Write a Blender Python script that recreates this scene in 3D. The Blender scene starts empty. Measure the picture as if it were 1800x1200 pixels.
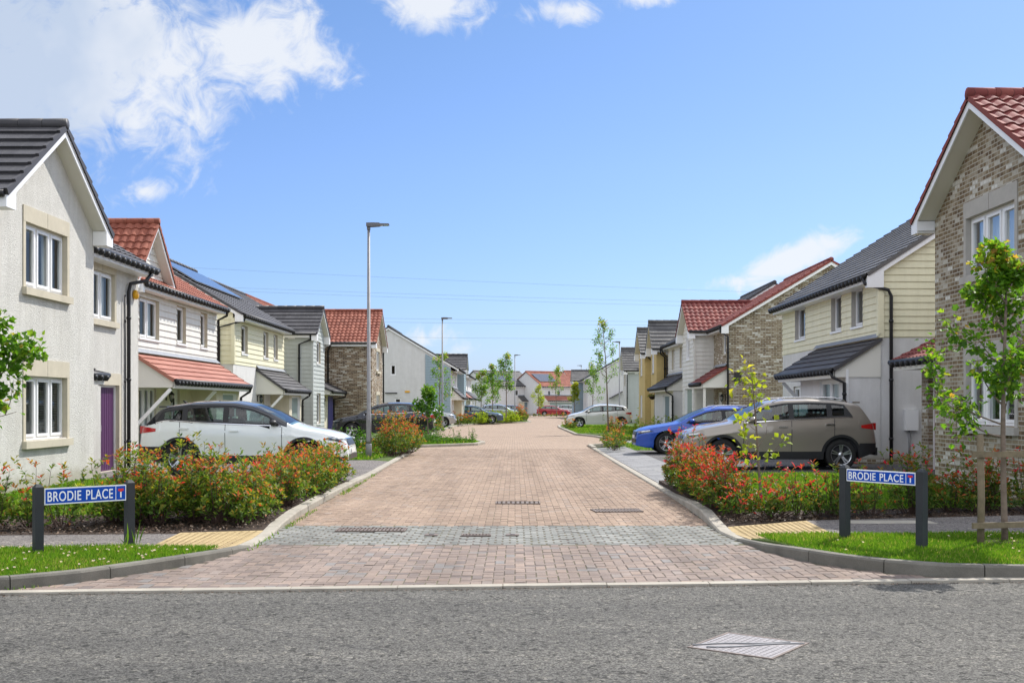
import bpy, math, random
import numpy as np
from mathutils import Vector, Matrix
from mathutils.geometry import tessellate_polygon

S = bpy.context.scene
COL = S.collection
R = math.radians
random.seed(7)
rng = np.random.default_rng(11)

# ------------------------------------------------------------------ camera
EYE = 1.6
cam_d = bpy.data.cameras.new('camera')
cam_d.lens = 40.0
cam_d.sensor_width = 36.0
cam_d.sensor_fit = 'HORIZONTAL'
cam_d.shift_x = -0.0028
cam_d.shift_y = 0.0617
cam_d.clip_start = 0.1
cam_d.clip_end = 6000
cam = bpy.data.objects.new('camera', cam_d)
cam.location = (0, 0, EYE)
cam.rotation_euler = (R(90), 0, 0)
COL.objects.link(cam)
S.camera = cam

# ------------------------------------------------------------------ light
SUN_AZ = 37.0      # degrees from +Y towards +X
SUN_EL = 46.0
S.view_settings.view_transform = 'Standard'
S.view_settings.look = 'None'
S.view_settings.gamma = 1.0
S.view_settings.exposure = 0.4
W = bpy.data.worlds.new('World')
S.world = W
W.use_nodes = True


class NT:
    """small helper round a node tree"""
    def __init__(self, tree):
        self.t = tree
        tree.nodes.clear()

    def n(self, typ, **kw):
        nd = self.t.nodes.new(typ)
        for k, v in kw.items():
            if k.startswith('i_'):
                key = k[2:]
                key = int(key) if key.isdigit() else key.replace('_', ' ')
                s = nd.inputs[key]
                if hasattr(v, 'is_output'):
                    self.t.links.new(v, s)
                else:
                    s.default_value = v
            else:
                setattr(nd, k, v)
        return nd

    def m(self, op, a, b=None, c=None, clamp=False):
        nd = self.t.nodes.new('ShaderNodeMath')
        nd.operation = op
        nd.use_clamp = clamp
        for i, v in enumerate((a, b, c)):
            if v is None:
                continue
            if hasattr(v, 'is_output'):
                self.t.links.new(v, nd.inputs[i])
            else:
                nd.inputs[i].default_value = v
        return nd.outputs[0]

    def mix(self, f, a, b, mode='MIX'):
        nd = self.t.nodes.new('ShaderNodeMix')
        nd.data_type = 'RGBA'
        nd.blend_type = mode
        nd.clamp_factor = True
        for s, v in ((nd.inputs[0], f), (nd.inputs[6], a), (nd.inputs[7], b)):
            if hasattr(v, 'is_output'):
                self.t.links.new(v, s)
            else:
                s.default_value = v if not isinstance(v, tuple) else (v + (1,))[:4]
        return nd.outputs[2]

    def ramp(self, f, stops, interp='LINEAR'):
        nd = self.t.nodes.new('ShaderNodeValToRGB')
        cr = nd.color_ramp
        cr.interpolation = interp
        while len(cr.elements) < len(stops):
            cr.elements.new(0.5)
        for e, (p, c) in zip(cr.elements, stops):
            e.position = p
            e.color = (c + (1,))[:4] if isinstance(c, tuple) else (c, c, c, 1)
        self.t.links.new(f, nd.inputs[0])
        return nd.outputs[0]

    def link(self, a, b):
        self.t.links.new(a, b)


w = NT(W.node_tree)
sky = w.n('ShaderNodeTexSky', sky_type='NISHITA', sun_disc=False, sun_elevation=R(SUN_EL), sun_rotation=R(SUN_AZ))
sky.altitude = 0
sky.air_density = 1.0
sky.dust_density = 0.6
sky.ozone_density = 2.5
tc = w.n('ShaderNodeTexCoord')
sp = w.n('ShaderNodeSeparateXYZ', i_0=tc.outputs['Generated'])
dx, dy, dz = sp.outputs
dyc = w.m('MAXIMUM', dy, 0.05)
U = w.m('DIVIDE', dx, dyc)
V = w.m('DIVIDE', dz, dyc)
front = w.m('GREATER_THAN', dy, 0.08)
uv = w.n('ShaderNodeCombineXYZ', i_0=U, i_1=V, i_2=0.0)
# cloud masses: azimuth / height tangents, radii, tilt, weight
blobs = [(-0.400, 0.315, 0.165, 0.092, -0.10, 1.12), (-0.235, 0.312, 0.085, 0.042, -0.02, 1.0),
         (-0.455, 0.275, 0.12, 0.085, 0, 1.1),
         (-0.072, 0.354, 0.050, 0.026, -0.2, 0.85), (0.050, 0.347, 0.038, 0.013, 0.05, 0.8), (0.11, 0.356, 0.02, 0.008, 0.05, 0.5),
         (-0.328, 0.188, 0.026, 0.011, 0.15, 0.62), (0.236, 0.124, 0.062, 0.015, 0.40, 1.15), (0.205, 0.110, 0.045, 0.009, 0.15, 0.85),
         (-0.066, 0.060, 0.030, 0.013, 0.0, 0.5), (-0.045, 0.050, 0.02, 0.010, 0.0, 0.45)]
n1 = w.n('ShaderNodeTexNoise', i_Vector=uv.outputs[0], i_Scale=9.0, i_Detail=9.0, i_Roughness=0.62, i_Distortion=0.6)
n2 = w.n('ShaderNodeTexNoise', i_Vector=uv.outputs[0], i_Scale=30.0, i_Detail=6.0, i_Roughness=0.6, i_Distortion=1.2)
tot = None
for (u0, v0, ru, rv, tl, wt) in blobs:
    du = w.m('SUBTRACT', U, u0)
    dv = w.m('SUBTRACT', V, v0)
    c, s_ = math.cos(tl), math.sin(tl)
    a = w.m('ADD', w.m('MULTIPLY', du, c / ru), w.m('MULTIPLY', dv, s_ / ru))
    b = w.m('SUBTRACT', w.m('MULTIPLY', dv, c / rv), w.m('MULTIPLY', du, s_ / rv))
    d = w.m('SQRT', w.m('ADD', w.m('MULTIPLY', a, a), w.m('MULTIPLY', b, b)))
    val = w.m('MULTIPLY', w.m('SUBTRACT', 1.35, d), wt, clamp=False)
    tot = val if tot is None else w.m('MAXIMUM', tot, val)
nz = w.m('ADD', w.m('MULTIPLY', w.m('SUBTRACT', n1.outputs[0], 0.5), 2.0), w.m('MULTIPLY', w.m('SUBTRACT', n2.outputs[0], 0.5), 1.7))
dens = w.m('ADD', tot, nz)
mr = w.n('ShaderNodeMapRange', interpolation_type='SMOOTHSTEP', i_0=dens, i_1=0.12, i_2=0.95, i_3=0.0, i_4=1.0)
mask = w.m('MULTIPLY', w.m('MULTIPLY', mr.outputs[0], front), 0.88)
n3 = w.n('ShaderNodeTexNoise', i_Vector=uv.outputs[0], i_Scale=8.0, i_Detail=4.0, i_Roughness=0.5)
lowgrey = w.m('ADD', w.m('MULTIPLY', w.m('SUBTRACT', n3.outputs[0], 0.5), 2.2), w.m('MULTIPLY', w.m('ADD', U, 0.36), 4.5))
cl = w.ramp(w.m('ADD', lowgrey, 0.24), [(0.0, (4.6, 5.3, 6.4)), (0.55, (6.9, 7.1, 7.4))])
hz = w.ramp(w.m('MULTIPLY', dz, 2.5), [(0.0, (0.58, 0.72, 1.32)), (0.12, (0.64, 0.77, 1.12)), (0.50, (0.70, 0.82, 1.10)), (0.85, (0.68, 0.83, 1.04))])
skyc = w.mix(1.0, sky.outputs[0], hz, 'MULTIPLY')
# unseen bright cloud added overhead and behind the camera to fill shaded walls
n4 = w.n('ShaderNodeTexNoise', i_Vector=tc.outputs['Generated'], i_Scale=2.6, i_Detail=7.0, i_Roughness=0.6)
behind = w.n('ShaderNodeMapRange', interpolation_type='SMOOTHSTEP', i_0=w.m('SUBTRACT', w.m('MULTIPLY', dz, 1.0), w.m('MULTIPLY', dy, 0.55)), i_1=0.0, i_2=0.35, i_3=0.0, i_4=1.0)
fill_cov = w.n('ShaderNodeMapRange', interpolation_type='SMOOTHSTEP', i_0=n4.outputs[0], i_1=0.42, i_2=0.58, i_3=0.0, i_4=0.95)
skyc = w.mix(w.m('MULTIPLY', fill_cov.outputs[0], behind.outputs[0]), skyc, (17.0, 17.2, 17.6))
final = w.mix(mask, skyc, cl)
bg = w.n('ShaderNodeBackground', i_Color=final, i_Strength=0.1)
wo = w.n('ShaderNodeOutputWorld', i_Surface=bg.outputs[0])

sd = bpy.data.lights.new('sun', 'SUN')
sd.energy = 4.5
sd.angle = R(0.5)
sd.color = (1.0, 0.955, 0.89)
sun = bpy.data.objects.new('sun', sd)
sdir = Vector((math.sin(R(SUN_AZ)) * math.cos(R(SUN_EL)), math.cos(R(SUN_AZ)) * math.cos(R(SUN_EL)), math.sin(R(SUN_EL))))
sun.rotation_euler = sdir.to_track_quat('Z', 'Y').to_euler()
sun.location = (20, 30, 60)
COL.objects.link(sun)

# ------------------------------------------------------------------ object helpers
OFF = {}


def tag(o, label=None, cat=None, group=None, kind=None):
    if label: o['label'] = label
    if cat: o['category'] = cat
    if group: o['group'] = group
    if kind: o['kind'] = kind
    return o


def thing(name, loc, label, cat, group=None, rot=0.0, local=False):
    o = bpy.data.objects.new(name, None)
    o.empty_display_size = 0.3
    o.location = loc
    o.rotation_euler = (0, 0, rot)
    COL.objects.link(o)
    OFF[o.name] = (0, 0, 0) if local else tuple(loc)
    return tag(o, label, cat, group)


class MB:
    def __init__(s):
        s.v = []; s.f = []; s.uv = []; s.mi = []; s.sm = []

    def add(s, pts, faces, m=0, smooth=False, uvs=None):
        b = len(s.v)
        s.v.extend([tuple(p) for p in pts])
        for k, f in enumerate(faces):
            s.f.append([b + i for i in f])
            s.mi.append(m)
            s.sm.append(smooth)
            if uvs is None:
                s.uv.append([(pts[i][0] + pts[i][1], pts[i][2]) if True else (0, 0) for i in f])
            else:
                s.uv.append([uvs[i] for i in f])

    def quad(s, a, b, c, d, m=0, uv=None):
        s.add([a, b, c, d], [(0, 1, 2, 3)], m, False, uv)

    def box(s, x0, x1, y0, y1, z0, z1, m=0):
        p = [(x0, y0, z0), (x1, y0, z0), (x1, y1, z0), (x0, y1, z0), (x0, y0, z1), (x1, y0, z1), (x1, y1, z1), (x0, y1, z1)]
        for f in ((0, 3, 2, 1), (4, 5, 6, 7), (0, 1, 5, 4), (1, 2, 6, 5), (2, 3, 7, 6), (3, 0, 4, 7)):
            q = [p[i] for i in f]
            if f in ((0, 3, 2, 1), (4, 5, 6, 7)):
                u = [(a[0], a[1]) for a in q]
            else:
                u = [(a[0] + a[1], a[2]) for a in q]
            s.add(q, [(0, 1, 2, 3)], m, False, u)

    def bar(s, a, b, wd, ht, m=0, up=(0, 0, 1)):
        """box section along a->b, wd sideways, ht in up direction, centred"""
        a = Vector(a); b = Vector(b)
        d = (b - a)
        L = d.length
        d.normalize()
        sd_ = d.cross(Vector(up))
        if sd_.length < 1e-4: sd_ = Vector((1, 0, 0))
        sd_.normalize()
        u = sd_.cross(d)
        p = []
        for e in (a, b):
            for i, j in ((-1, -1), (1, -1), (1, 1), (-1, 1)):
                p.append(e + sd_ * i * wd / 2 + u * j * ht / 2)
        for f, (du) in (((0, 1, 2, 3), wd), ((7, 6, 5, 4), wd), ((0, 4, 5, 1), wd), ((1, 5, 6, 2), ht), ((2, 6, 7, 3), wd), ((3, 7, 4, 0), ht)):
            q = [p[i] for i in f]
            s.add(q, [(0, 1, 2, 3)], m, False, [(0, 0), (L, 0), (L, du), (0, du)])

    def tube(s, path, r, n=8, m=0, cap=True):
        path = [Vector(p) for p in path]
        rs = r if isinstance(r, (list, tuple)) else [r] * len(path)
        rings = []
        prev = None
        for i, p in enumerate(path):
            if i == 0: d = path[1] - p
            elif i == len(path) - 1: d = p - path[i - 1]
            else: d = (path[i + 1] - path[i - 1])
            d.normalize()
            ref = prev if prev is not None else (Vector((1, 0, 0)) if abs(d.z) > 0.7 else Vector((0, 0, 1)))
            a = d.cross(ref)
            if a.length < 1e-4: a = d.cross(Vector((0, 1, 0)))
            a.normalize()
            b = a.cross(d); b.normalize()
            prev = b
            rings.append([p + (a * math.cos(t) + b * math.sin(t)) * rs[i] for t in [2 * math.pi * k / n for k in range(n)]])
        pts = [q for rg in rings for q in rg]
        fs = []
        for i in range(len(rings) - 1):
            for k in range(n):
                fs.append((i * n + k, i * n + (k + 1) % n, (i + 1) * n + (k + 1) % n, (i + 1) * n + k))
        if cap:
            fs.append(tuple(range(n))[::-1])
            fs.append(tuple((len(rings) - 1) * n + k for k in range(n)))
        s.add(pts, fs, m, True)

    def lathe(s, prof, c, axis='z', n=24, m=0):
        """prof: list of (radius, h) along axis"""
        pts = []
        for r_, h in prof:
            for k in range(n):
                t = 2 * math.pi * k / n
                a, b = r_ * math.cos(t), r_ * math.sin(t)
                if axis == 'z': p = (c[0] + a, c[1] + b, c[2] + h)
                elif axis == 'y': p = (c[0] + a, c[1] + h, c[2] + b)
                else: p = (c[0] + h, c[1] + a, c[2] + b)
                pts.append(p)
        fs = []
        for i in range(len(prof) - 1):
            for k in range(n):
                fs.append((i * n + k, i * n + (k + 1) % n, (i + 1) * n + (k + 1) % n, (i + 1) * n + k))
        s.add(pts, fs, m, True)

    def grid(s, P, m=0, smooth=True, UVs=None, closed=False):
        nr, nc = len(P), len(P[0])
        pts = [q for r_ in P for q in r_]
        uvs = [q for r_ in UVs for q in r_] if UVs else None
        fs = []
        for i in range(nr - 1):
            for k in range(nc - 1):
                fs.append((i * nc + k, i * nc + k + 1, (i + 1) * nc + k + 1, (i + 1) * nc + k))
        s.add(pts, fs, m, smooth, uvs)

    def build(s, name, mats, parent=None, local=False):
        me = bpy.data.meshes.new(name)
        if not isinstance(mats, (list, tuple)): mats = [mats]
        off = OFF.get(parent.name, (0, 0, 0)) if parent is not None else (0, 0, 0)
        vs = [(p[0] - off[0], p[1] - off[1], p[2] - off[2]) for p in s.v] if off != (0, 0, 0) else s.v
        me.from_pydata(vs, [], s.f)
        for mm in mats: me.materials.append(mm)
        me.polygons.foreach_set('material_index', s.mi)
        me.polygons.foreach_set('use_smooth', s.sm)
        ul = me.uv_layers.new(name='UVMap')
        flat = [c for fu in s.uv for u in fu for c in (u[0], u[1])]
        ul.data.foreach_set('uv', flat)
        me.update()
        o = bpy.data.objects.new(name, me)
        COL.objects.link(o)
        if parent is not None:
            o.parent = parent
            OFF[o.name] = off
        return o


def copy_tree(o, parent=None):
    c = o.copy()
    COL.objects.link(c)
    if parent is not None:
        c.parent = parent
    OFF[c.name] = OFF.get(o.name, (0, 0, 0))
    for ch in list(KIDS(o)):
        copy_tree(ch, c)
    return c


def KIDS(o):
    return [x for x in list(COL.objects) if x.parent == o]


# ------------------------------------------------------------------ materials
def pbr(name, col, rough=0.8, metal=0.0, spec=0.4, coat=0.0, bump=0.0, bscale=60, var=0.0, vscale=3.0, var2=0.0, coord='Object', coat_rough=0.03, streak=0.0):
    m = bpy.data.materials.new(name)
    m.use_nodes = True
    t = NT(m.node_tree)
    out = t.n('ShaderNodeOutputMaterial')
    p = t.n('ShaderNodeBsdfPrincipled', i_Roughness=rough, i_Metallic=metal)
    p.inputs['Specular IOR Level'].default_value = spec
    p.inputs['Coat Weight'].default_value = coat
    p.inputs['Coat Roughness'].default_value = coat_rough
    p.inputs['Base Color'].default_value = (*col, 1)
    tcn = t.n('ShaderNodeTexCoord')
    if var > 0:
        nn = t.n('ShaderNodeTexNoise', i_Vector=tcn.outputs[coord], i_Scale=vscale, i_Detail=6.0, i_Roughness=0.65)
        lo = tuple(c * (1 - var) for c in col)
        hi = tuple(min(1, c * (1 + var)) for c in col)
        c1 = t.ramp(nn.outputs[0], [(0.3, lo), (0.7, hi)])
        if var2 > 0:
            n2_ = t.n('ShaderNodeTexNoise', i_Vector=tcn.outputs[coord], i_Scale=bscale * 1.3, i_Detail=3.0, i_Roughness=0.7)
            c1 = t.mix(1.0, c1, t.ramp(n2_.outputs[0], [(0.35, 1 - var2), (0.65, 1.0)]), 'MULTIPLY')
        if streak > 0:
            mp = t.n('ShaderNodeMapping', i_Vector=tcn.outputs['Object'])
            mp.inputs['Scale'].default_value = (2.2, 2.2, 0.22)
            n3_ = t.n('ShaderNodeTexNoise', i_Vector=mp.outputs[0], i_Scale=2.0, i_Detail=6.0, i_Roughness=0.7)
            c1 = t.mix(1.0, c1, t.ramp(n3_.outputs[0], [(0.36, (1 - streak, 1 - streak * 1.05, 1 - streak * 1.2)), (0.58, (1.0, 1.0, 1.0))]), 'MULTIPLY')
            so_ = t.n('ShaderNodeSeparateXYZ', i_0=tcn.outputs['Object'])
            zz_ = t.m('ADD', so_.outputs[2], t.m('MULTIPLY', n3_.outputs[0], -0.5))
            c1 = t.mix(1.0, c1, t.ramp(zz_, [(0.0, (0.72, 0.70, 0.63)), (0.16, (1.0, 1.0, 1.0))]), 'MULTIPLY')
        t.link(c1, p.inputs['Base Color'])
    if bump > 0:
        nb = t.n('ShaderNodeTexNoise', i_Vector=tcn.outputs[coord], i_Scale=bscale, i_Detail=4.0, i_Roughness=0.6)
        bp = t.n('ShaderNodeBump', i_Strength=1.0, i_Distance=bump, i_Height=nb.outputs[0])
        t.link(bp.outputs[0], p.inputs['Normal'])
    t.link(p.outputs[0], out.inputs[0])
    return m


def brickmat(name, stops, mortar, bw, bh, ms=0.01, rough=0.85, offset=0.5, bump=0.006, grime=0.12, coord='UV', freq=2, squash=1.0, bscale=40, rot=0.0, moss=None, big=0.15, gscale=0.6):
    m = bpy.data.materials.new(name)
    m.use_nodes = True
    t = NT(m.node_tree)
    out = t.n('ShaderNodeOutputMaterial')
    p = t.n('ShaderNodeBsdfPrincipled', i_Roughness=rough)
    p.inputs['Specular IOR Level'].default_value = 0.3
    tcn = t.n('ShaderNodeTexCoord')
    vec = tcn.outputs[coord]
    if rot:
        mp = t.n('ShaderNodeMapping', i_Vector=vec)
        mp.inputs['Rotation'].default_value = (0, 0, rot)
        vec = mp.outputs[0]
    nd = t.n('ShaderNodeTexNoise', i_Vector=vec, i_Scale=6.0, i_Detail=2.0)
    off = t.n('ShaderNodeVectorMath', operation='SCALE', i_0=nd.outputs['Color'])
    off.inputs['Scale'].default_value = 0.012 * min(1, bw * 4)
    vv = t.n('ShaderNodeVectorMath', operation='ADD', i_0=vec, i_1=off.outputs[0])
    b = t.n('ShaderNodeTexBrick', offset=offset, offset_frequency=freq, squash=squash, i_Vector=vv.outputs[0], i_Scale=1.0, i_Bias=0.0)
    b.inputs['Color1'].default_value = (0, 0, 0, 1)
    b.inputs['Color2'].default_value = (1, 1, 1, 1)
    b.inputs['Mortar'].default_value = (0.5, 0.5, 0.5, 1)
    b.inputs['Mortar Size'].default_value = ms
    b.inputs['Mortar Smooth'].default_value = 0.2
    b.inputs['Brick Width'].default_value = bw
    b.inputs['Row Height'].default_value = bh
    sx = t.n('ShaderNodeSeparateXYZ', i_0=vv.outputs[0])
    row = t.m('FLOOR', t.m('DIVIDE', sx.outputs[1], bh))
    sh_ = t.m('MULTIPLY', t.m('MODULO', t.m('ABSOLUTE', row), 2.0), offset)
    colm = t.m('FLOOR', t.m('ADD', t.m('DIVIDE', sx.outputs[0], bw), t.m('SUBTRACT', 0.0, sh_)))
    cb = t.n('ShaderNodeCombineXYZ', i_0=colm, i_1=row, i_2=0.0)
    wn = t.n('ShaderNodeTexWhiteNoise', noise_dimensions='2D', i_Vector=cb.outputs[0])
    c = t.ramp(wn.outputs['Value'], stops)
    nf = t.n('ShaderNodeTexNoise', i_Vector=tcn.outputs[coord], i_Scale=bscale, i_Detail=4.0, i_Roughness=0.7)
    c = t.mix(1.0, c, t.ramp(nf.outputs[0], [(0.3, 1 - big), (0.7, 1 + big * 0.3)]), 'MULTIPLY')
    ng = t.n('ShaderNodeTexNoise', i_Vector=tcn.outputs[coord], i_Scale=gscale, i_Detail=5.0, i_Roughness=0.6)
    mcol = mortar
    if moss:
        mcol = t.mix(t.ramp(ng.outputs[0], [(0.46, 0.0), (0.56, 1.0)]), mortar, moss)
    c = t.mix(b.outputs['Fac'], c, mcol)
    c = t.mix(1.0, c, t.ramp(ng.outputs[0], [(0.3, 1 - grime), (0.7, 1.0)]), 'MULTIPLY')
    t.link(c, p.inputs['Base Color'])
    h = t.m('ADD', t.m('MULTIPLY', t.m('SUBTRACT', 1.0, b.outputs['Fac']), 1.0), t.m('MULTIPLY', nf.outputs[0], 0.5))
    bp = t.n('ShaderNodeBump', i_Strength=1.0, i_Distance=bump, i_Height=h)
    t.link(bp.outputs[0], p.inputs['Normal'])
    t.link(p.outputs[0], out.inputs[0])
    return m


def leafmat(name, stops, trans=0.45, gloss=0.06, rough=0.5):
    m = bpy.data.materials.new(name)
    m.use_nodes = True
    t = NT(m.node_tree)
    out = t.n('ShaderNodeOutputMaterial')
    at = t.n('ShaderNodeAttribute', attribute_name='tint')
    c = t.ramp(at.outputs['Fac'], stops)
    d = t.n('ShaderNodeBsdfPrincipled', i_Base_Color=c, i_Roughness=rough)
    d.inputs['Specular IOR Level'].default_value = gloss * 3
    ct = t.mix(1.0, c, (1.0, 1.0, 0.5), 'MULTIPLY')
    ct = t.mix(1.0, ct, (1.9, 1.9, 1.9), 'MULTIPLY')
    tr = t.n('ShaderNodeBsdfTranslucent', i_Color=ct)
    mx = t.n('ShaderNodeMixShader', i_0=trans, i_1=d.outputs[0], i_2=tr.outputs[0])
    t.link(mx.outputs[0], out.inputs[0])
    return m


def glassmat(name, tint=(0.35, 0.42, 0.45), refl=0.12):
    m = bpy.data.materials.new(name)
    m.use_nodes = True
    t = NT(m.node_tree)
    out = t.n('ShaderNodeOutputMaterial')
    tr = t.n('ShaderNodeBsdfTransparent', i_Color=(*tint, 1))
    gl = t.n('ShaderNodeBsdfGlossy', i_Color=(1, 1, 1, 1), i_Roughness=0.02)
    lw = t.n('ShaderNodeLayerWeight', i_Blend=0.35)
    f = t.m('ADD', t.m('MULTIPLY', lw.outputs['Fresnel'], 0.32), refl, clamp=True)
    mx = t.n('ShaderNodeMixShader', i_0=f, i_1=tr.outputs[0], i_2=gl.outputs[0])
    t.link(mx.outputs[0], out.inputs[0])
    return m


M = {}
M['render_white'] = pbr('roughcast_white', (0.72, 0.705, 0.655), 0.95, bump=0.024, bscale=62, var=0.07, vscale=1.2, var2=0.26, streak=0.10)
M['render_grey'] = pbr('render_pale', (0.66, 0.65, 0.64), 0.95, bump=0.008, bscale=60, var=0.05, var2=0.08, streak=0.06)
M['render_cream'] = pbr('render_cream', (0.66, 0.61, 0.47), 0.95, bump=0.008, bscale=60, var=0.05, var2=0.08, streak=0.06)
M['render_ochre'] = pbr('render_ochre', (0.58, 0.44, 0.19), 0.95, bump=0.008, bscale=60, var=0.07, var2=0.1, streak=0.06)
M['clad_white'] = pbr('boards_offwhite', (0.68, 0.67, 0.62), 0.6, var=0.04, vscale=2, streak=0.08)
M['clad_cream'] = pbr('boards_cream', (0.74, 0.70, 0.50), 0.6, var=0.04, vscale=2, streak=0.08)
M['clad_grey'] = pbr('boards_grey', (0.44, 0.47, 0.45), 0.6, var=0.04, vscale=2, streak=0.08)
M['clad_blue'] = pbr('boards_bluegrey', (0.27, 0.35, 0.40), 0.6, var=0.04, vscale=2, streak=0.08)
M['stone'] = pbr('cast_stone', (0.50, 0.455, 0.355), 0.9, bump=0.002, bscale=80, var=0.08, vscale=4)
M['stone_grey'] = pbr('cast_stone_grey', (0.40, 0.38, 0.345), 0.9, bump=0.002, bscale=80, var=0.08, vscale=4)
M['white'] = pbr('white_upvc', (0.80, 0.80, 0.80), 0.35)
M['soffit'] = pbr('soffit_white', (0.70, 0.68, 0.62), 0.6)
M['black'] = pbr('black_plastic', (0.018, 0.018, 0.02), 0.35)
M['gutter'] = pbr('gutter_black', (0.016, 0.016, 0.018), 0.5)
M['lead'] = pbr('lead_flashing', (0.22, 0.24, 0.27), 0.5, var=0.15)
M['door_purple'] = pbr('door_purple', (0.10, 0.035, 0.11), 0.4)
M['door_red'] = pbr('door_red', (0.22, 0.01, 0.025), 0.4)
M['door_blue'] = pbr('door_violet', (0.07, 0.07, 0.26), 0.4)
M['door_green'] = pbr('garage_greygreen', (0.30, 0.37, 0.33), 0.5)
M['door_grey'] = pbr('garage_slate', (0.20, 0.26, 0.28), 0.5)
M['curtain'] = pbr('curtain', (0.72, 0.72, 0.70), 0.9)
M['blind'] = pbr('blind', (0.45, 0.46, 0.44), 0.7)
M['glass'] = glassmat('window_glass', (0.78, 0.83, 0.84), 0.045)
M['carglass'] = glassmat('car_glass', (0.42, 0.56, 0.55), 0.05)
M['interior'] = pbr('interior_dark', (0.03, 0.03, 0.032), 0.9)
M['room'] = pbr('room_wall', (0.22, 0.20, 0.18), 0.9)
M['panel'] = pbr('solar_cells', (0.02, 0.03, 0.06), 0.12, spec=0.8)
M['galv'] = pbr('galvanised', (0.23, 0.23, 0.235), 0.55, metal=0.15, var=0.12, vscale=8)
M['lamphead'] = pbr('lamp_head', (0.12, 0.12, 0.13), 0.4)
M['concrete'] = pbr('kerb_concrete', (0.36, 0.33, 0.275), 0.9, bump=0.003, bscale=90, var=0.2, vscale=2.2, var2=0.15)
M['kerb_dark'] = pbr('kerb_weathered', (0.165, 0.155, 0.13), 0.9, bump=0.003, bscale=90, var=0.3, vscale=2.2, var2=0.2)
M['timber'] = pbr('timber_post', (0.17, 0.135, 0.085), 0.85, bump=0.004, bscale=30, var=0.3, vscale=9)
M['bark'] = pbr('bark', (0.17, 0.13, 0.10), 0.9, bump=0.004, bscale=60, var=0.3, vscale=12)
M['stem'] = pbr('stem', (0.07, 0.04, 0.03), 0.8)
M['post'] = pbr('recycled_plastic', (0.022, 0.026, 0.030), 0.45, bump=0.001, bscale=60, var=0.2)
M['signblue'] = pbr('sign_blue', (0.004, 0.065, 0.40), 0.55, spec=0.2)
M['signwhite'] = pbr('sign_white', (0.82, 0.84, 0.86), 0.35)
M['signred'] = pbr('sign_red', (0.65, 0.03, 0.03), 0.35)
M['yellow'] = pbr('alarm_yellow', (0.75, 0.38, 0.01), 0.4)
M['iron'] = pbr('cast_iron', (0.15, 0.115, 0.095), 0.6, bump=0.003, bscale=120, var=0.4, vscale=20)
M['steelplate'] = pbr('cover_steel', (0.25, 0.235, 0.24), 0.6, metal=0.1, var=0.2, vscale=15)

BR = [(0.0, (0.15, 0.10, 0.058)), (0.25, (0.23, 0.165, 0.095)), (0.55, (0.31, 0.245, 0.155)), (0.75, (0.38, 0.32, 0.23)), (0.90, (0.52, 0.48, 0.40)), (1.0, (0.74, 0.72, 0.66))]
M['brick'] = brickmat('brick_mixed', BR, (0.46, 0.43, 0.36), 0.225, 0.075, 0.010, bump=0.012, bscale=45, big=0.35)
BR2 = [(0.0, (0.10, 0.06, 0.035)), (0.3, (0.20, 0.13, 0.075)), (0.55, (0.30, 0.21, 0.13)), (0.75, (0.42, 0.33, 0.23)), (0.95, (0.62, 0.58, 0.50))]
M['brick_brown'] = brickmat('brick_brown', BR2, (0.44, 0.40, 0.33), 0.225, 0.075, 0.009, bump=0.01, bscale=45, big=0.3)
BR3 = [(0.0, (0.38, 0.27, 0.15)), (0.5, (0.50, 0.40, 0.25)), (1.0, (0.62, 0.52, 0.36))]
M['brick_buff'] = brickmat('brick_buff', BR3, (0.45, 0.40, 0.30), 0.225, 0.075, 0.006, bump=0.01)
M['tile_dark'] = brickmat('tile_slate', [(0, (0.048, 0.046, 0.050)), (1, (0.078, 0.075, 0.080))], (0.09, 0.085, 0.085), 0.42, 0.32, 0.004, rough=0.55, bump=0.002, offset=0.5)
M['tile_grey'] = brickmat('tile_grey', [(0, (0.085, 0.082, 0.082)), (1, (0.14, 0.135, 0.13))], (0.10, 0.1, 0.1), 0.42, 0.32, 0.004, rough=0.5, bump=0.002)
M['tile_red'] = brickmat('tile_terracotta', [(0, (0.20, 0.058, 0.036)), (0.5, (0.26, 0.078, 0.048)), (1, (0.33, 0.115, 0.075))], (0.12, 0.035, 0.025), 0.22, 0.32, 0.004, rough=0.8, bump=0.002, offset=0.0)
M['tile_wine'] = brickmat('tile_wine', [(0, (0.15, 0.035, 0.032)), (0.5, (0.20, 0.048, 0.042)), (1, (0.26, 0.075, 0.06))], (0.06, 0.02, 0.02), 0.22, 0.32, 0.004, rough=0.8, bump=0.002, offset=0.0)
M['tile_flat_red'] = brickmat('tile_flat_red', [(0, (0.34, 0.125, 0.085)), (1, (0.43, 0.18, 0.13))], (0.2, 0.07, 0.05), 0.38, 0.32, 0.004, rough=0.6, bump=0.002)


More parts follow.
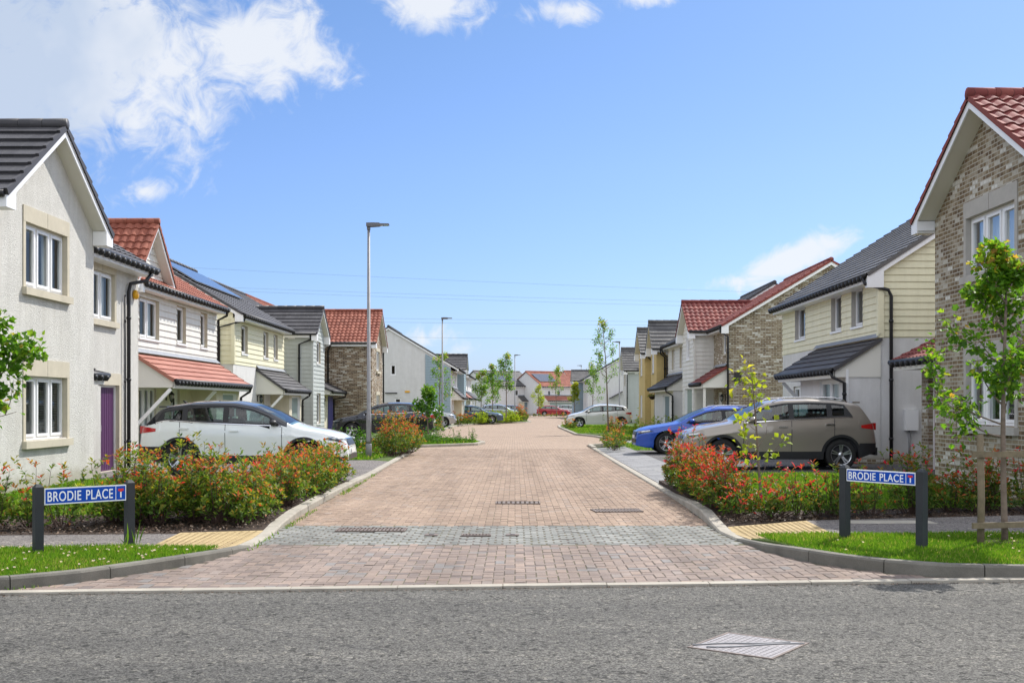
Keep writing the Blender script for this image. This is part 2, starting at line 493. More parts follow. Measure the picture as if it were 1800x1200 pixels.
# ------------------------------------------------------------------ ground
def ground_mats():
    def blocks(name, stops, joint=None):
        m = bpy.data.materials.new(name); m.use_nodes = True
        t = NT(m.node_tree)
        out = t.n('ShaderNodeOutputMaterial')
        p = t.n('ShaderNodeBsdfPrincipled', i_Roughness=0.85)
        p.inputs['Specular IOR Level'].default_value = 0.3
        at = t.n('ShaderNodeAttribute', attribute_name='tint')
        c = t.ramp(at.outputs['Fac'], stops)
        g = t.n('ShaderNodeNewGeometry')
        nn = t.n('ShaderNodeTexNoise', i_Vector=g.outputs['Position'], i_Scale=55.0, i_Detail=4.0, i_Roughness=0.7)
        c = t.mix(1.0, c, t.ramp(nn.outputs[0], [(0.3, 0.82), (0.7, 1.06)]), 'MULTIPLY')
        ng = t.n('ShaderNodeTexNoise', i_Vector=g.outputs['Position'], i_Scale=0.55, i_Detail=6.0, i_Roughness=0.65)
        c = t.mix(1.0, c, t.ramp(ng.outputs[0], [(0.32, (0.80, 0.79, 0.78)), (0.66, (1.0, 1.0, 1.0))]), 'MULTIPLY')
        # wheel-worn lanes and darker stained patches
        mp = t.n('ShaderNodeMapping', i_Vector=g.outputs['Position'])
        mp.inputs['Scale'].default_value = (1.6, 0.12, 1.0)
        nl = t.n('ShaderNodeTexNoise', i_Vector=mp.outputs[0], i_Scale=1.0, i_Detail=4.0, i_Roughness=0.6)
        c = t.mix(1.0, c, t.ramp(nl.outputs[0], [(0.35, (0.80, 0.79, 0.78)), (0.6, (1.04, 1.04, 1.04))]), 'MULTIPLY')
        ns = t.n('ShaderNodeTexNoise', i_Vector=g.outputs['Position'], i_Scale=2.3, i_Detail=7.0, i_Roughness=0.75)
        c = t.mix(1.0, c, t.ramp(ns.outputs[0], [(0.30, (0.66, 0.65, 0.62)), (0.42, (1.0, 1.0, 1.0))]), 'MULTIPLY')
        t.link(c, p.inputs['Base Color'])
        bp = t.n('ShaderNodeBump', i_Strength=1.0, i_Distance=0.002, i_Height=nn.outputs[0])
        t.link(bp.outputs[0], p.inputs['Normal'])
        t.link(p.outputs[0], out.inputs[0])
        return m
    M['blocks_red'] = blocks('paving_blocks', [(0.0, (0.265, 0.19, 0.142)), (0.3, (0.31, 0.225, 0.165)), (0.6, (0.35, 0.255, 0.187)), (0.85, (0.385, 0.282, 0.205)), (1.0, (0.325, 0.255, 0.205))])
    M['blocks_apron'] = blocks('paving_blocks_apron', [(0.0, (0.20, 0.165, 0.15)), (0.3, (0.24, 0.19, 0.165)), (0.6, (0.285, 0.225, 0.19)), (0.85, (0.32, 0.245, 0.20)), (1.0, (0.24, 0.225, 0.215))])
    M['blocks_grey'] = blocks('grey_setts', [(0.0, (0.195, 0.20, 0.185)), (0.5, (0.255, 0.26, 0.24)), (1.0, (0.31, 0.31, 0.285))])
    M['blocks_drive'] = blocks('drive_blocks', [(0.0, (0.15, 0.15, 0.155)), (0.5, (0.20, 0.195, 0.20)), (1.0, (0.26, 0.25, 0.25))])
    # joints: sand with moss patches
    m = bpy.data.materials.new('paving_joints'); m.use_nodes = True
    t = NT(m.node_tree)
    out = t.n('ShaderNodeOutputMaterial')
    p = t.n('ShaderNodeBsdfPrincipled', i_Roughness=1.0)
    g = t.n('ShaderNodeNewGeometry')
    ng = t.n('ShaderNodeTexNoise', i_Vector=g.outputs['Position'], i_Scale=1.3, i_Detail=5.0, i_Roughness=0.7)
    c = t.ramp(ng.outputs[0], [(0.42, (0.10, 0.080, 0.065)), (0.68, (0.11, 0.11, 0.05))])
    t.link(c, p.inputs['Base Color'])
    t.link(p.outputs[0], out.inputs[0])
    M['joints'] = m
    # worn asphalt with exposed aggregate
    def asphalt(name, dark, mid, light, scale=120.0, bump=0.006, big=0.12):
        m = bpy.data.materials.new(name); m.use_nodes = True
        t = NT(m.node_tree)
        out = t.n('ShaderNodeOutputMaterial')
        p = t.n('ShaderNodeBsdfPrincipled', i_Roughness=0.9)
        p.inputs['Specular IOR Level'].default_value = 0.3
        g = t.n('ShaderNodeNewGeometry')
        v = t.n('ShaderNodeTexVoronoi', i_Vector=g.outputs['Position'], i_Scale=scale)
        n_ = t.n('ShaderNodeTexNoise', i_Vector=g.outputs['Position'], i_Scale=scale * 0.45, i_Detail=5.0, i_Roughness=0.75)
        sepc = t.n('ShaderNodeSeparateColor', i_Color=v.outputs['Color'])
        h = t.m('ADD', t.m('MULTIPLY', sepc.outputs[0], 0.55), t.m('MULTIPLY', n_.outputs[0], 0.55))
        c = t.ramp(h, [(0.26, dark), (0.5, mid), (0.74, light)])
        ng = t.n('ShaderNodeTexNoise', i_Vector=g.outputs['Position'], i_Scale=0.7, i_Detail=6.0, i_Roughness=0.6)
        c = t.mix(1.0, c, t.ramp(ng.outputs[0], [(0.3, 1 - big), (0.7, 1.0)]), 'MULTIPLY')
        mp = t.n('ShaderNodeMapping', i_Vector=g.outputs['Position'])
        mp.inputs['Scale'].default_value = (0.10, 1.3, 1.0)
        nl = t.n('ShaderNodeTexNoise', i_Vector=mp.outputs[0], i_Scale=1.0, i_Detail=4.0, i_Roughness=0.55)
        c = t.mix(1.0, c, t.ramp(nl.outputs[0], [(0.35, (0.78, 0.78, 0.78)), (0.62, (1.06, 1.05, 1.03))]), 'MULTIPLY')
        # stray light and dark chippings
        v2 = t.n('ShaderNodeTexVoronoi', i_Vector=g.outputs['Position'], i_Scale=scale * 0.33)
        s2 = t.n('ShaderNodeSeparateColor', i_Color=v2.outputs['Color'])
        c = t.mix(1.0, c, t.ramp(s2.outputs[1], [(0.0, (0.32, 0.32, 0.31)), (0.09, (0.55, 0.55, 0.54)), (0.13, (1.0, 1.0, 1.0)), (0.88, (1.0, 1.0, 1.0)), (0.95, (1.5, 1.48, 1.42))]), 'MULTIPLY')
        # fine cracks
        vc = t.n('ShaderNodeTexVoronoi', feature='DISTANCE_TO_EDGE', i_Scale=0.42)
        nw = t.n('ShaderNodeTexNoise', i_Vector=g.outputs['Position'], i_Scale=3.0, i_Detail=5.0)
        va = t.n('ShaderNodeVectorMath', operation='MULTIPLY_ADD', i_0=nw.outputs['Color'], i_1=(0.5, 0.5, 0.0), i_2=g.outputs['Position'])
        t.link(va.outputs[0], vc.inputs['Vector'])
        ck = t.m('MULTIPLY', t.m('LESS_THAN', vc.outputs[0], 0.0035), t.m('GREATER_THAN', ng.outputs[0], 0.52))
        c = t.mix(t.m('MULTIPLY', ck, 0.5), c, (0.03, 0.03, 0.03))
        t.link(c, p.inputs['Base Color'])
        bp = t.n('ShaderNodeBump', i_Strength=1.0, i_Distance=bump, i_Height=h)
        t.link(bp.outputs[0], p.inputs['Normal'])
        t.link(p.outputs[0], out.inputs[0])
        return m
    M['asphalt'] = asphalt('asphalt_worn', (0.036, 0.034, 0.031), (0.080, 0.077, 0.070), (0.17, 0.165, 0.15), 95.0, 0.006)
    M['footpath'] = asphalt('asphalt_path', (0.07, 0.062, 0.058), (0.155, 0.14, 0.132), (0.26, 0.24, 0.23), 110.0, 0.004)
    M['drive'] = asphalt('asphalt_drive', (0.045, 0.043, 0.045), (0.095, 0.09, 0.092), (0.17, 0.165, 0.165), 110.0, 0.004)
    M['soil'] = pbr('bark_mulch', (0.055, 0.035, 0.024), 1.0, bump=0.03, bscale=30, var=0.6, vscale=28, var2=0.4)
    M['turf'] = pbr('turf', (0.085, 0.135, 0.022), 1.0, bump=0.02, bscale=60, var=0.35, vscale=2.5, var2=0.5)
    M['tactile'] = brickmat('tactile_buff', [(0, (0.40, 0.30, 0.15)), (1, (0.47, 0.355, 0.185))], (0.20, 0.14, 0.07), 0.40, 0.40, 0.006, offset=0.0, bump=0.006)
    M['slabs'] = brickmat('pale_slabs', [(0, (0.20, 0.20, 0.205)), (1, (0.27, 0.27, 0.27))], (0.15, 0.15, 0.14), 0.60, 0.45, 0.006, bump=0.004)


ground_mats()
ZL, ZR = 0.08, 0.10


def in_poly(x, y, poly):
    c = False
    n = len(poly)
    j = n - 1
    for i in range(n):
        xi, yi = poly[i][0], poly[i][1]
        xj, yj = poly[j][0], poly[j][1]
        if (yi > y) != (yj > y) and x < (xj - xi) * (y - yi) / (yj - yi) + xi:
            c = not c
        j = i
    return c


def sheet(name, pts, mat, z=0.0, skirt=0.0, kind='structure', label=None, cat=None, build=True, mb=None):
    """flat polygon; pts (x,y) or (x,y,z)"""
    P3 = [Vector((p[0], p[1], p[2] if len(p) > 2 else z)) for p in pts]
    tri = tessellate_polygon([[Vector((p.x, p.y, 0)) for p in P3]])
    mb = mb or MB()
    mb.add(P3, [tuple(t) for t in tri], 0, False, [(p.x, p.y) for p in P3])
    if skirt:
        n = len(P3)
        for i in range(n):
            a, b = P3[i], P3[(i + 1) % n]
            mb.add([a, b, (b.x, b.y, b.z - skirt), (a.x, a.y, a.z - skirt)], [(0, 1, 2, 3)], 0, False, [(a.x + a.y, a.z), (b.x + b.y, b.z), (b.x + b.y, b.z - skirt), (a.x + a.y, a.z - skirt)])
    if not build: return mb
    o = mb.build(name, mat)
    return tag(o, label or name.replace('_', ' '), cat, None, kind)


def add_attr(me, vals, domain='FACE'):
    a = me.attributes.new('tint', 'FLOAT', domain)
    a.data.foreach_set('value', np.asarray(vals, dtype=np.float32))


def block_field(name, polys, mat, mode='herring', u=0.1, gap=0.005, z=0.006, bl=0.2, bh=0.1, holes=()):
    """each paving block as its own small raised slab top"""
    V = []; F = []; T = []
    xs = [p[0] for q in polys for p in q]; ys = [p[1] for q in polys for p in q]
    x0, x1, y0, y1 = min(xs), max(xs), min(ys), max(ys)
    rr = random.Random(5)
    rects = []
    if mode == 'herring':
        ni = int((x1 - x0) / u) + 3; nj = int((y1 - y0) / u) + 3
        for i in range(-1, ni):
            for j in range(-1, nj):
                k = (i - j) % 4
                if k == 0: rects.append((x0 + i * u, y0 + j * u, 2 * u, u))
                elif k == 3: rects.append((x0 + i * u, y0 + j * u, u, 2 * u))
    else:
        nj = int((y1 - y0) / bh) + 2; ni = int((x1 - x0) / bl) + 2
        for j in range(nj):
            for i in range(-1, ni):
                rects.append((x0 + (i + 0.5 * (j % 2)) * bl, y0 + j * bh, bl, bh))
    for (x, y, w_, h_) in rects:
        cx, cy = x + w_ / 2, y + h_ / 2
        if not any(in_poly(cx, cy, q) for q in polys): continue
        if any(in_poly(cx, cy, q) for q in holes): continue
        g = gap / 2 * rr.uniform(0.7, 1.5)
        jx, jy = rr.gauss(0, 0.0012), rr.gauss(0, 0.0012)
        zz = z + rr.gauss(0, 0.0012)
        tx, ty = rr.gauss(0, 0.006), rr.gauss(0, 0.006)
        b = len(V)
        bev = 0.004
        for (qx, qy) in ((x + g, y + g), (x + w_ - g, y + g), (x + w_ - g, y + h_ - g), (x + g, y + h_ - g)):
            V.append((qx + jx, qy + jy, zz - bev))
        for (qx, qy) in ((x + g + bev, y + g + bev), (x + w_ - g - bev, y + g + bev), (x + w_ - g - bev, y + h_ - g - bev), (x + g + bev, y + h_ - g - bev)):
            V.append((qx + jx, qy + jy, zz + (qx - cx) * tx + (qy - cy) * ty))
        tt = min(1, max(0, rr.gauss(0.55, 0.26)))
        for f in ((4, 5, 6, 7), (0, 1, 5, 4), (1, 2, 6, 5), (2, 3, 7, 6), (3, 0, 4, 7)):
            F.append([b + q for q in f]); T.append(tt)
    me = bpy.data.meshes.new(name)
    me.from_pydata(V, [], F)
    me.materials.append(mat)
    add_attr(me, T)
    me.update()
    o = bpy.data.objects.new(name, me)
    COL.objects.link(o)
    return tag(o, name.replace('_', ' '), kind='structure')


# base land far and wide
sheet('ground', [(-1500, -60), (1500, -60), (1500, 3000), (-1500, 3000)], M['turf'], z=-0.10, label='grassy ground reaching to the horizon')
# main road (edge line Y = 9.93 + 0.079 X)
edge = lambda x: 9.93 + 0.079 * x
sheet('main_road', [(-60, -20), (60, -20), (60, edge(60)), (-60, edge(-60))], M['asphalt'], z=0.0, label='worn grey asphalt main road across the front')

# kerb lines at road level
KL = [(-60, 5.6), (-12, 9.25), (-6.5, 9.55), (-4.45, 9.78), (-3.92, 10.2), (-3.46, 10.88), (-3.16, 11.5), (-3.03, 12.0), (-2.95, 12.7), (-2.96, 13.4), (-2.99, 14.1), (-3.03, 14.9), (-3.08, 16.2), (-3.14, 19), (-3.18, 22), (-3.22, 26), (-3.35, 33), (-3.5, 41.0)]
KR = [(2.78, 41.0), (2.77, 36), (2.74, 30), (2.72, 24), (2.70, 20), (2.66, 17.5), (2.62, 16.0), (2.56, 14.9), (2.54, 14.1), (2.60, 13.35), (2.72, 12.45), (2.92, 11.7), (3.20, 11.15), (3.55, 10.8), (3.95, 10.52), (4.7, 10.40), (6.5, 10.48), (12, 10.95), (60, 14.7)]
# street polygon (paving joints bed)
FAR_L = [(-1.45, 44.6), (-1.2, 46.4), (-1.6, 48.5), (-3.3, 52), (-4.2, 58), (-4.4, 66), (-4.4, 80), (-3.9, 88), (-1.5, 97), (1.0, 101), (1.5, 104), (1.2, 110), (-2, 118), (-5, 150), (-4, 163)]
FAR_R = [(10, 163), (12, 140), (7.0, 120), (5.2, 100), (4.2, 90), (3.15, 84), (3.0, 78), (3.1, 66), (3.15, 60), (3.9, 56), (4.2, 52), (4.3, 46), (2.78, 44.5)]
street = [(-12, edge(-12) + 0.14)] + [(p[0], p[1]) for p in KL[2:]] + [(-3.5, 42.5)] + FAR_L + FAR_R + KR[:-2] + [(9, edge(9) + 0.14)]
sheet('street_bed', street, M['joints'], z=0.001, label='sand bed between the paving blocks')

# edge strip (flush concrete channel) between road and paving
mb = MB()
for x in np.arange(-12, 12, 0.915):
    a, b = x + 0.004, x + 0.911
    p = [(a, edge(a) - 0.01), (b, edge(b) - 0.01), (b, edge(b) + 0.12), (a, edge(a) + 0.12)]
    z = 0.022 + random.uniform(-0.002, 0.002)
    mb.add([(q[0], q[1], z) for q in p] + [(q[0], q[1], -0.02) for q in p], [(0, 1, 2, 3), (0, 4, 5, 1), (1, 5, 6, 2), (2, 6, 7, 3), (3, 7, 4, 0)])
tag(mb.build('channel_kerb', M['concrete']), 'flush pale concrete channel between asphalt and brick paving', kind='structure')

GY0, GY1 = 12.93, 15.05
inner = [(p[0], p[1]) for p in KL if p[1] < 42] ; innerR = [(p[0], p[1]) for p in KR if p[1] < 42]


def band(y0, y1, lo=None):
    L = [p for p in KL if y0 < p[1] < y1 and p[0] > -5]
    Rr = [p for p in KR if y0 < p[1] < y1 and p[0] < 6]
    def at(line, y):
        ln = sorted(line, key=lambda p: p[1])
        for a, b in zip(ln[:-1], ln[1:]):
            if a[1] <= y <= b[1]:
                f = (y - a[1]) / (b[1] - a[1] + 1e-9); return (a[0] + f * (b[0] - a[0]), y)
        return ln[-1]
    kl = [p for p in KL if p[1] > 9.7]; kr = [p for p in KR if p[1] > 10.39 and p[0] < 5]
    return [at(kl, y0)] + sorted(L, key=lambda p: p[1]) + [at(kl, y1), at(kr, y1)] + sorted(Rr, key=lambda p: -p[1]) + [at(kr, y0)]


near = [(-12, edge(-12) + 0.14), (-6.5, 9.55), (-4.45, 9.78), (-3.92, 10.2), (-3.46, 10.88), (-3.16, 11.5), (-3.03, 12.0), (-2.95, 12.93), (2.64, 12.93), (2.72, 12.45), (2.92, 11.7), (3.2, 11.15), (3.55, 10.8), (3.95, 10.52), (4.7, 10.4), (7, edge(7) + 0.14)]
drains = []


def rect(x0, x1, y0, y1): return [(x0, y0), (x1, y0), (x1, y1), (x0, y1)]


G1 = rect(-0.30, 0.38, 14.98 + 3.4, 14.98 + 3.4 + 0.0)
block_field('brick_paving_apron', [near], M['blocks_apron'], gap=.007)
block_field('grey_sett_band', [band(12.98, 15.02)], M['blocks_grey'], mode='stretch', bl=0.17, bh=0.127, gap=0.02)
block_field('brick_street', [band(15.05, 41.0)], M['blocks_red'])
# farther street: one sheet
M['paver_far'] = brickmat('paving_far', [(0, (0.29, 0.21, 0.155)), (0.5, (0.34, 0.25, 0.183)), (1, (0.38, 0.28, 0.205))], (0.12, 0.10, 0.07), 0.2, 0.1, 0.004, rot=math.pi / 2, bump=0.002, gscale=0.35)
sheet('far_street', [(-3.5, 41.0), (-3.5, 42.5)] + FAR_L + FAR_R + [(2.78, 41.0)], M['paver_far'], z=0.006, label='far brick paved street curving away')


# kerbs as rows of stones
def kerb(name, line, heights, width, mat, side, label, stone=0.915, round_=0.02):
    """line: outer (road side) edge; heights above road per node; side=+1 -> body lies to the left of travel"""
    pts = [Vector((p[0], p[1], h)) for p, h in zip(line, heights)]
    seg = []
    tot = [0]
    for a, b in zip(pts[:-1], pts[1:]): tot.append(tot[-1] + (Vector((b.x, b.y)) - Vector((a.x, a.y))).length)

    def at(s):
        s = min(max(s, 0), tot[-1])
        for i in range(len(tot) - 1):
            if s <= tot[i + 1] + 1e-9:
                f = (s - tot[i]) / (tot[i + 1] - tot[i] + 1e-9)
                return pts[i].lerp(pts[i + 1], f), (pts[i + 1] - pts[i])
    mb = MB()
    s = 0
    while s < tot[-1] - 0.05:
        e = min(s + stone, tot[-1])
        rows = []
        n = 3
        for k in range(n + 1):
            q, d = at(s + 0.005 + (e - s - 0.01) * k / n)
            q0, _ = at(max(0, s + (e - s) * k / n - 0.25)); q1, _ = at(s + (e - s) * k / n + 0.25)
            d = Vector((q1.x - q0.x, q1.y - q0.y, 0)); d.normalize()
            nn = Vector((-d.y, d.x, 0)) * side
            h = q.z
            rows.append([(q.x, q.y, -0.04), (q.x, q.y, max(0.0, h - round_)), (q.x + nn.x * round_ * 0.7, q.y + nn.y * round_ * 0.7, h), (q.x + nn.x * width, q.y + nn.y * width, h), (q.x + nn.x * width, q.y + nn.y * width, -0.04)])
        mb.grid(rows, 0, smooth=False)
        for r_ in (rows[0], rows[-1]):
            mb.add(r_, [(0, 1, 2, 3, 4)])
        s = e
    return tag(mb.build(name, mat), label, kind='structure')


hl = {0: .11, 1: .11, 2: .11, 3: .11, 4: .11, 5: .108, 6: .10, 7: .075, 8: .035, 9: .025, 10: .03, 11: .07, 12: .10, 13: .10, 14: .085, 15: .05, 16: .05, 17: .08}
kerb('front_kerb_left', KL[:9], [hl[i] for i in range(9)], 0.13, M['kerb_dark'], 1, 'weathered concrete kerb round the grass verge in front of the purple-door house')
kerb('kerb_left', KL[8:], [hl[i] for i in range(8, 18)], 0.15, M['concrete'], 1, 'pale concrete kerb along the hedge and lamp side of the street')
hr = [.05, .03, .03, .03, .04, .11, .12, .07, .03, .035, .08, .12, .125, .125, .125, .125, .125, .125, .12]
kerb('kerb_right', KR[:10], hr[:10], 0.15, M['concrete'], 1, 'pale concrete kerb on the side of the taupe car')
kerb('front_kerb_right', KR[9:], hr[9:], 0.13, M['kerb_dark'], 1, 'weathered concrete kerb round the verge with the staked tree')


def off(line, d, z):
    """offset line to its left by d"""
    o = []
    for i, p in enumerate(line):
        a = Vector(line[max(0, i - 1)]); b = Vector(line[min(len(line) - 1, i + 1)])
        t_ = (b - a).normalized()
        o.append((p[0] - t_.y * d, p[1] + t_.x * d, z))
    return o


# left land tiles
eL = off(KL, 0.125, ZL)
fz = lambda y: 0.03
pathL_near = lambda x: 12.35 + 0.079 * x
pathL_far = lambda x: 13.72 + 0.079 * x
verge_left = [(-60, 7.6, ZL), (-60, 5.75, ZL)] + [e for e in eL[1:8]] + [(-3.1, 12.12, 0.05), (-3.9, 12.05, ZL), (-12, pathL_near(-12), ZL)]
sheet('verge_turf_left', verge_left, M['turf'], skirt=0.15, label='turf of the left verge')
sheet('footpath_left', [(-60, pathL_near(-60), ZL), (-12, pathL_near(-12), ZL), (-3.9, 12.05, ZL), (-3.98, 13.42, ZL), (-12, pathL_far(-12), ZL), (-60, pathL_far(-60), ZL)], M['footpath'], skirt=0.15, label='asphalt footpath on the left')
sheet('tactile_paving_left', [(-3.9, 12.05, ZL), (-3.1, 12.12, 0.045), (-3.09, 13.4, 0.03), (-3.13, 14.2, 0.035), (-3.98, 13.42 + 0.12, ZL)], M['tactile'], skirt=0.15, label='buff tactile slabs at the left dropped kerb')
bedL = [(-60, pathL_far(-60), ZL), (-12, pathL_far(-12), ZL), (-3.98, 13.46, ZL), (-3.98, 13.55, ZL), (-3.14, 14.2, 0.04), (-3.2, 15.3, ZL), (-3.25, 16.3, ZL), (-3.3, 19, ZL), (-3.34, 22.9, ZL), (-4.6, 22.9, ZL), (-4.7, 16.6, ZL), (-5.4, 15.75, ZL), (-12, 15.1, ZL), (-60, 11.2, ZL)]
sheet('planting_bed_left', bedL, M['soil'], skirt=0.15, label='dark mulch bed under the left hedge')
sheet('lawn_left', [(-60, 11.2, ZL), (-12, 15.1, ZL), (-5.4, 15.75, ZL), (-4.7, 16.6, ZL), (-4.6, 22.9, ZL), (-9.5, 22.9, ZL), (-60, 22.9, ZL)], M['turf'], skirt=0.1, label='front lawn on the left')
sheet('driveway_left', [(-12, 22.9, ZL), (-3.34, 22.9, ZL), (-3.36, 26, 0.045), (-3.46, 31.2, 0.05), (-3.9, 31.2, ZL), (-12, 31.2, ZL)], M['footpath'], skirt=0.1, label='dark driveway under the white car')
sheet('planting_ground_left', [(-12, 31.2, ZL), (-3.9, 31.2, ZL), (-3.47, 31.2, 0.05), (-3.6, 41, ZL), (-3.65, 42.6, ZL), (-12, 42.6, ZL)], M['turf'], skirt=0.1, label='lawn strip beyond the white car')
sheet('bed_nose_left', [(-3.64, 42.5, 0.09), (-1.55, 44.7, 0.09), (-1.3, 46.4, 0.09), (-1.7, 48.4, 0.09), (-3.4, 51.8, 0.09), (-4.3, 58, 0.09), (-12, 58, 0.09), (-12, 42.6, 0.09), (-3.65, 42.61, 0.09)], M['turf'], skirt=0.15, label='planted build-out narrowing the street')
sheet('far_land_left', [(-12, 58, 0.07), (-4.3, 58, 0.07), (-4.5, 66, 0.07), (-4.5, 80, 0.07), (-4.0, 88, 0.07), (-1.6, 97, 0.09), (0.9, 101, 0.09), (1.35, 104, 0.09), (1.05, 109.6, 0.09), (-2.1, 117.5, 0.07), (-5.1, 150, 0.07), (-4.2, 163, 0.07), (-40, 200, 0.07), (-40, 58, 0.07)], M['turf'], skirt=0.15, label='planted land on the left further along the street')
sheet('far_drive_left', [(-14, 84, 0), (-3.8, 88.5, 0), (-1.8, 95.8, 0), (-14, 96, 0)], M['footpath'], z=0.082, label='parking court behind the far left bed')
sheet('side_path_left', [(-3.65, 35.4, .088), (-7.4, 35.4, .088), (-7.4, 36.6, .088), (-3.65, 36.6, .088)], M['footpath'], label='short path past the lamp')
sheet('drive_black_car', [(-12, 45.5, .094), (-3.8, 45.5, .094), (-3.9, 53, .094), (-12, 53, .094)], M['footpath'], label='driveway under the black car')
kerb('bed_kerb_left', [(-3.5, 42.4), (-2.4, 43.4), (-1.45, 44.6), (-1.2, 46.4), (-1.6, 48.5), (-3.3, 52), (-4.2, 58), (-4.4, 66), (-4.4, 80), (-3.9, 88), (-1.5, 97), (1.0, 101), (1.5, 104), (1.2, 110), (-2, 118)], [.11] * 15, 0.16, M['concrete'], 1, 'pale kerb round the planted build-outs on the left')

# right land tiles
KRr = KR
eR = off(KR, 0.125, ZR)
sheet('verge_turf_right', [(3.70, 13.1, ZR), (2.72, 13.1, 0.06)] + eR[10:] + [(60, 17.4, ZR), (5.9, 13.1, ZR)], M['turf'], skirt=0.15, label='turf of the right verge')
sheet('footpath_right', [(3.70, 13.1, ZR), (5.9, 13.1, ZR), (60, 17.4, ZR), (60, 20, ZR), (6.9, 15.45, ZR), (3.78, 14.75, ZR)], M['footpath'], skirt=0.15, label='asphalt footpath on the right')
sheet('tactile_paving_right', [(3.70, 13.1, ZR), (3.78, 14.75, ZR), (2.72, 14.55, 0.04), (2.67, 13.9, 0.03), (2.72, 13.1, 0.05)], M['tactile'], skirt=0.15, label='buff tactile slabs at the right dropped kerb')
sheet('path_patch', rect(4.25, 5.35, 14.35, 14.75), M['concrete'], z=ZR + 0.004, label='pale repair patch in the footpath')
sheet('planting_bed_right', [(2.72, 14.55, .04), (3.78, 14.75, ZR), (6.9, 15.45, ZR), (60, 20, ZR), (60, 21.2, ZR), (6.9, 16.7, ZR), (4.1, 16.3, ZR), (3.9, 22.6, ZR), (2.86, 22.6, ZR), (2.80, 17.5, ZR), (2.76, 16, ZR)], M['soil'], skirt=0.15, label='dark mulch bed under the right hedge')
sheet('lawn_right', [(4.1, 16.3, ZR), (6.9, 16.7, ZR), (60, 21.2, ZR), (60, 24.6, ZR), (3.86, 24.6, ZR), (3.9, 22.6, ZR)], M['turf'], skirt=0.1, label='front lawn on the right')
sheet('dropped_kerb_paving', [(2.87, 22.6, .04), (3.88, 22.6, ZR), (3.95, 40.9, ZR), (2.93, 40.9, .04)], M['slabs'], skirt=0.1, label='pale paving strip along the right kerb')
mbd = sheet('driveway_right', [(3.88, 24.6, ZR), (30, 24.6, ZR), (30, 37.4, ZR), (3.94, 37.4, ZR)], M['drive'], skirt=0.1, label='driveway under the taupe car and the blue car')
sheet('lawn_mid_right', [(3.94, 37.4, ZR), (30, 37.4, ZR), (30, 58, ZR), (4.4, 58, ZR), (4.5, 46, ZR), (3.95, 44, ZR)], M['turf'], skirt=0.1, label='lawn beyond the blue car')
sheet('side_path_right', [(3.96, 44.5, ZR + .006), (12, 44.5, ZR + .006), (12, 48.5, ZR + .006), (4.5, 48.5, ZR + .006)], M['slabs'], label='pale path across the lawn')
sheet('far_land_right', [(4.4, 58, .07), (30, 58, .07), (30, 170, .07), (10.2, 163, .07), (12.2, 140, .07), (7.15, 120, .07), (5.3, 100, .07), (4.3, 90, .07), (3.3, 84, .07), (3.14, 78, .07), (3.24, 66, .07), (3.3, 60, .07)], M['turf'], skirt=0.15, label='lawns further along on the right')
kerb('bed_kerb_right', [(12, 140), (7.0, 120), (5.2, 100), (4.2, 90), (3.15, 84), (3.0, 78), (3.1, 66), (3.15, 60), (3.9, 56), (4.2, 52), (4.3, 46), (2.78, 43.5), (2.78, 41)], [.09] * 13, 0.16, M['concrete'], 1, 'pale kerb round the far right lawns')
# hard standing round the houses far away
sheet('far_court', [(-40, 140, .03), (40, 140, .03), (40, 190, .03), (-40, 190, .03)], M['paver_far'], z=-0.02, label='paved court before the far houses')


# inspection covers and gullies
def grate(cx, cy, w_, d_, rot, label, z=0.024, bars=9, mat='iron', nm='drain_grate'):
    t_ = thing(nm, (cx, cy, z - 0.01), label, 'drain', None, rot, local=True)
    mb = MB()
    fr = 0.02
    for (a, b, c, d) in ((-w_ / 2, w_ / 2, -d_ / 2, -d_ / 2 + fr), (-w_ / 2, w_ / 2, d_ / 2 - fr, d_ / 2), (-w_ / 2, -w_ / 2 + fr, -d_ / 2 + fr, d_ / 2 - fr), (w_ / 2 - fr, w_ / 2, -d_ / 2 + fr, d_ / 2 - fr)):
        mb.box(a, b, c, d, -0.008, 0.008)
    mb.build('frame', M[mat], t_)
    mb = MB()
    n = bars
    for i in range(n):
        x = -w_ / 2 + fr + (w_ - 2 * fr) * (i + 0.5) / n
        mb.box(x - (w_ / n) * 0.28, x + (w_ / n) * 0.28, -d_ / 2 + fr + .001, d_ / 2 - fr - .001, -0.006, 0.005)
    mb.box(-w_ / 2 + fr, w_ / 2 - fr, -0.008, 0.008, -0.007, 0.0045)
    mb.build('grid', M[mat], t_)
    mb = MB()
    mb.box(-w_ / 2 + .01, w_ / 2 - .01, -d_ / 2 + .01, d_ / 2 - .01, -0.010, -0.007)
    mb.build('base', M['joints'], t_)
    return t_


grate(0.05, 18.45, 0.72, 0.42, 0, 'oblong rusty drain grate in the middle of the brick street')
grate(1.53, 17.1, 0.72, 0.46, 0.12, 'wider slatted drain grate near the right kerb', bars=14)
grate(-1.82, 14.45, 0.88, 0.38, 0, 'long rust brown cover in the grey setts', bars=18, z=0.026)
grate(-0.47, 13.85, 0.36, 0.16, 0, 'small oblong iron cover in the grey setts', bars=8, z=0.026)
for i, (x, y) in enumerate(((-1.02, 13.9), (-0.03, 13.9))):
    t_ = thing('stop_valve_cover', (x, y, 0.010), ['small iron valve cover left of the oblong cover in the setts', 'small iron valve cover right of the oblong cover in the setts'][i], 'valve cover', 'small valve covers', local=True)
    mb = MB(); mb.box(-.08, .08, -.08, .08, 0, .009); mb.build('lid', M['iron'], t_)
    mb = MB(); mb.box(-.03, .03, -.012, .012, .009, .013); mb.build('handle', M['black'], t_)

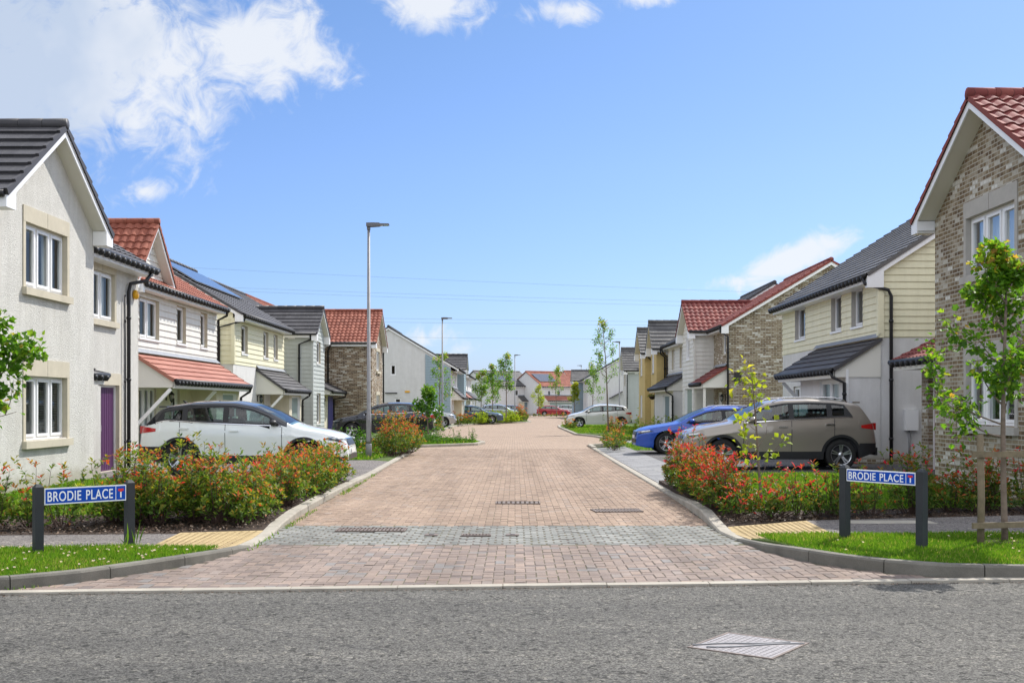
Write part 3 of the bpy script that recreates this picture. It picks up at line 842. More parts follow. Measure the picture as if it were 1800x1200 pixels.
M['stud'] = pbr('studs', (0.225, 0.21, 0.215), 0.7)
t_ = thing('manhole_cover', (1.556, 7.57, 0.0), 'square studded metal manhole cover set askew in the asphalt', 'manhole cover', None, math.atan2(.448, .328), local=True)
mb = MB()
for (a, b, c, d) in ((-.3, .3, -.3, -.28), (-.3, .3, .28, .3), (-.3, -.28, -.28, .28), (.28, .3, -.28, .28)):
    mb.box(a, b, c, d, -.01, .006)
mb.build('frame', M['iron'], t_)
mb = MB()
mb.box(-.278, .278, -.278, .278, -.01, .004)
mb.build('lid', M['steelplate'], t_)
mb = MB()
for i in range(13):
    for j in range(13):
        x, y = -.25 + .5 * i / 12, -.25 + .5 * j / 12
        if abs(x + y) < .06 and abs(x - y) < .5: continue
        mb.box(x - .009, x + .009, y - .009, y + .009,   .004, .006)
o = mb.build('stud_pattern', M['stud'], t_)
for s_ in (-1, 1):
    mb = MB()
    pp = [(-.24 + .48 * k / 10 + s_ * .03 * math.sin(k / 10 * 2 * math.pi), .24 - .48 * k / 10 + s_ * .05, .009) for k in range(11)]
    mb.tube(pp, .006, 6)
    mb.build('rib', M['galv'], t_)


# raised blisters of the two tactile pavings
for nm, corners in (('tactile_studs', [(-3.88, 12.08, ZL), (-3.12, 12.15, .048), (-3.15, 14.1, .04), (-3.96, 13.46, ZL)]), ('tactile_studs', [(3.68, 13.14, ZR), (3.75, 14.7, ZR), (2.75, 14.5, .045), (2.74, 13.14, .052)])):
    mb = MB()
    c4 = [Vector(q) for q in corners]
    if nm and c4[0].x < 0: A_, B_, C_, D_ = c4
    else: A_, B_, C_, D_ = c4[3], c4[0], c4[1], c4[2]
    nu, nv = int((B_ - A_).length / .0667), int((D_ - A_).length / .0667)
    for i in range(nu):
        for j in range(nv):
            u, v = (i + .5) / nu, (j + .5) / nv
            p = A_.lerp(B_, u).lerp(D_.lerp(C_, u), v)
            mb.lathe([(.017, .0), (.012, .006), (.0, .0065)], (p.x, p.y, p.z), n=6)
    tag(mb.build(nm, M['tactile']), 'raised blisters of the buff tactile paving', kind='structure')


# ------------------------------------------------------------------ house parts
def wall_strip(mb, p0, p1, nrm, top, z0, holes=(), board=0.0, depth=0.14, m=0, mr=1, lap=0.024):
    """vertical wall from p0 to p1 (x,y); top: polyline [(u,z)...]; holes (u0,u1,za,zb); board>0 -> lapped boards"""
    p0 = Vector(p0); p1 = Vector(p1)
    Lw = (p1 - p0).length
    d = (p1 - p0) / Lw
    n = Vector(nrm)
    us = sorted(set([0.0, Lw] + [max(0, min(Lw, u)) for u, _ in top] + [u for h in holes for u in h[:2] if 0 < u < Lw]))

    def tz(u):
        for (a, za), (b, zb) in zip(top[:-1], top[1:]):
            if a - 1e-6 <= u <= b + 1e-6:
                return za + (zb - za) * (u - a) / (b - a + 1e-9)
        return top[-1][1]

    def pt(u, z, o=0.0): return (p0.x + d.x * u + n.x * o, p0.y + d.y * u + n.y * o, z)

    for ua, ub in zip(us[:-1], us[1:]):
        if ub - ua < 1e-5: continue
        mid = (ua + ub) / 2
        hs = sorted([h for h in holes if h[0] < mid < h[1]], key=lambda h: h[2])
        segs = []
        z = z0
        for h in hs:
            segs.append((z, z, h[2], h[2])); z = h[3]
        segs.append((z, z, tz(ua + 1e-5), tz(ub - 1e-5)))
        for (la, lb, ta, tb) in segs:
            if board <= 0:
                if ta <= la and tb <= lb: continue
                mb.add([pt(ua, la), pt(ub, lb), pt(ub, tb), pt(ua, ta)], [(0, 1, 2, 3)], m, False, [(ua, la), (ub, lb), (ub, tb), (ua, ta)])
            else:
                k = math.floor(min(la, lb) / board)
                while k * board < max(ta, tb):
                    zk, zk1 = k * board, (k + 1) * board
                    k += 1
                    zl, zh = max(zk, min(la, lb)), zk1
                    if zh - zl < 1e-4: continue
                    poly = [(ua, zl), (ub, zl), (ub, zh), (ua, zh)]
                    ftop = lambda u: ta + (tb - ta) * (u - ua) / (ub - ua)
                    outp = []
                    for i_ in range(4):
                        P_, Q_ = poly[i_], poly[(i_ + 1) % 4]
                        dp, dq = ftop(P_[0]) - P_[1], ftop(Q_[0]) - Q_[1]
                        if dp >= 0: outp.append(P_)
                        if dp * dq < 0:
                            f_ = dp / (dp - dq)
                            outp.append((P_[0] + (Q_[0] - P_[0]) * f_, P_[1] + (Q_[1] - P_[1]) * f_))
                    if len(outp) < 3: continue
                    of = lambda zz: lap * (1 - (zz - zk) / board)
                    mb.add([pt(u_, z_, of(z_)) for u_, z_ in outp], [tuple(range(len(outp)))], m, False, outp)
                    lowp = [q for q in outp if abs(q[1] - zl) < 1e-6]
                    if len(lowp) >= 2:
                        u0_, u1_ = min(q[0] for q in lowp), max(q[0] for q in lowp)
                        mb.add([pt(u0_, zl, 0), pt(u1_, zl, 0), pt(u1_, zl, of(zl)), pt(u0_, zl, of(zl))], [(0, 1, 2, 3)], m)
    for (u0, u1, za, zb) in holes:
        o = lap if board > 0 else 0
        for a, b in (((u0, za), (u1, za)), ((u1, za), (u1, zb)), ((u1, zb), (u0, zb)), ((u0, zb), (u0, za))):
            mb.add([pt(a[0], a[1], o), pt(b[0], b[1], o), pt(b[0], b[1], -depth), pt(a[0], a[1], -depth)], [(0, 1, 2, 3)], mr)


class Fr:
    """frame of reference on a wall: u along, z up, o outward"""
    def __init__(s, p0, p1, n):
        s.p0 = Vector(p0); s.d = (Vector(p1) - s.p0).normalized(); s.n = Vector(n)

    def P(s, u, o, z): return (s.p0.x + s.d.x * u + s.n.x * o, s.p0.y + s.d.y * u + s.n.y * o, z)

    def box(s, mb, u0, u1, o0, o1, z0, z1, m=0):
        p = [s.P(u0, o0, z0), s.P(u1, o0, z0), s.P(u1, o1, z0), s.P(u0, o1, z0), s.P(u0, o0, z1), s.P(u1, o0, z1), s.P(u1, o1, z1), s.P(u0, o1, z1)]
        for f, pl in (((0, 3, 2, 1), 0), ((4, 5, 6, 7), 0), ((0, 1, 5, 4), 1), ((1, 2, 6, 5), 2), ((2, 3, 7, 6), 1), ((3, 0, 4, 7), 2)):
            mb.add([p[i] for i in f], [(0, 1, 2, 3)], m)


def window(par, fr, u0, u1, z0, z1, panes=2, depth=0.10, surround=None, curt=None, sill=None, sur_w=0.16, lint=0.30, proud=0.02):
    f = MB(); fw = 0.055
    o0, o1 = -depth - 0.03, -depth + 0.035
    fr.box(f, u0, u1, o0, o1, z0, z0 + fw); fr.box(f, u0, u1, o0, o1, z1 - fw, z1)
    fr.box(f, u0, u0 + fw, o0, o1, z0 + fw, z1 - fw); fr.box(f, u1 - fw, u1, o0, o1, z0 + fw, z1 - fw)
    wd = (u1 - u0) / panes
    for k in range(1, panes):
        uu = u0 + wd * k
        fr.box(f, uu - 0.045, uu + 0.045, o0 + .002, o1 - .002, z0 + fw, z1 - fw)
    for k in range(panes):   # opening sashes, a little proud
        a, b = u0 + wd * k + 0.05, u0 + wd * (k + 1) - 0.05
        s0, s1 = o1 - 0.02, o1 + 0.018
        fr.box(f, a, b, s0, s1, z0 + .05, z0 + .10); fr.box(f, a, b, s0, s1, z1 - .10, z1 - .05)
        fr.box(f, a, a + .045, s0, s1, z0 + .10, z1 - .10); fr.box(f, b - .045, b, s0, s1, z0 + .10, z1 - .10)
    fo = f.build('window', M['white'], par)
    g = MB()
    g.quad(fr.P(u0 + .03, -depth + .012, z0 + .03), fr.P(u1 - .03, -depth + .012, z0 + .03), fr.P(u1 - .03, -depth + .012, z1 - .03), fr.P(u0 + .03, -depth + .012, z1 - .03))
    g.build('pane', M['glass'], fo)
    # dim room behind
    b = MB()
    dd = -depth - 0.9
    c = [(u0 - .3, z0 - .3), (u1 + .3, z0 - .3), (u1 + .3, z1 + .2), (u0 - .3, z1 + .2)]
    b.quad(*[fr.P(u, dd, z) for u, z in c])
    for i in range(4):
        a_, b_ = c[i], c[(i + 1) % 4]
        b.quad(fr.P(a_[0], dd, a_[1]), fr.P(b_[0], dd, b_[1]), fr.P(b_[0], -depth - .06, b_[1]), fr.P(a_[0], -depth - .06, a_[1]))
    b.build('room_lining', M['room'], fo)
    if curt in ('sides', 'full'):
        cu = MB()
        spans = [(u0, u0 + (u1 - u0) * .30), (u1 - (u1 - u0) * .30, u1)] if curt == 'sides' else [(u0, u1)]
        for a, bb in spans:
            n = int((bb - a) / 0.025) + 2
            rows = [[fr.P(a + (bb - a) * i / n, -depth - .14 + .028 * math.sin(i * 1.25), zz) for i in range(n + 1)] for zz in (z0 - .02, z1)]
            cu.grid(rows)
        cu.build('curtain', M['curtain'], fo)
    elif curt == 'blind':
        cu = MB()
        zz = z0
        while zz < z1:
            cu.quad(fr.P(u0, -depth - .08, zz), fr.P(u1, -depth - .08, zz), fr.P(u1, -depth - .055, zz + .017), fr.P(u0, -depth - .055, zz + .017))
            zz += .032
        cu.build('blind', M['blind'], fo)
    if surround:
        s = MB()
        md = surround
        fr.box(s, u0 - sur_w, u1 + sur_w, 0, proud, z1, z1 + lint)           # lintel
        fr.box(s, u0 - sur_w, u0, 0, proud - .003, z0 - .02, z1); fr.box(s, u1, u1 + sur_w, 0, proud - .003, z0 - .02, z1)
        jx = (u0 + u1) / 2
        s.build('surround', M[md], fo)
        s2 = MB()
        fr.box(s2, u0 - sur_w - .03, u1 + sur_w + .03, -depth + .04, .085, z0 - .15, z0 - .02)
        s2.build('sill', M[md], fo)
        s3 = MB()
        fr.box(s3, jx - .004, jx + .004, proud, proud + .001, z1, z1 + lint)
        s3.build('joint', M['soil'], fo)
    elif sill:
        s2 = MB()
        fr.box(s2, u0 - .05, u1 + .05, -depth + .04, .05, z0 - .06, z0 - .001)
        s2.build('sill', M[sill], fo)
    return fo


def door(par, fr, u0, u1, z0, z1, mat, depth=0.1, nm='door', ribs=0, frame=True, glaze=False):
    d = MB()
    fr.box(d, u0 + (.05 if frame else 0), u1 - (.05 if frame else 0), -depth - .04, -depth, z0, z1 - (.05 if frame else 0))
    if ribs:
        n = int((u1 - u0) / ribs)
        for k in range(n):
            a = u0 + .06 + (u1 - u0 - .12) * k / n
            fr.box(d, a, a + ribs * .55, -depth, -depth + .008, z0 + .03, z1 - .08)
    do = d.build(nm, mat, par)
    if frame:
        f = MB()
        fr.box(f, u0, u0 + .05, -depth - .05, -depth + .03, z0, z1 - .05); fr.box(f, u1 - .05, u1, -depth - .05, -depth + .03, z0, z1 - .05)
        fr.box(f, u0, u1, -depth - .05, -depth + .03, z1 - .05, z1)
        f.build('frame', M['white'], do)
    if nm == 'door':
        h = MB()
        fr.box(h, u0 + .12, u0 + .15, -depth, -depth + .06, 1.0, 1.14)
        h.build('handle', M['galv'], do)
    if glaze:
        g = MB()
        for k in range(2):
            a = u0 + (u1 - u0) * (.2 + .34 * k)
            fr.box(g, a, a + (u1 - u0) * .22, -depth + .001, -depth + .004, z0 + .4, z1 - .3)
        g.build('pane', M['interior'], do)
    return do


def slope(mb, e0, e1, up, length, style='flat', m=0, course=0.31, t=0.035, verge=True):
    """tiled slope: e0->e1 eave edge, up = unit vector up the slope"""
    e0 = Vector(e0); e1 = Vector(e1); up = Vector(up).normalized()
    L = (e1 - e0).length
    al = (e1 - e0) / L
    n = al.cross(up); n.normalize()
    if n.z < 0: n = -n
    nc = max(1, round(length / course))
    c = length / nc
    if style == 'pan':
        nw = max(1, round(L / 0.225)); per = 6
        prof = [0.0, 0.016, 0.036, 0.040, 0.030, 0.009]
        xs = [L * i / (nw * per) for i in range(nw * per + 1)]
        hs = [prof[i % per] for i in range(nw * per + 1)]
    elif style == 'roll':
        nw = max(1, round(L / 0.35)); per = 4
        prof = [0.0, 0.0, 0.012, 0.02]
        xs = [L * i / (nw * per) for i in range(nw * per + 1)]
        hs = [prof[i % per] for i in range(nw * per + 1)]
    else:
        xs = [0, L]; hs = [0, 0]
    for k in range(nc):
        lo, hi = k * c, (k + 1) * c
        r0 = [e0 + al * x + up * lo + n * (h + t) for x, h in zip(xs, hs)]
        r1 = [e0 + al * x + up * hi + n * (h + 0.004) for x, h in zip(xs, hs)]
        rb = [e0 + al * x + up * lo + n * (h * .6 - 0.004) for x, h in zip(xs, hs)]
        uv0 = [(x, lo / c * .32 + .012) for x in xs]; uv1 = [(x, hi / c * .32 - .003) for x in xs]
        mb.grid([r0, r1], m, style != 'flat', [uv0, uv1])
        mb.grid([rb, r0], m, False, [[(x, lo / c * .32 + .01) for x in xs], [(x, lo / c * .32 + .02) for x in xs]])
    # underside board
    a, b = e0 - n * .012, e1 - n * .012
    mb.add([a, b, b + up * length, a + up * length], [(0, 1, 2, 3)], m)
    if verge:
        for q, sg in ((e0, -1), (e1, 1)):
            for k in range(nc):
                p = q + up * (k * c)
                dd = al * sg * .03
                mb.add([p + n * (t + .012) + dd, p + up * c + n * .016 + dd, p + up * c - n * .06 + dd, p - n * .06 + dd, p + n * (t + .012) - dd, p + up * c + n * .016 - dd, p + up * c - n * .06 - dd, p - n * .06 - dd],
                       [(0, 1, 2, 3), (0, 1, 5, 4), (0, 4, 7, 3), (4, 5, 6, 7)], m, False, [(.15, .1)] * 8)


def ridge_cap(mb, a, b, r=0.10, m=0):
    a = Vector(a); b = Vector(b)
    n = max(1, round((b - a).length / .45))
    for k in range(n):
        p = a.lerp(b, k / n); q = a.lerp(b, (k + 1) / n)
        mb.tube([p, p.lerp(q, .96), q], [r * 1.06, r, r * .98], 10, m)


def gutter(par, a, b, down=None, name='gutter', r=0.06, brackets=True, to=0.1, wall=None):
    a = Vector(a); b = Vector(b)
    mb = MB()
    mb.tube([a, b], r, 8)
    L = (b - a).length
    if brackets:
        n = max(2, int(L / .33))
        for k in range(n):
            p = a.lerp(b, (k + .5) / n)
            mb.tube([p + Vector((0, 0, -.01)), p + Vector((0, 0, -.07)), p + Vector((0, 0, -.125))], [.08, .08, .04], 6)
    return mb.build(name, M['gutter'], par)


def pipe(par, pts, r=0.045, name='downpipe'):
    mb = MB()
    mb.tube([pts[0]], r) if False else None
    mb.tube(pts, r, 8)
    # brackets
    for p, q in zip(pts[:-1], pts[1:]):
        p = Vector(p); q = Vector(q)
        if abs(p.z - q.z) > 1.5:
            for f in (.15, .5, .85):
                c = p.lerp(q, f)
                mb.tube([c + Vector((0, 0, .03)), c - Vector((0, 0, .03))], r * 1.35, 8)
    return mb.build(name, M['gutter'], par)


def verge_trim(par, apex, eave, base_drop, out, wallpt_out, name='bargeboard', boxw=.32, mat='white'):
    """board along verge from eave to apex in the outer plane, plus soffit back to the wall and the eave box"""
    mb = MB()
    A = Vector(apex); E = Vector(eave); o = Vector(out)      # o: vector from outer plane to wall plane
    dz = Vector((0, 0, -.20)); z2 = Vector((0, 0, -.05))
    d = (A - E).normalized()
    # board front and back
    mb.add([E + z2, A + z2, A + dz, E + dz], [(0, 1, 2, 3)])
    th = o.normalized() * .03
    mb.add([E + z2 + th, A + z2 + th, A + dz + th, E + dz + th], [(0, 1, 2, 3)])
    mb.add([E + dz, A + dz, A + dz + th, E + dz + th], [(0, 1, 2, 3)])
    so = MB()
    so.add([E + dz * .92, A + dz * .92, A + dz * .92 + o, E + dz * .92 + o], [(0, 1, 2, 3)])
    # box end
    hd = Vector((d.x, d.y, 0)).normalized()
    if boxw:
        wv = hd * boxw
        top_in = E + d * (boxw / math.hypot(d.x, d.y)) + dz
        bz = Vector((E.x, E.y, E.z - base_drop))
        f = [E + z2, top_in, Vector((top_in.x, top_in.y, bz.z)), bz]
        e_ = o.normalized() * -.004
        f = [q + e_ for q in f]
        mb.add(f, [(0, 1, 2, 3)])
        mb.add([f[3], f[2], f[2] + o, f[3] + o], [(0, 1, 2, 3)])
        mb.add([f[1], f[2], f[2] + o, f[1] + o], [(0, 1, 2, 3)])
        mb.add([f[0], f[3], f[3] + o, f[0] + o], [(0, 1, 2, 3)])
    ob = mb.build(name, M[mat], par)
    so.build('soffit', M['soffit'], ob)
    return ob


def lantern(par, p, out):
    """black carriage lamp on a wall; part of the house"""
    x, y, z = p
    ox, oy = out
    mb = MB()
    mb.tube([(x, y, z - .12), (x, y, z + .12)], .035, 6)
    mb.tube([(x, y, z + .05), (x + ox * .08, y + oy * .08, z + .16), (x + ox * .17, y + oy * .17, z + .13)], .014, 6)
    cx, cy = x + ox * .17, y + oy * .17
    mb.lathe([(.0, .16), (.03, .13), (.085, .07), (.09, .05), (.07, .04)], (cx, cy, z), n=6)
    for k in range(6):
        t = k * math.pi / 3
        mb.tube([(cx + .07 * math.cos(t), cy + .07 * math.sin(t), z + .04), (cx + .045 * math.cos(t), cy + .045 * math.sin(t), z - .13)], .008, 4)
    mb.lathe([(.05, -.13), (.03, -.16), (.0, -.20)], (cx, cy, z), n=6)
    o = mb.build('wall_lantern', M['black'], par)
    g = MB(); g.lathe([(.06, .04), (.038, -.13)], (cx, cy, z), n=6); g.build('glass', M['glass'], o)
    return o


def lean_to(par, sg, aw, ae, y0, y1, zt, ze, tile, style='flat', style_roof='canopy', near_side='open', posts=(), brace=(), side_mat='soffit', tilecourse=.25):
    """lean-to roof on the street wall; a = distance of wall / eave from the street axis"""
    X = lambda a: sg * a
    mb = MB()
    up = Vector((X(aw) - X(ae), 0, zt - ze)); ln = up.length
    slope(mb, (X(ae), y0, ze), (X(ae), y1, ze), up, ln, style, course=tilecourse)
    ro = mb.build('canopy_roof', M[tile], par)
    fl = MB()   # lead flashing
    fl.add([(X(aw - .01), y0, zt + .14), (X(aw - .01), y1, zt + .14), (X(aw - .12), y1, zt + .02), (X(aw - .12), y0, zt + .02)], [(0, 1, 2, 3)])
    fl.build('flashing', M['lead'], ro)
    # cheeks and fascia
    ch = MB()
    for yy, e in ((y0, .06), (y1, -.06)):
        ch.add([(X(aw), yy + e, zt - .08), (X(ae + .04), yy + e, ze - .05), (X(ae + .04), yy + e, ze - .20), (X(aw), yy + e, ze - .20)], [(0, 1, 2, 3)])
    ch.box(min(X(ae + .02), X(ae + .06)), max(X(ae + .02), X(ae + .06)), y0 + .06, y1 - .06, ze - .22, ze - .03)
    ch.add([(X(ae + .04), y0 + .06, ze - .2), (X(aw), y0 + .06, ze - .2), (X(aw), y1 - .06, ze - .2), (X(ae + .04), y1 - .06, ze - .2)], [(0, 1, 2, 3)])
    ch.build('fascia', M[side_mat], ro)
    g = gutter(ro, (X(ae - .05), y0, ze - .02), (X(ae - .05), y1, ze - .02), brackets=True)
    if posts:
        for yy in posts:
            b = MB(); b.box(X(ae + .16) - .05, X(ae + .16) + .05, yy - .05, yy + .05, .05, ze - .2); b.build('post', M['soffit'], par)
    for yy in brace:
        b = MB(); b.bar((X(ae + .12), yy, ze - .24), (X(aw) , yy, ze - .24 - (aw - ae) * .95), .09, .09); b.build('brace', M['white'], par)
    return ro


def roof_main(par, sg, ae, ar, y0, y1, ze, zr, tile, style='roll', vg=0.12, trim=True, boxw=.3, drop=.30, wall_inset=.12, far_trim=False):
    """two slopes, ridge parallel to the street"""
    X = lambda a: sg * a
    if PEND: PEND.pop()(ae, ze, ar, zr)
    mb = MB()
    up = Vector((X(ar) - X(ae), 0, zr - ze)); ln = up.length
    ya, yb = y0 - vg, y1 + vg
    slope(mb, (X(ae), ya, ze), (X(ae), yb, ze), up, ln, style)
    ab = 2 * ar - ae
    up2 = Vector((X(ar) - X(ab), 0, zr - ze))
    slope(mb, (X(ab), ya, ze), (X(ab), yb, ze), up2, ln, 'flat', course=.62)
    ridge_cap(mb, (X(ar), ya, zr + .03), (X(ar), yb, zr + .03))
    ro = mb.build('roof', M[tile], par)
    if trim:
        verge_trim(ro, (X(ar), ya, zr), (X(ae), ya, ze), drop, (0, vg, 0), None, boxw=boxw)
        verge_trim(ro, (X(ar), ya, zr), (X(ab), ya, ze), drop, (0, vg, 0), None, boxw=boxw)
    fa = MB()
    xf = sorted((X(ae + .03), X(ae + .06)))
    fa.box(xf[0], xf[1], y0, y1, ze - .20, ze - .02)
    fa.add([(X(ae + .06), y0, ze - .20), (X(ae + .06), y1, ze - .20), (X(ae + .45), y1, ze - .20), (X(ae + .45), y0, ze - .20)], [(0, 1, 2, 3)])
    fa.build('fascia', M['white'], ro)
    gutter(ro, (X(ae - .05), ya, ze - .03), (X(ae - .05), yb, ze - .03))
    return ro


def roof_wing(par, sg, af, ab, y0, y1, ze, zr, tile, style, oh=.28, ov=.28, drop=.34, boxw=.34, crs=.31, tt=.035):
    """gabled wing, ridge at right angles to the street; af: wall front, ab: how far back"""
    X = lambda a: sg * a
    ym = (y0 + y1) / 2
    ya, yb = y0 - oh, y1 + oh
    xo = X(af - ov)
    mb = MB()
    for e in (ya, yb):
        up = Vector((0, ym - e, zr - ze)); ln = up.length
        slope(mb, (xo, e, ze), (X(ab), e, ze), up, ln, style, course=crs, t=tt)
    ridge_cap(mb, (xo - sg * .03, ym, zr + .04), (X(ab), ym, zr + .04), .10)
    ro = mb.build('gable_roof', M[tile], par)
    o = (X(af) - xo, 0, 0)
    for e in (ya, yb):
        verge_trim(ro, (xo, ym, zr), (xo, e, ze), drop, o, None, boxw=boxw)
        fa = MB()
        y_ = e + (.04 if e == ya else -.04)
        a_, b_ = sorted((xo, X(ab)))
        fa.box(a_ + .01, b_, min(y_, y_ + .001), max(y_, y_ + .02), ze - .20, ze - .02)
        fa.add([(a_ + .01, y_, ze - .2), (b_, y_, ze - .2), (b_, y_ + (oh if e == ya else -oh), ze - .2), (a_ + .01, y_ + (oh if e == ya else -oh), ze - .2)], [(0, 1, 2, 3)])
        fa.build('fascia', M['white'], ro)
        gutter(ro, (xo + sg * .02, e - (.05 if e == ya else -.05), ze - .03), (X(ab), e - (.05 if e == ya else -.05), ze - .03), brackets=False)
    return ro


def corner(par, x, y, z0, z1, mat, s=.07, name='corner_trim'):
    b = MB(); b.box(x - s, x + s, y - s, y + s, z0, z1); return b.build(name, M[mat], par)


def solar(par, sg, ae, ze, ar, zr, f0, f1, ya, yb, n):
    """row of solar panels lying on the main street slope"""
    X = lambda a: sg * a
    up = Vector((X(ar) - X(ae), 0, zr - ze))
    nn = Vector((-sg * (zr - ze), 0, abs(ar - ae))).normalized()
    mb = MB()
    fm = MB()
    for k in range(n):
        a, b = ya + (yb - ya) * k / n + .02, ya + (yb - ya) * (k + 1) / n - .02
        p = [Vector((X(ae), a, ze)) + up * f0, Vector((X(ae), b, ze)) + up * f0, Vector((X(ae), b, ze)) + up * f1, Vector((X(ae), a, ze)) + up * f1]
        mb.add([q + nn * .13 for q in p], [(0, 1, 2, 3)])
        c = sum(p, Vector()) / 4
        pf = [c + (q - c) * 1.02 for q in p]
        fm.add([q + nn * .125 for q in pf] + [q + nn * .085 for q in pf], [(0, 1, 2, 3), (0, 1, 5, 4), (1, 2, 6, 5), (2, 3, 7, 6), (3, 0, 4, 7)])
    o = fm.build('solar_panel', M['galv'], par)
    mb.build('cells', M['panel'], o)


PEND = []


def body(par, sg, a, y0, y1, z0, ze, zr, depth, mats, front_holes=(), split=None, near=True, far=True, board_u=0.0, board_l=0.0, side_board=None, side_mats=None, side_holes=(), front=True):
    """main box of a house: street wall, gable ends; mats=(upper,lower,reveal); split = height of cladding bottom"""
    X = lambda q: sg * q
    up_, lo_, rv = mats
    sb = board_u if side_board is None else side_board
    su, sl = side_mats or (up_, lo_)
    nf = (-sg, 0)
    ar = a + depth / 2
    ob = None
    if front:
        mb = MB()
        if split:
            wall_strip(mb, (X(a), y0), (X(a), y1), nf, [(0, ze), (y1 - y0, ze)], split, [h for h in front_holes if h[2] >= split], board_u, m=0, mr=2)
            wall_strip(mb, (X(a), y0), (X(a), y1), nf, [(0, split), (y1 - y0, split)], z0, [h for h in front_holes if h[2] < split], board_l, m=1, mr=2)
        else:
            wall_strip(mb, (X(a), y0), (X(a), y1), nf, [(0, ze), (y1 - y0, ze)], z0, front_holes, board_u, m=0, mr=2)
        ob = mb.build('wall', [M[up_], M[lo_], M[rv]], par)
    def gables(ae_, ze_, ar_, zr_):
     for yy, on, nn in ((y0, near, (0, -1)), (y1, far, (0, 1))):
        if not on: continue
        mb = MB()
        za_ = ze_ + (a - ae_) * (zr_ - ze_) / (ar_ - ae_) - .03
        tp = [(0, za_), (ar_ - a, zr_ - .03), (2 * (ar_ - a), za_)]
        hs = side_holes if yy == y0 else ()
        if split:
            wall_strip(mb, (X(a), yy), (X(2 * ar_ - a), yy), nn, tp, split, [h for h in hs if h[2] >= split], sb, m=0, mr=2)
            wall_strip(mb, (X(a), yy), (X(2 * ar_ - a), yy), nn, [(0, split), (2 * (ar_ - a), split)], z0, [h for h in hs if h[2] < split], 0, m=1, mr=2)
        else:
            wall_strip(mb, (X(a), yy), (X(2 * ar_ - a), yy), nn, tp, z0, hs, sb, m=0, mr=2)
        mb.build('gable_wall', [M[su], M[sl], M[rv]], par)
     mb = MB()
     wall_strip(mb, (X(2 * ar_ - a), y0), (X(2 * ar_ - a), y1), (sg, 0), [(0, ze), (y1 - y0, ze)], z0)
     mb.build('rear_wall', [M[sl]], par)
    PEND.append(gables)
    return ob


def wing(par, sg, af, ab, y0, y1, z0, ze, zr, oh, front_mat, side_mat, fb=0.0, sb=0.0, holes=(), rv='stone', fsplit=None, low=None):
    X = lambda q: sg * q
    ym = (y0 + y1) / 2
    ztop = zr - .06
    zside = ze + (zr - ze) * oh / (ym - y0 + oh) - .06
    mb = MB()
    tp = [(0, zside), (ym - y0, ztop), (y1 - y0, zside)]
    wall_strip(mb, (X(af), y0), (X(af), y1), (-sg, 0), tp, z0, holes, fb, m=0, mr=1)
    w_ = mb.build('gable_wall', [M[front_mat], M[rv]], par)
    for yy, nn in ((y0, (0, -1)), (y1, (0, 1))):
        mb = MB()
        wall_strip(mb, (X(af), yy), (X(ab), yy), nn, [(0, zside), (ab - af, zside)], z0, (), sb)
        mb.build('wing_wall', [M[side_mat]], par)
    return w_


# ------------------------------------------------------------------ the houses
def hole(y0, ya, yb, za, zb): return (ya - y0, yb - y0, za, zb)


def win_on(par, sg, a, y0, y1, wins, **kw):
    fr = Fr((sg * a, 0), (sg * a, 1), (-sg, 0))
    for (ya, yb, za, zb, pn) in wins:
        window(par, fr, ya, yb, za, zb, panes=pn, **kw)
    return fr


def garage(par, sg, af, ab, y0, y1, ztop, ztop_wall, wallm, door_rng=None, dmat='door_green', z0=0.05, holes=(), split_cheek=True):
    """ground floor room pushed out under a lean-to roof"""
    X = lambda a: sg * a
    mb = MB()
    hs = list(holes)
    if door_rng: hs.append((door_rng[0] - y0, door_rng[1] - y0, z0, door_rng[2]))
    wall_strip(mb, (X(af), y0), (X(af), y1), (-sg, 0), [(0, ztop), (y1 - y0, ztop)], z0, hs, 0, m=0, mr=1)
    for yy, nn in ((y0, (0, -1)), (y1, (0, 1))):
        wall_strip(mb, (X(af), yy), (X(ab), yy), nn, [(0, ztop), (ab - af, ztop_wall)], z0)
    o = mb.build('garage_wall', [M[wallm], M['white']], par)
    if door_rng:
        fr = Fr((X(af), 0), (X(af), 1), (-sg, 0))
        door(par, fr, door_rng[0], door_rng[1], z0, door_rng[2], M[dmat], nm='garage_door', ribs=.16)
    return o


# ---- house 1, left foreground
h = thing('rendered_house', (-9.3, 22, 0), 'pale roughcast house with dark tiled gable and purple door, at the left front corner', 'house', 'houses lining the street')
sg = -1
main_h = [hole(17.2, 24.85, 26.4, 3.52, 4.60), hole(17.2, 25.55, 26.7, 0.08, 2.05)]
body(h, sg, 9.3, 17.2, 28.1, 0, 4.85, 7.35, 8.0, ('render_white', 'render_white', 'stone'), main_h)
win_on(h, sg, 9.3, 0, 0, [(24.85, 26.4, 3.52, 4.60, 2)], curt='sides', surround='stone', sur_w=.12, lint=.24)
fr = Fr((-9.3, 0), (-9.3, 1), (1, 0))
door(h, fr, 25.55, 26.7, 0.08, 2.05, M['door_purple'], ribs=.12)
mb = MB(); fr.box(mb, 25.42, 26.84, 0, .02, 2.05, 2.32); fr.box(mb, 26.7, 26.84, 0, .02, 0.08, 2.05); mb.build('door_surround', M['stone'], h)
roof_main(h, sg, 8.9, 13.3, 17.2, 28.1, 4.95, 7.55, 'tile_dark', 'roll', vg=.15)
W1 = [(19.86, 21.70, 3.67, 4.80, 3), (19.86, 21.70, 0.98, 2.11, 3)]
wing(h, sg, 8.55, 9.3, 18.8, 23.1, 0, 5.06, 6.72, .3, 'render_white', 'render_white', holes=[hole(18.8, *w_[:4]) for w_ in W1])
win_on(h, sg, 8.55, 0, 0, W1[:1], surround='stone', curt='sides', depth=.12, sur_w=.10, lint=.28)
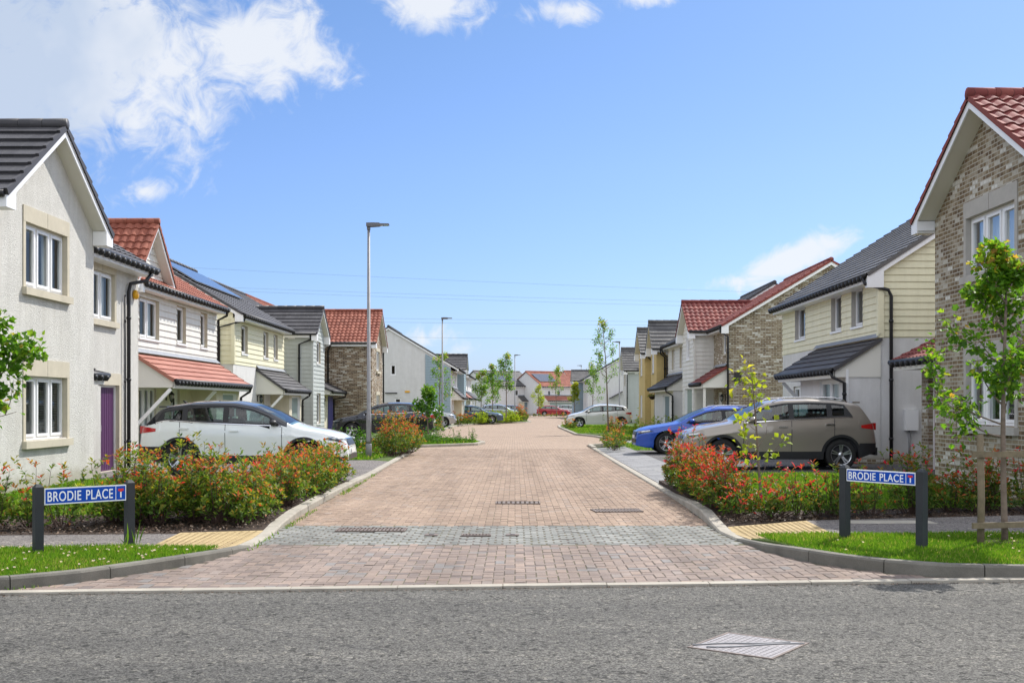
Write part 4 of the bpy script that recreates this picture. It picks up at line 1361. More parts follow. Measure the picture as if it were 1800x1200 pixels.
win_on(h, sg, 8.55, 0, 0, W1[1:], surround='stone', curt='blind', depth=.12, sur_w=.10, lint=.30)
roof_wing(h, sg, 8.55, 13.5, 18.8, 23.1, 5.06, 6.72, 'tile_dark', 'flat', oh=.3, ov=.28, drop=.24, boxw=.36, crs=.37, tt=.055)
lean_to(h, sg, 9.3, 8.8, 23.15, 24.5, 2.42, 2.25, 'tile_dark')
pipe(h, [(-8.86, 27.9, 4.86), (-8.95, 27.6, 4.6), (-9.22, 27.3, 4.5), (-9.23, 27.2, 4.3), (-9.23, 27.2, .1)])
pipe(h, [(-9.24, 26.98, 4.2), (-9.24, 26.98, .1)], r=.02)
mb = MB(); mb.lathe([(.0, 0), (.11, .0), (.13, .04), (.11, .09), (.0, .10)], (-9.29, 27.75, 4.28), axis='x', n=6); mb.build('alarm_box', M['yellow'], h)

# ---- house 2, red tiled gable
h = thing('boarded_house', (-10.4, 35, 0), 'white boarded house with red pantile gable and long red canopy behind the white car', 'house', 'houses lining the street')
y0, y1 = 30.9, 39.7
a = 10.4
fr_t = [(0, 5.02), (1.4, 6.66), (3.05, 4.86), (3.06, 4.86), (y1 - y0, 4.86)]
H2 = [(31.45, 33.2, 3.47, 4.60, 2), (34.96, 35.9, 3.50, 4.65, 1), (37.6, 38.4, 3.50, 4.65, 1)]
body(h, sg, a, y0, y1, 0, 4.86, 7.35, 8.0, ('clad_white', 'render_cream', 'stone'), split=3.1, front=False, board_u=.19)
mb = MB()
wall_strip(mb, (-a, y0), (-a, y1), (1, 0), fr_t, 3.1, [hole(y0, *w_[:4]) for w_ in H2], .19, m=0, mr=2)
low2 = [hole(y0, 31.5, 33.0, .08, 2.1), hole(y0, 34.4, 35.3, .08, 2.1)]
wall_strip(mb, (-a, y0), (-a, y1), (1, 0), [(0, 3.1), (y1 - y0, 3.1)], 0, low2, 0, m=1, mr=2)
mb.build('wall', [M['clad_white'], M['render_cream'], M['stone']], h)
win_on(h, sg, a, 0, 0, H2, curt='sides', depth=.12, sill='white')
fr = win_on(h, sg, a, 0, 0, [(31.5, 33.0, .12, 2.1, 3)], depth=.1, curt='sides')
door(h, fr, 34.4, 35.3, .08, 2.1, M['white'], glaze=True)
roof_main(h, sg, 10.05, 14.4, y0, y1, 4.95, 7.56, 'tile_red', 'pan', vg=.12)
roof_wing(h, sg, a, 14.2, 30.75, 33.85, 5.0, 6.75, 'tile_red', 'pan', oh=.25, ov=.28, drop=.26)
lean_to(h, sg, a, 9.25, y0, 39.75, 3.02, 2.27, 'tile_flat_red', brace=(31.0, 35.6))
garage(h, sg, 9.6, a, 36.6, 39.65, 2.1, 2.1, 'render_cream', (37.4, 39.2, 1.98), 'door_green')
pipe(h, [(-10.0, 39.6, 4.9), (-10.05, 39.7, 4.7), (-10.36, 39.75, 4.55), (-10.36, 39.75, 3.1)])
pipe(h, [(-9.2, 39.7, 2.22), (-9.25, 39.7, 2.05), (-9.55, 39.68, 1.85), (-9.55, 39.68, .1)])
lantern(h, (-10.4, 33.9, 1.85), (1, 0))
solar(h, sg, 10.05, 4.95, 14.4, 7.56, .42, .78, 34.6, 39.0, 4)

# ---- house 3, cream boards, slate roof
h = thing('cream_boarded_house', (-10.4, 46, 0), 'cream boarded house with slate roof and solar panels, third on the left', 'house', 'houses lining the street')
y0, y1 = 42.0, 51.2
H3 = [(43.2, 44.2, 3.55, 4.62, 1), (47.0, 47.9, 3.55, 4.62, 1), (49.0, 49.8, 3.55, 4.62, 1)]
low = [hole(y0, 46.3, 47.2, .08, 2.1)]
body(h, sg, a, y0, y1, 0, 4.86, 7.35, 8.0, ('clad_cream', 'render_grey', 'stone'), [hole(y0, *w_[:4]) for w_ in H3] + low, split=3.1, board_u=.19)
fr = win_on(h, sg, a, 0, 0, H3, curt=None, depth=.12, sill='white')
door(h, fr, 46.3, 47.2, .08, 2.1, M['door_green'])
roof_main(h, sg, 10.0, 14.4, y0, y1, 4.95, 7.56, 'tile_dark', 'roll', vg=.15)
lean_to(h, sg, a, 9.25, 45.7, 51.3, 3.04, 2.22, 'tile_dark', brace=(45.9,))
garage(h, sg, 9.6, a, 48.4, 51.15, 2.05, 2.05, 'render_cream', (49.0, 50.8, 1.95), 'door_green')
corner(h, -a, y0, 3.1, 4.8, 'clad_cream')
pipe(h, [(-9.95, 42.1, 4.9), (-10.0, 42.0, 4.7), (-10.9, 41.9, 4.45), (-10.9, 41.9, .1)])
pipe(h, [(-9.2, 51.2, 2.2), (-9.25, 51.2, 2.0), (-9.55, 51.2, 1.8), (-9.55, 51.2, .1)])
lantern(h, (-10.4, 45.9, 1.85), (1, 0))
solar(h, sg, 10.0, 4.95, 14.4, 7.56, .45, .85, 42.6, 50.0, 7)

# ---- house 4, grey-green boards with slate gable
h = thing('grey_boarded_house', (-9.4, 56, 0), 'grey-green boarded house with slate gable and violet door, fourth on the left', 'house', 'houses lining the street')
body(h, sg, 10.6, 52.8, 61.2, 0, 4.86, 7.35, 8.0, ('clad_grey', 'clad_grey', 'stone'), board_u=.19)
roof_main(h, sg, 10.2, 14.6, 52.8, 61.2, 4.95, 7.5, 'tile_dark', 'roll')
W4 = [(53.9, 54.9, 3.55, 4.6, 1), (53.9, 54.9, .7, 2.15, 1)]
wing(h, sg, 9.4, 10.6, 52.8, 56.1, 0, 4.9, 6.2, .25, 'clad_grey', 'clad_grey', .19, .19, [hole(52.8, *w_[:4]) for w_ in W4])
win_on(h, sg, 9.4, 0, 0, W4, depth=.1, sill='white')
roof_wing(h, sg, 9.4, 14.0, 52.8, 56.1, 4.9, 6.2, 'tile_dark', 'flat', oh=.25, ov=.25)
corner(h, -9.4, 52.8, 0, 4.7, 'clad_grey', .05)
lean_to(h, sg, 10.6, 9.1, 56.4, 61.1, 3.0, 2.3, 'tile_dark')
garage(h, sg, 9.75, 10.6, 57.0, 61.1, 2.15, 2.15, 'render_cream')
fr = Fr((-9.75, 0), (-9.75, 1), (1, 0))
mb = MB(); fr.box(mb, 59.3, 60.7, .01, .05, .05, 2.05); mb.build('door', M['door_blue'], h)
pipe(h, [(-9.45, 52.55, 4.85), (-9.45, 52.6, 4.6), (-10.0, 52.72, 4.4), (-10.0, 52.72, .1)])
pipe(h, [(-9.05, 61.0, 2.2), (-9.1, 61.0, 2.0), (-9.7, 61.0, 1.9), (-9.7, 61.0, .1)])
lantern(h, (-9.75, 57.2, 1.9), (1, 0))

# ---- house 5, brick with red pantiles
h = thing('brick_house', (-7.75, 64, 0), 'brown brick house with red pantile roof seen behind the tall lamp', 'house', 'houses lining the street')
body(h, sg, 10.6, 61.6, 69.0, 0, 4.86, 7.35, 8.0, ('brick_brown', 'brick_brown', 'stone'))
roof_main(h, sg, 10.2, 14.6, 61.6, 69.0, 4.95, 7.5, 'tile_red', 'pan')
W5 = [(63.6, 65.2, 3.5, 4.6, 2), (63.6, 65.2, .9, 2.15, 2)]
wing(h, sg, 7.75, 10.6, 61.6, 66.6, 0, 4.95, 6.85, .28, 'brick_brown', 'brick_brown', holes=[hole(61.6, *w_[:4]) for w_ in W5])
win_on(h, sg, 7.75, 0, 0, W5, depth=.1, surround='stone', sur_w=.05, lint=.2)
roof_wing(h, sg, 7.75, 14.0, 61.6, 66.6, 4.95, 6.85, 'tile_red', 'pan', oh=.28, ov=.27, drop=.3)
pipe(h, [(-9.9, 61.3, 4.9), (-10.0, 61.35, 4.7), (-10.1, 61.5, 4.5), (-10.1, 61.5, .1)])
pipe(h, [(-7.7, 66.85, 4.9), (-7.72, 66.8, 4.6), (-7.7, 66.75, .1)])

# ---- house 6, white gable end with blue-grey boards
h = thing('gable_end_house', (-4.7, 88, 0), 'house with a broad white gable end and blue-grey boarded corner, behind the dark estate car', 'house', 'houses lining the street')
y0, y1 = 83.3, 92.6
gw = [(4.0, 4.42, 3.75, 4.55), (3.62, 4.1, .9, 2.1)]
W6 = [(85.2, 86.6, 2.95, 4.0, 2), (89.2, 90.6, 2.95, 4.0, 2)]
body(h, sg, 4.7, y0, y1, 0, 4.2, 6.95, 9.1, ('render_grey', 'render_grey', 'white'), [hole(y0, *w_[:4]) for w_ in W6], side_holes=gw)
win_on(h, sg, 4.7, 0, 0, W6, depth=.1)
fr = Fr((-4.7, y0), (-20, y0), (0, -1))
for g in gw: window(h, fr, g[0], g[1], g[2], g[3], panes=1, depth=.08)
mb = MB()
wall_strip(mb, (-4.69, y0 - .05), (-6.55, y0 - .05), (0, -1), [(0, 4.25), (1.86, 5.32)], 0, board=.19)
mb.build('boarding', M['clad_blue'], h)
roof_main(h, sg, 4.1, 9.25, y0, y1, 4.25, 7.3, 'tile_dark', 'roll', boxw=0)
lean_to(h, sg, 4.7, 3.9, 84.5, 92.4, 2.85, 2.15, 'tile_dark')
garage(h, sg, 4.1, 4.7, 88, 92.3, 2.0, 2.0, 'render_cream', (89, 91.4, 1.9), 'door_grey')
mb = MB(); fr.box(mb, 3.0, 3.35, 0, .06, 2.5, 2.62); mb.build('vent', M['yellow'], h)
mb = MB(); mb.tube([(-9.5, 83.2, 2.45), (-8.6, 83.2, 2.45)], .04); mb.build('overflow_pipe', M['black'], h)

# ---- house 7 and 8
h = thing('blue_grey_house', (-4.3, 98, 0), 'blue-grey boarded house with slate gable just beyond the broad white gable end', 'house', 'houses lining the street')
body(h, sg, 4.9, 93.4, 108.0, 0, 4.45, 7.0, 8.6, ('render_grey', 'render_grey', 'white'), [hole(93.4, 99.5, 101, 3.0, 4.1), hole(93.4, 103.5, 105, 3.0, 4.1)])
win_on(h, sg, 4.9, 0, 0, [(99.5, 101, 3.0, 4.1, 2), (103.5, 105, 3.0, 4.1, 2)])
roof_main(h, sg, 4.45, 9.2, 93.4, 108.0, 4.5, 7.1, 'tile_dark', 'roll')
wing(h, sg, 4.2, 4.9, 93.6, 97.4, 0, 4.55, 5.75, .25, 'clad_blue', 'clad_blue', .19, .19)
roof_wing(h, sg, 4.2, 7.5, 93.6, 97.4, 4.55, 5.75, 'tile_dark', 'flat', oh=.25, ov=.22)
lean_to(h, sg, 4.9, 4.0, 99, 108, 2.9, 2.2, 'tile_flat_red')
pipe(h, [(-4.4, 98, 4.4), (-4.8, 98, 4.1), (-4.8, 98, .1)])
h = thing('white_terrace_house', (-4.9, 118, 0), 'white house with slate canopy at the far end of the left row', 'house', 'houses lining the street')
body(h, sg, 4.9, 109.0, 128.0, 0, 4.45, 7.0, 8.6, ('render_grey', 'render_grey', 'white'), [hole(109, 111, 113, 3.0, 4.1), hole(109, 117, 119, 3.0, 4.1)])
win_on(h, sg, 4.9, 0, 0, [(111, 113, 3.0, 4.1, 2), (117, 119, 3.0, 4.1, 2)])
roof_main(h, sg, 4.45, 9.2, 109.0, 128.0, 4.5, 7.1, 'tile_dark', 'roll')
lean_to(h, sg, 4.9, 3.9, 110, 126, 2.9, 2.2, 'tile_dark', posts=(110.2, 118))


# ---- far houses facing the camera (built facing -x, then turned)
def far_house(name, loc, ang, label, Lw, ze, zr, tile, mats, wins, canopy=None, gdoor=None, panels=None, depth=8.0, dorm=None):
    h = thing(name, loc, label, 'house', 'houses lining the street', R(90 + ang), local=True)
    body(h, 1, 0.0001, -Lw, 0, 0, ze - .08, zr - .1, depth, (mats[0], mats[0], 'white'), [hole(-Lw, a_, b_, z_, y_) for a_, b_, z_, y_ in wins])
    win_on(h, 1, 0, 0, 0, [(a_, b_, z_, y_, 1) for a_, b_, z_, y_ in wins])
    roof_main(h, 1, -.3, depth / 2, -Lw, 0, ze, zr, tile, 'flat')
    if canopy: lean_to(h, 1, 0.0, -1.0, canopy[0], canopy[1], 2.9, 2.2, canopy[2])
    if gdoor:
        garage(h, 1, -.8, 0, gdoor[0], gdoor[1], 2.1, 2.1, 'render_cream', (gdoor[0] + .5, gdoor[1] - .4, 2.0), gdoor[2])
    if panels: solar(h, 1, -.3, ze, depth / 2, zr, .3, .8, panels[0], panels[1], panels[2])
    return h


far_house('slate_roof_house', (-3.8, 165, 0), 35, 'white house with slate roof and solar panels closing the street, left of the red roof', 8.2, 4.37, 6.6, 'tile_grey', ('render_grey',),
          [(-1.9, -1.2, 2.9, 3.8), (-5.3, -4.7, 2.9, 3.8), (-7.0, -6.3, 2.9, 3.8)], (-8.4, -5.2, 'tile_grey'), (-8.2, -5.4, 'door_grey'), (-5.6, -1.2, 4))
hc = far_house('red_roof_house', (3.96, 165, 0), 35, 'cream gabled house with red roof and solar panels closing the street behind the red car', 6.6, 4.25, 6.5, 'tile_red', ('render_grey',),
               [(-1.6, -1.0, 2.7, 3.7), (-3.4, -2.7, 2.7, 3.7)], (-5.6, -.3, 'tile_flat_red'), (-5.5, -.4, 'door_green'), (-3.4, -.3, 3))
far_house('red_roof_house', (9.2, 176, 0), 20, 'small red roofed house half hidden right of the far red roof with solar panels', 6.0, 4.6, 6.9, 'tile_red', ('render_grey',), [(-3, -2.2, 2.9, 3.8)])

# ---- right side, far to near
sg = 1
h = thing('blue_gabled_house', (7.1, 135, 0), 'blue-grey boarded house with slate gable at the far end of the right row', 'house', 'houses lining the street')
body(h, sg, 8.4, 136.6, 146, 0, 4.5, 6.9, 9, ('render_grey', 'render_grey', 'white'))
roof_main(h, sg, 8.0, 12.8, 136.6, 146, 4.5, 7.2, 'tile_dark', 'roll')
wing(h, sg, 7.1, 8.4, 137, 141, 0, 4.5, 5.75, .25, 'clad_blue', 'clad_blue', .19, .19)
roof_wing(h, sg, 7.1, 11, 137, 141, 4.5, 5.75, 'tile_grey', 'flat', oh=.25, ov=.2)
h = thing('gable_end_house', (8.2, 131, 0), 'white gable end house with slate verge behind the white hatchback on the right', 'house', 'houses lining the street')
body(h, sg, 8.2, 128, 136.4, 0, 4.45, 7.15, 9.2, ('render_grey', 'render_grey', 'white'))
roof_main(h, sg, 7.8, 12.8, 128, 136.4, 4.5, 7.4, 'tile_dark', 'roll', boxw=0)
mb = MB(); slope(mb, (10.6, 127.2, 2.3), (10.6, 128, 2.3), (1.5, 0, .8), 1.7, 'flat'); mb.build('porch_roof', M['tile_dark'], h)
h = thing('pale_gabled_house', (9.4, 98, 0), 'pale rendered house with grey tiled gable behind the slender street tree on the right', 'house', 'houses lining the street')
body(h, sg, 10.4, 95, 104, 0, 4.4, 6.9, 8, ('render_grey', 'render_grey', 'white'))
roof_main(h, sg, 10, 14.4, 95, 104, 4.46, 7.1, 'tile_grey', 'roll')
wing(h, sg, 9.4, 10.6, 95, 98.6, 0, 4.46, 6.36, .25, 'clad_white', 'clad_grey', .19, .19, [hole(95, 96.2, 97.4, 3.2, 4.2)])
win_on(h, sg, 9.4, 0, 0, [(96.2, 97.4, 3.2, 4.2, 2)])
roof_wing(h, sg, 9.4, 14, 95, 98.6, 4.46, 6.36, 'tile_grey', 'flat', oh=.25, ov=.35)
pipe(h, [(9.3, 94.75, 4.4), (9.36, 94.8, 4.2), (9.36, 94.9, .1)])


def ochre(name, label, yw0, yw1, ym0, ym1, dmat, lowd):
    h = thing(name, (8.1, ym0, 0), label, 'house', 'houses lining the street')
    body(h, 1, 8.95, ym0, ym1, 0, 4.7, 7.2, 8, ('render_ochre', 'render_ochre', 'stone'))
    roof_main(h, 1, 8.6, 13, ym0, ym1, 4.75, 7.3, 'tile_grey', 'roll')
    c = (yw0 + yw1) / 2
    Wn = [(c - .1, c + .9, 3.45, 4.6, 2)]
    hs = [hole(yw0, *Wn[0][:4])]
    if lowd == 'window':
        Wn.append((c - .1, c + .9, .8, 2.2, 2)); hs.append(hole(yw0, *Wn[1][:4]))
    else:
        hs.append(hole(yw0, yw0 + .3, yw0 + 1.3, .08, 2.15))
    wing(h, 1, 8.1, 8.95, yw0, yw1, 0, 4.8, 6.4, .25, 'render_ochre', 'render_ochre', holes=hs)
    fr = win_on(h, 1, 8.1, 0, 0, Wn, depth=.08, sill='stone')
    if lowd == 'door': door(h, fr, yw0 + .3, yw0 + 1.3, .08, 2.15, M['white'])
    roof_wing(h, 1, 8.1, 13, yw0, yw1, 4.8, 6.4, 'tile_grey', 'flat', oh=.25, ov=.3)
    pipe(h, [(8.3, yw0 - .22, 4.75), (8.3, yw0 - .2, 4.5), (8.55, yw0 - .1, 4.3), (8.55, yw0 - .1, .1)])
    return h


ochre('ochre_house', 'farther of the two ochre rendered houses, with a ground floor window in its gable', 70.8, 74.2, 69.6, 77, None, 'window')
h = ochre('ochre_house', 'nearer of the two ochre rendered houses, with a white front door in its gable', 65.0, 67.7, 64.9, 69.4, None, 'door')

h = thing('white_boarded_house', (8.7, 60, 0), 'white boarded house with slate canopy between the ochre house and the grey red-roofed gable', 'house', 'houses lining the street')
y0, y1 = 56.6, 64.6
W3 = [(58.9, 59.9, 3.5, 4.6, 1), (61.9, 62.9, 3.5, 4.6, 1)]
body(h, sg, 8.7, y0, y1, 0, 4.82, 7.35, 8.4, ('clad_white', 'render_grey', 'stone'), [hole(y0, *w_[:4]) for w_ in W3], split=3.1, board_u=.19)
win_on(h, sg, 8.7, 0, 0, W3, depth=.12, sill='white')
roof_main(h, sg, 8.35, 12.9, y0, y1, 4.9, 7.65, 'tile_dark', 'roll')
lean_to(h, sg, 8.7, 7.6, 57.0, y1, 3.2, 2.5, 'tile_dark')
garage(h, sg, 7.95, 8.7, 57.1, y1, 2.35, 2.9, 'render_grey', (58.6, 61, 2.1), 'door_grey')
pipe(h, [(7.55, 57.1, 2.4), (7.6, 57.1, 2.25), (7.9, 57.0, 2.05), (7.9, 57.0, .1)])
pipe(h, [(8.3, 64.4, 4.8), (8.4, 64.5, 4.5), (8.62, 64.5, 4.3), (8.62, 64.5, .1)])

h = thing('brick_house', (8.97, 51, 0), 'brown brick house with red pantile gable over grey boards behind the blue car', 'house', 'houses lining the street')
y0, y1 = 47.8, 55.6
Wb = [(48.35, 49.1, 3.75, 4.65, 1)]
lowb = [hole(y0, 49.3, 50.3, .1, 2.15)]
body(h, sg, 8.97, y0, y1, 0, 4.82, 7.4, 8.6, ('brick', 'brick', 'stone'), [hole(y0, *w_[:4]) for w_ in Wb] + lowb)
fr = win_on(h, sg, 8.97, 0, 0, Wb, depth=.1, sill='stone')
door(h, fr, 49.3, 50.3, .1, 2.15, M['white'])
roof_main(h, sg, 8.65, 13.25, y0, y1, 4.92, 7.65, 'tile_wine', 'pan', vg=.18, drop=.34)
Wg = [(52.7, 53.6, 3.7, 4.7, 1)]
wing(h, sg, 8.1, 8.97, 51.3, 54.9, 0, 4.9, 6.35, .25, 'clad_white', 'clad_white', .19, .19, [hole(51.3, *Wg[0][:4]), hole(51.3, 51.9, 54.1, .1, 2.35)], rv='white')
fr = win_on(h, sg, 8.1, 0, 0, Wg, depth=.1, sill='white')
door(h, fr, 51.9, 54.1, .1, 2.35, M['door_green'], nm='garage_door', ribs=.2)
roof_wing(h, sg, 8.1, 13, 51.3, 54.9, 4.9, 6.35, 'tile_wine', 'pan', oh=.25, ov=.3)
corner(h, 8.1, 51.3, .1, 4.75, 'clad_white', .05)
lean_to(h, sg, 8.97, 7.85, 47.9, 50.9, 3.22, 2.52, 'tile_wine', 'flat', posts=(48.1, 50.5))
pipe(h, [(8.6, 47.75, 4.85), (8.62, 47.72, 4.65), (8.93, 47.68, 4.45), (8.93, 47.7, .1)])
mb = MB(); mb.box(9.2, 9.5, 47.7, 47.79, 2.55, 2.95); mb.build('vent', M['black'], h)
lantern(h, (8.97, 48.4, 1.9), (-1, 0))

h = thing('cream_boarded_house', (9.28, 33, 0), 'cream boarded house with big grey tiled roof behind the taupe car', 'house', 'houses lining the street')
y0, y1 = 28.9, 39.4
W1 = [(30.3, 31.3, 3.72, 4.78, 1), (32.3, 33.3, 3.72, 4.78, 1), (36.3, 37.6, 3.72, 4.78, 1)]
low1 = [hole(y0, 35.8, 37.9, .1, 2.2)]
body(h, sg, 9.28, y0, y1, 0, 4.82, 8.3, 10.8, ('clad_cream', 'render_grey', 'stone_grey'), [hole(y0, *w_[:4]) for w_ in W1] + low1, split=3.3, board_u=.175)
fr = win_on(h, sg, 9.28, 0, 0, W1, depth=.14, sill='white')
window(h, fr, 35.8, 37.9, .12, 2.2, panes=3, depth=.1, curt='sides')
corner(h, 9.28, y0, 3.3, 4.75, 'clad_cream', .075)
roof_main(h, sg, 8.9, 14.68, y0, y1, 4.9, 8.62, 'tile_grey', 'flat', vg=.16, drop=.34, boxw=.42)
lean_to(h, sg, 9.28, 8.06, 28.8, 35.0, 3.28, 2.5, 'tile_dark', brace=(34.7,), tilecourse=.3)
garage(h, sg, 8.44, 9.28, 28.88, 33.6, 2.55, 3.15, 'render_grey', None, holes=[(29.6 - 28.88, 31.5 - 28.88, 1.0, 2.25)])
fr = win_on(h, sg, 8.44, 0, 0, [(29.6, 31.5, 1.0, 2.25, 2)], curt='full', depth=.1)
mb = MB()
mb.box(8.40, 8.46, 28.84, 28.92, .1, 2.5); mb.build('corner_board', M['white'], h)
pipe(h, [(8.83, 28.9, 4.85), (8.86, 28.82, 4.66), (9.45, 28.78, 4.5), (9.52, 28.78, 4.35), (9.52, 28.78, .1)])
pipe(h, [(8.0, 28.9, 2.45), (8.05, 28.84, 2.3), (8.34, 28.8, 2.15), (8.34, 28.8, .3)])
mb = MB(); mb.box(9.87, 10.2, 28.75, 28.89, .95, 1.47); o = mb.build('meter_box', M['white'], h)
mb = MB(); mb.tube([(10.0, 28.84, .95), (10.0, 28.84, .1)], .03); mb.build('meter_pipe', M['galv'], o)
mb = MB()
mb.box(8.44, 14, 28.86, 28.9, -.05, .24); mb.build('plinth', M['brick'], h)

# ---- house right foreground
h = thing('brick_house', (7.94, 19, 0), 'brown and white mottled brick house with wine red roof at the right front corner', 'house', 'houses lining the street')
body(h, sg, 10.3, 14.5, 25.6, 0, 4.85, 7.4, 8, ('brick', 'brick', 'stone_grey'))
roof_main(h, sg, 9.9, 14.3, 14.5, 25.6, 4.95, 7.55, 'tile_wine', 'pan')
W0 = [(18.05, 20.0, 3.86, 4.86, 3), (18.05, 20.0, 1.26, 2.36, 3)]
wing(h, sg, 7.94, 10.3, 16.6, 21.5, 0, 5.08, 6.76, .3, 'brick', 'brick', holes=[hole(16.6, *w_[:4]) for w_ in W0], rv='stone_grey')
win_on(h, sg, 7.94, 0, 0, W0[:1], surround='stone_grey', curt='full', depth=.12, sur_w=.10, lint=.28)
win_on(h, sg, 7.94, 0, 0, W0[1:], surround='stone_grey', curt='sides', depth=.12, sur_w=.10, lint=.30)
roof_wing(h, sg, 7.94, 14, 16.6, 21.5, 5.08, 6.76, 'tile_wine', 'pan', oh=.3, ov=.34, drop=.24, boxw=.3)
lean_to(h, sg, 10.3, 8.95, 22.4, 27.0, 3.3, 2.62, 'tile_wine', 'pan')
mb = MB(); wall_strip(mb, (9.58, 26.8), (10.3, 26.8), (0, -1), [(0, 2.5), (.72, 2.5)], 0); mb.box(9.58, 9.82, 26.4, 26.8, 0, 2.45)
mb.build('porch_wall', M['brick'], h)
mb = MB(); mb.box(9.75, 9.8, 25.6, 26.35, .1, 2.3); mb.build('door', M['door_red'], h)
mb = MB(); mb.box(9.7, 9.86, 26.35, 26.39, .1, 2.4); mb.build('door_frame', M['white'], h)


# ------------------------------------------------------------------ cars
def paint(name, col, metal=0.0, rough=0.35):
    return pbr(name, col, rough, metal=metal, coat=1.0, coat_rough=0.03, spec=0.5)


M['tyre'] = pbr('tyre', (0.018, 0.018, 0.018), 0.85)
M['rim'] = pbr('alloy', (0.55, 0.56, 0.58), 0.28, metal=0.9)
M['rimdark'] = pbr('alloy_dark', (0.03, 0.03, 0.03), 0.4)
M['trim'] = pbr('car_trim', (0.022, 0.022, 0.024), 0.5)
M['chrome'] = pbr('chrome', (0.7, 0.7, 0.72), 0.12, metal=1.0)
M['lampglass'] = pbr('lamp_glass', (0.45, 0.48, 0.5), 0.08, metal=0.4, coat=1)
M['lampdark'] = pbr('lamp_dark', (0.05, 0.055, 0.06), 0.06, coat=1)
M['tail'] = pbr('tail_light', (0.45, 0.01, 0.01), 0.15, coat=1)
M['plate'] = pbr('number_plate', (0.75, 0.75, 0.72), 0.4)
M['seatcloth'] = pbr('seat_cloth', (0.03, 0.03, 0.035), 0.9)

PROF = {
    'suv': dict(L=4.49, W=1.84, H=1.67, R=.355, xf=.93, xr=3.64, zt=[(0, .50), (.02, .64), (.08, .80), (.20, .91), (.5, 1.01), (.95, 1.09), (1.18, 1.13), (1.60, 1.42), (1.95, 1.58), (2.35, 1.65), (2.9, 1.67), (3.5, 1.65), (3.98, 1.58), (4.10, 1.53), (4.28, 1.27), (4.38, 1.10), (4.44, .95), (4.48, .75), (4.49, .50)],
                belt=[(0, .80), (.6, .95), (1.2, 1.05), (2.0, 1.10), (3.0, 1.15), (3.9, 1.20), (4.49, 1.0)], cowl=1.18, ws=1.95, rs=4.02, rl=4.34, sill=.30, dlo=(1.42, 3.90), pil=(2.50, 3.38), zb=[(0, .34), (.25, .28), (.6, .25), (4.0, .25), (4.35, .38), (4.49, .44)]),
    'crossover': dict(L=4.51, W=1.83, H=1.62, R=.36, xf=.93, xr=3.60, zt=[(0, .50), (.03, .66), (.10, .80), (.24, .90), (.5, .97), (.95, 1.05), (1.15, 1.10), (1.65, 1.38), (2.05, 1.54), (2.45, 1.61), (2.9, 1.62), (3.4, 1.60), (3.9, 1.52), (4.08, 1.45), (4.30, 1.20), (4.42, 1.08), (4.47, .95), (4.50, .75), (4.51, .50)],
                      belt=[(0, .82), (.6, .93), (1.2, 1.03), (2.0, 1.06), (3.0, 1.10), (3.9, 1.16), (4.51, 1.0)], cowl=1.15, ws=2.05, rs=4.0, rl=4.36, sill=.30, dlo=(1.45, 4.12), pil=(2.62, 3.5), zb=[(0, .34), (.25, .28), (.6, .25), (4.0, .25), (4.35, .38), (4.51, .44)]),
    'hatch': dict(L=4.26, W=1.81, H=1.56, R=.35, xf=.80, xr=3.56, zt=[(0, .48), (.01, .62), (.06, .78), (.2, .88), (.5, .96), (.78, 1.02), (.98, 1.08), (1.45, 1.36), (1.8, 1.50), (2.2, 1.56), (2.7, 1.56), (3.3, 1.53), (3.75, 1.46), (3.92, 1.40), (4.08, 1.15), (4.18, 1.0), (4.24, .8), (4.26, .48)],
                  belt=[(0, .75), (.6, .90), (1.2, .99), (2.0, 1.03), (3.0, 1.08), (3.7, 1.13), (4.26, .95)], cowl=.98, ws=1.8, rs=3.82, rl=4.1, sill=.28, dlo=(1.15, 3.80), pil=(2.35, 3.2), zb=[(0, .32), (.25, .24), (.6, .22), (3.8, .22), (4.1, .33), (4.26, .40)]),
    'estate': dict(L=4.69, W=1.83, H=1.47, R=.335, xf=.90, xr=3.60, zt=[(0, .45), (.01, .58), (.05, .70), (.18, .78), (.5, .86), (.95, .93), (1.25, .98), (1.75, 1.25), (2.15, 1.40), (2.5, 1.46), (3.0, 1.47), (3.7, 1.44), (4.2, 1.38), (4.36, 1.32), (4.52, 1.08), (4.62, .95), (4.67, .75), (4.69, .45)],
                   belt=[(0, .66), (.6, .80), (1.25, .90), (2.0, .94), (3.0, .98), (4.1, 1.02), (4.69, .88)], cowl=1.25, ws=2.15, rs=4.25, rl=4.55, sill=.25, dlo=(1.50, 4.25), pil=(2.65, 3.5), zb=[(0, .26), (.25, .2), (.6, .18), (4.2, .18), (4.5, .3), (4.69, .36)]),
}


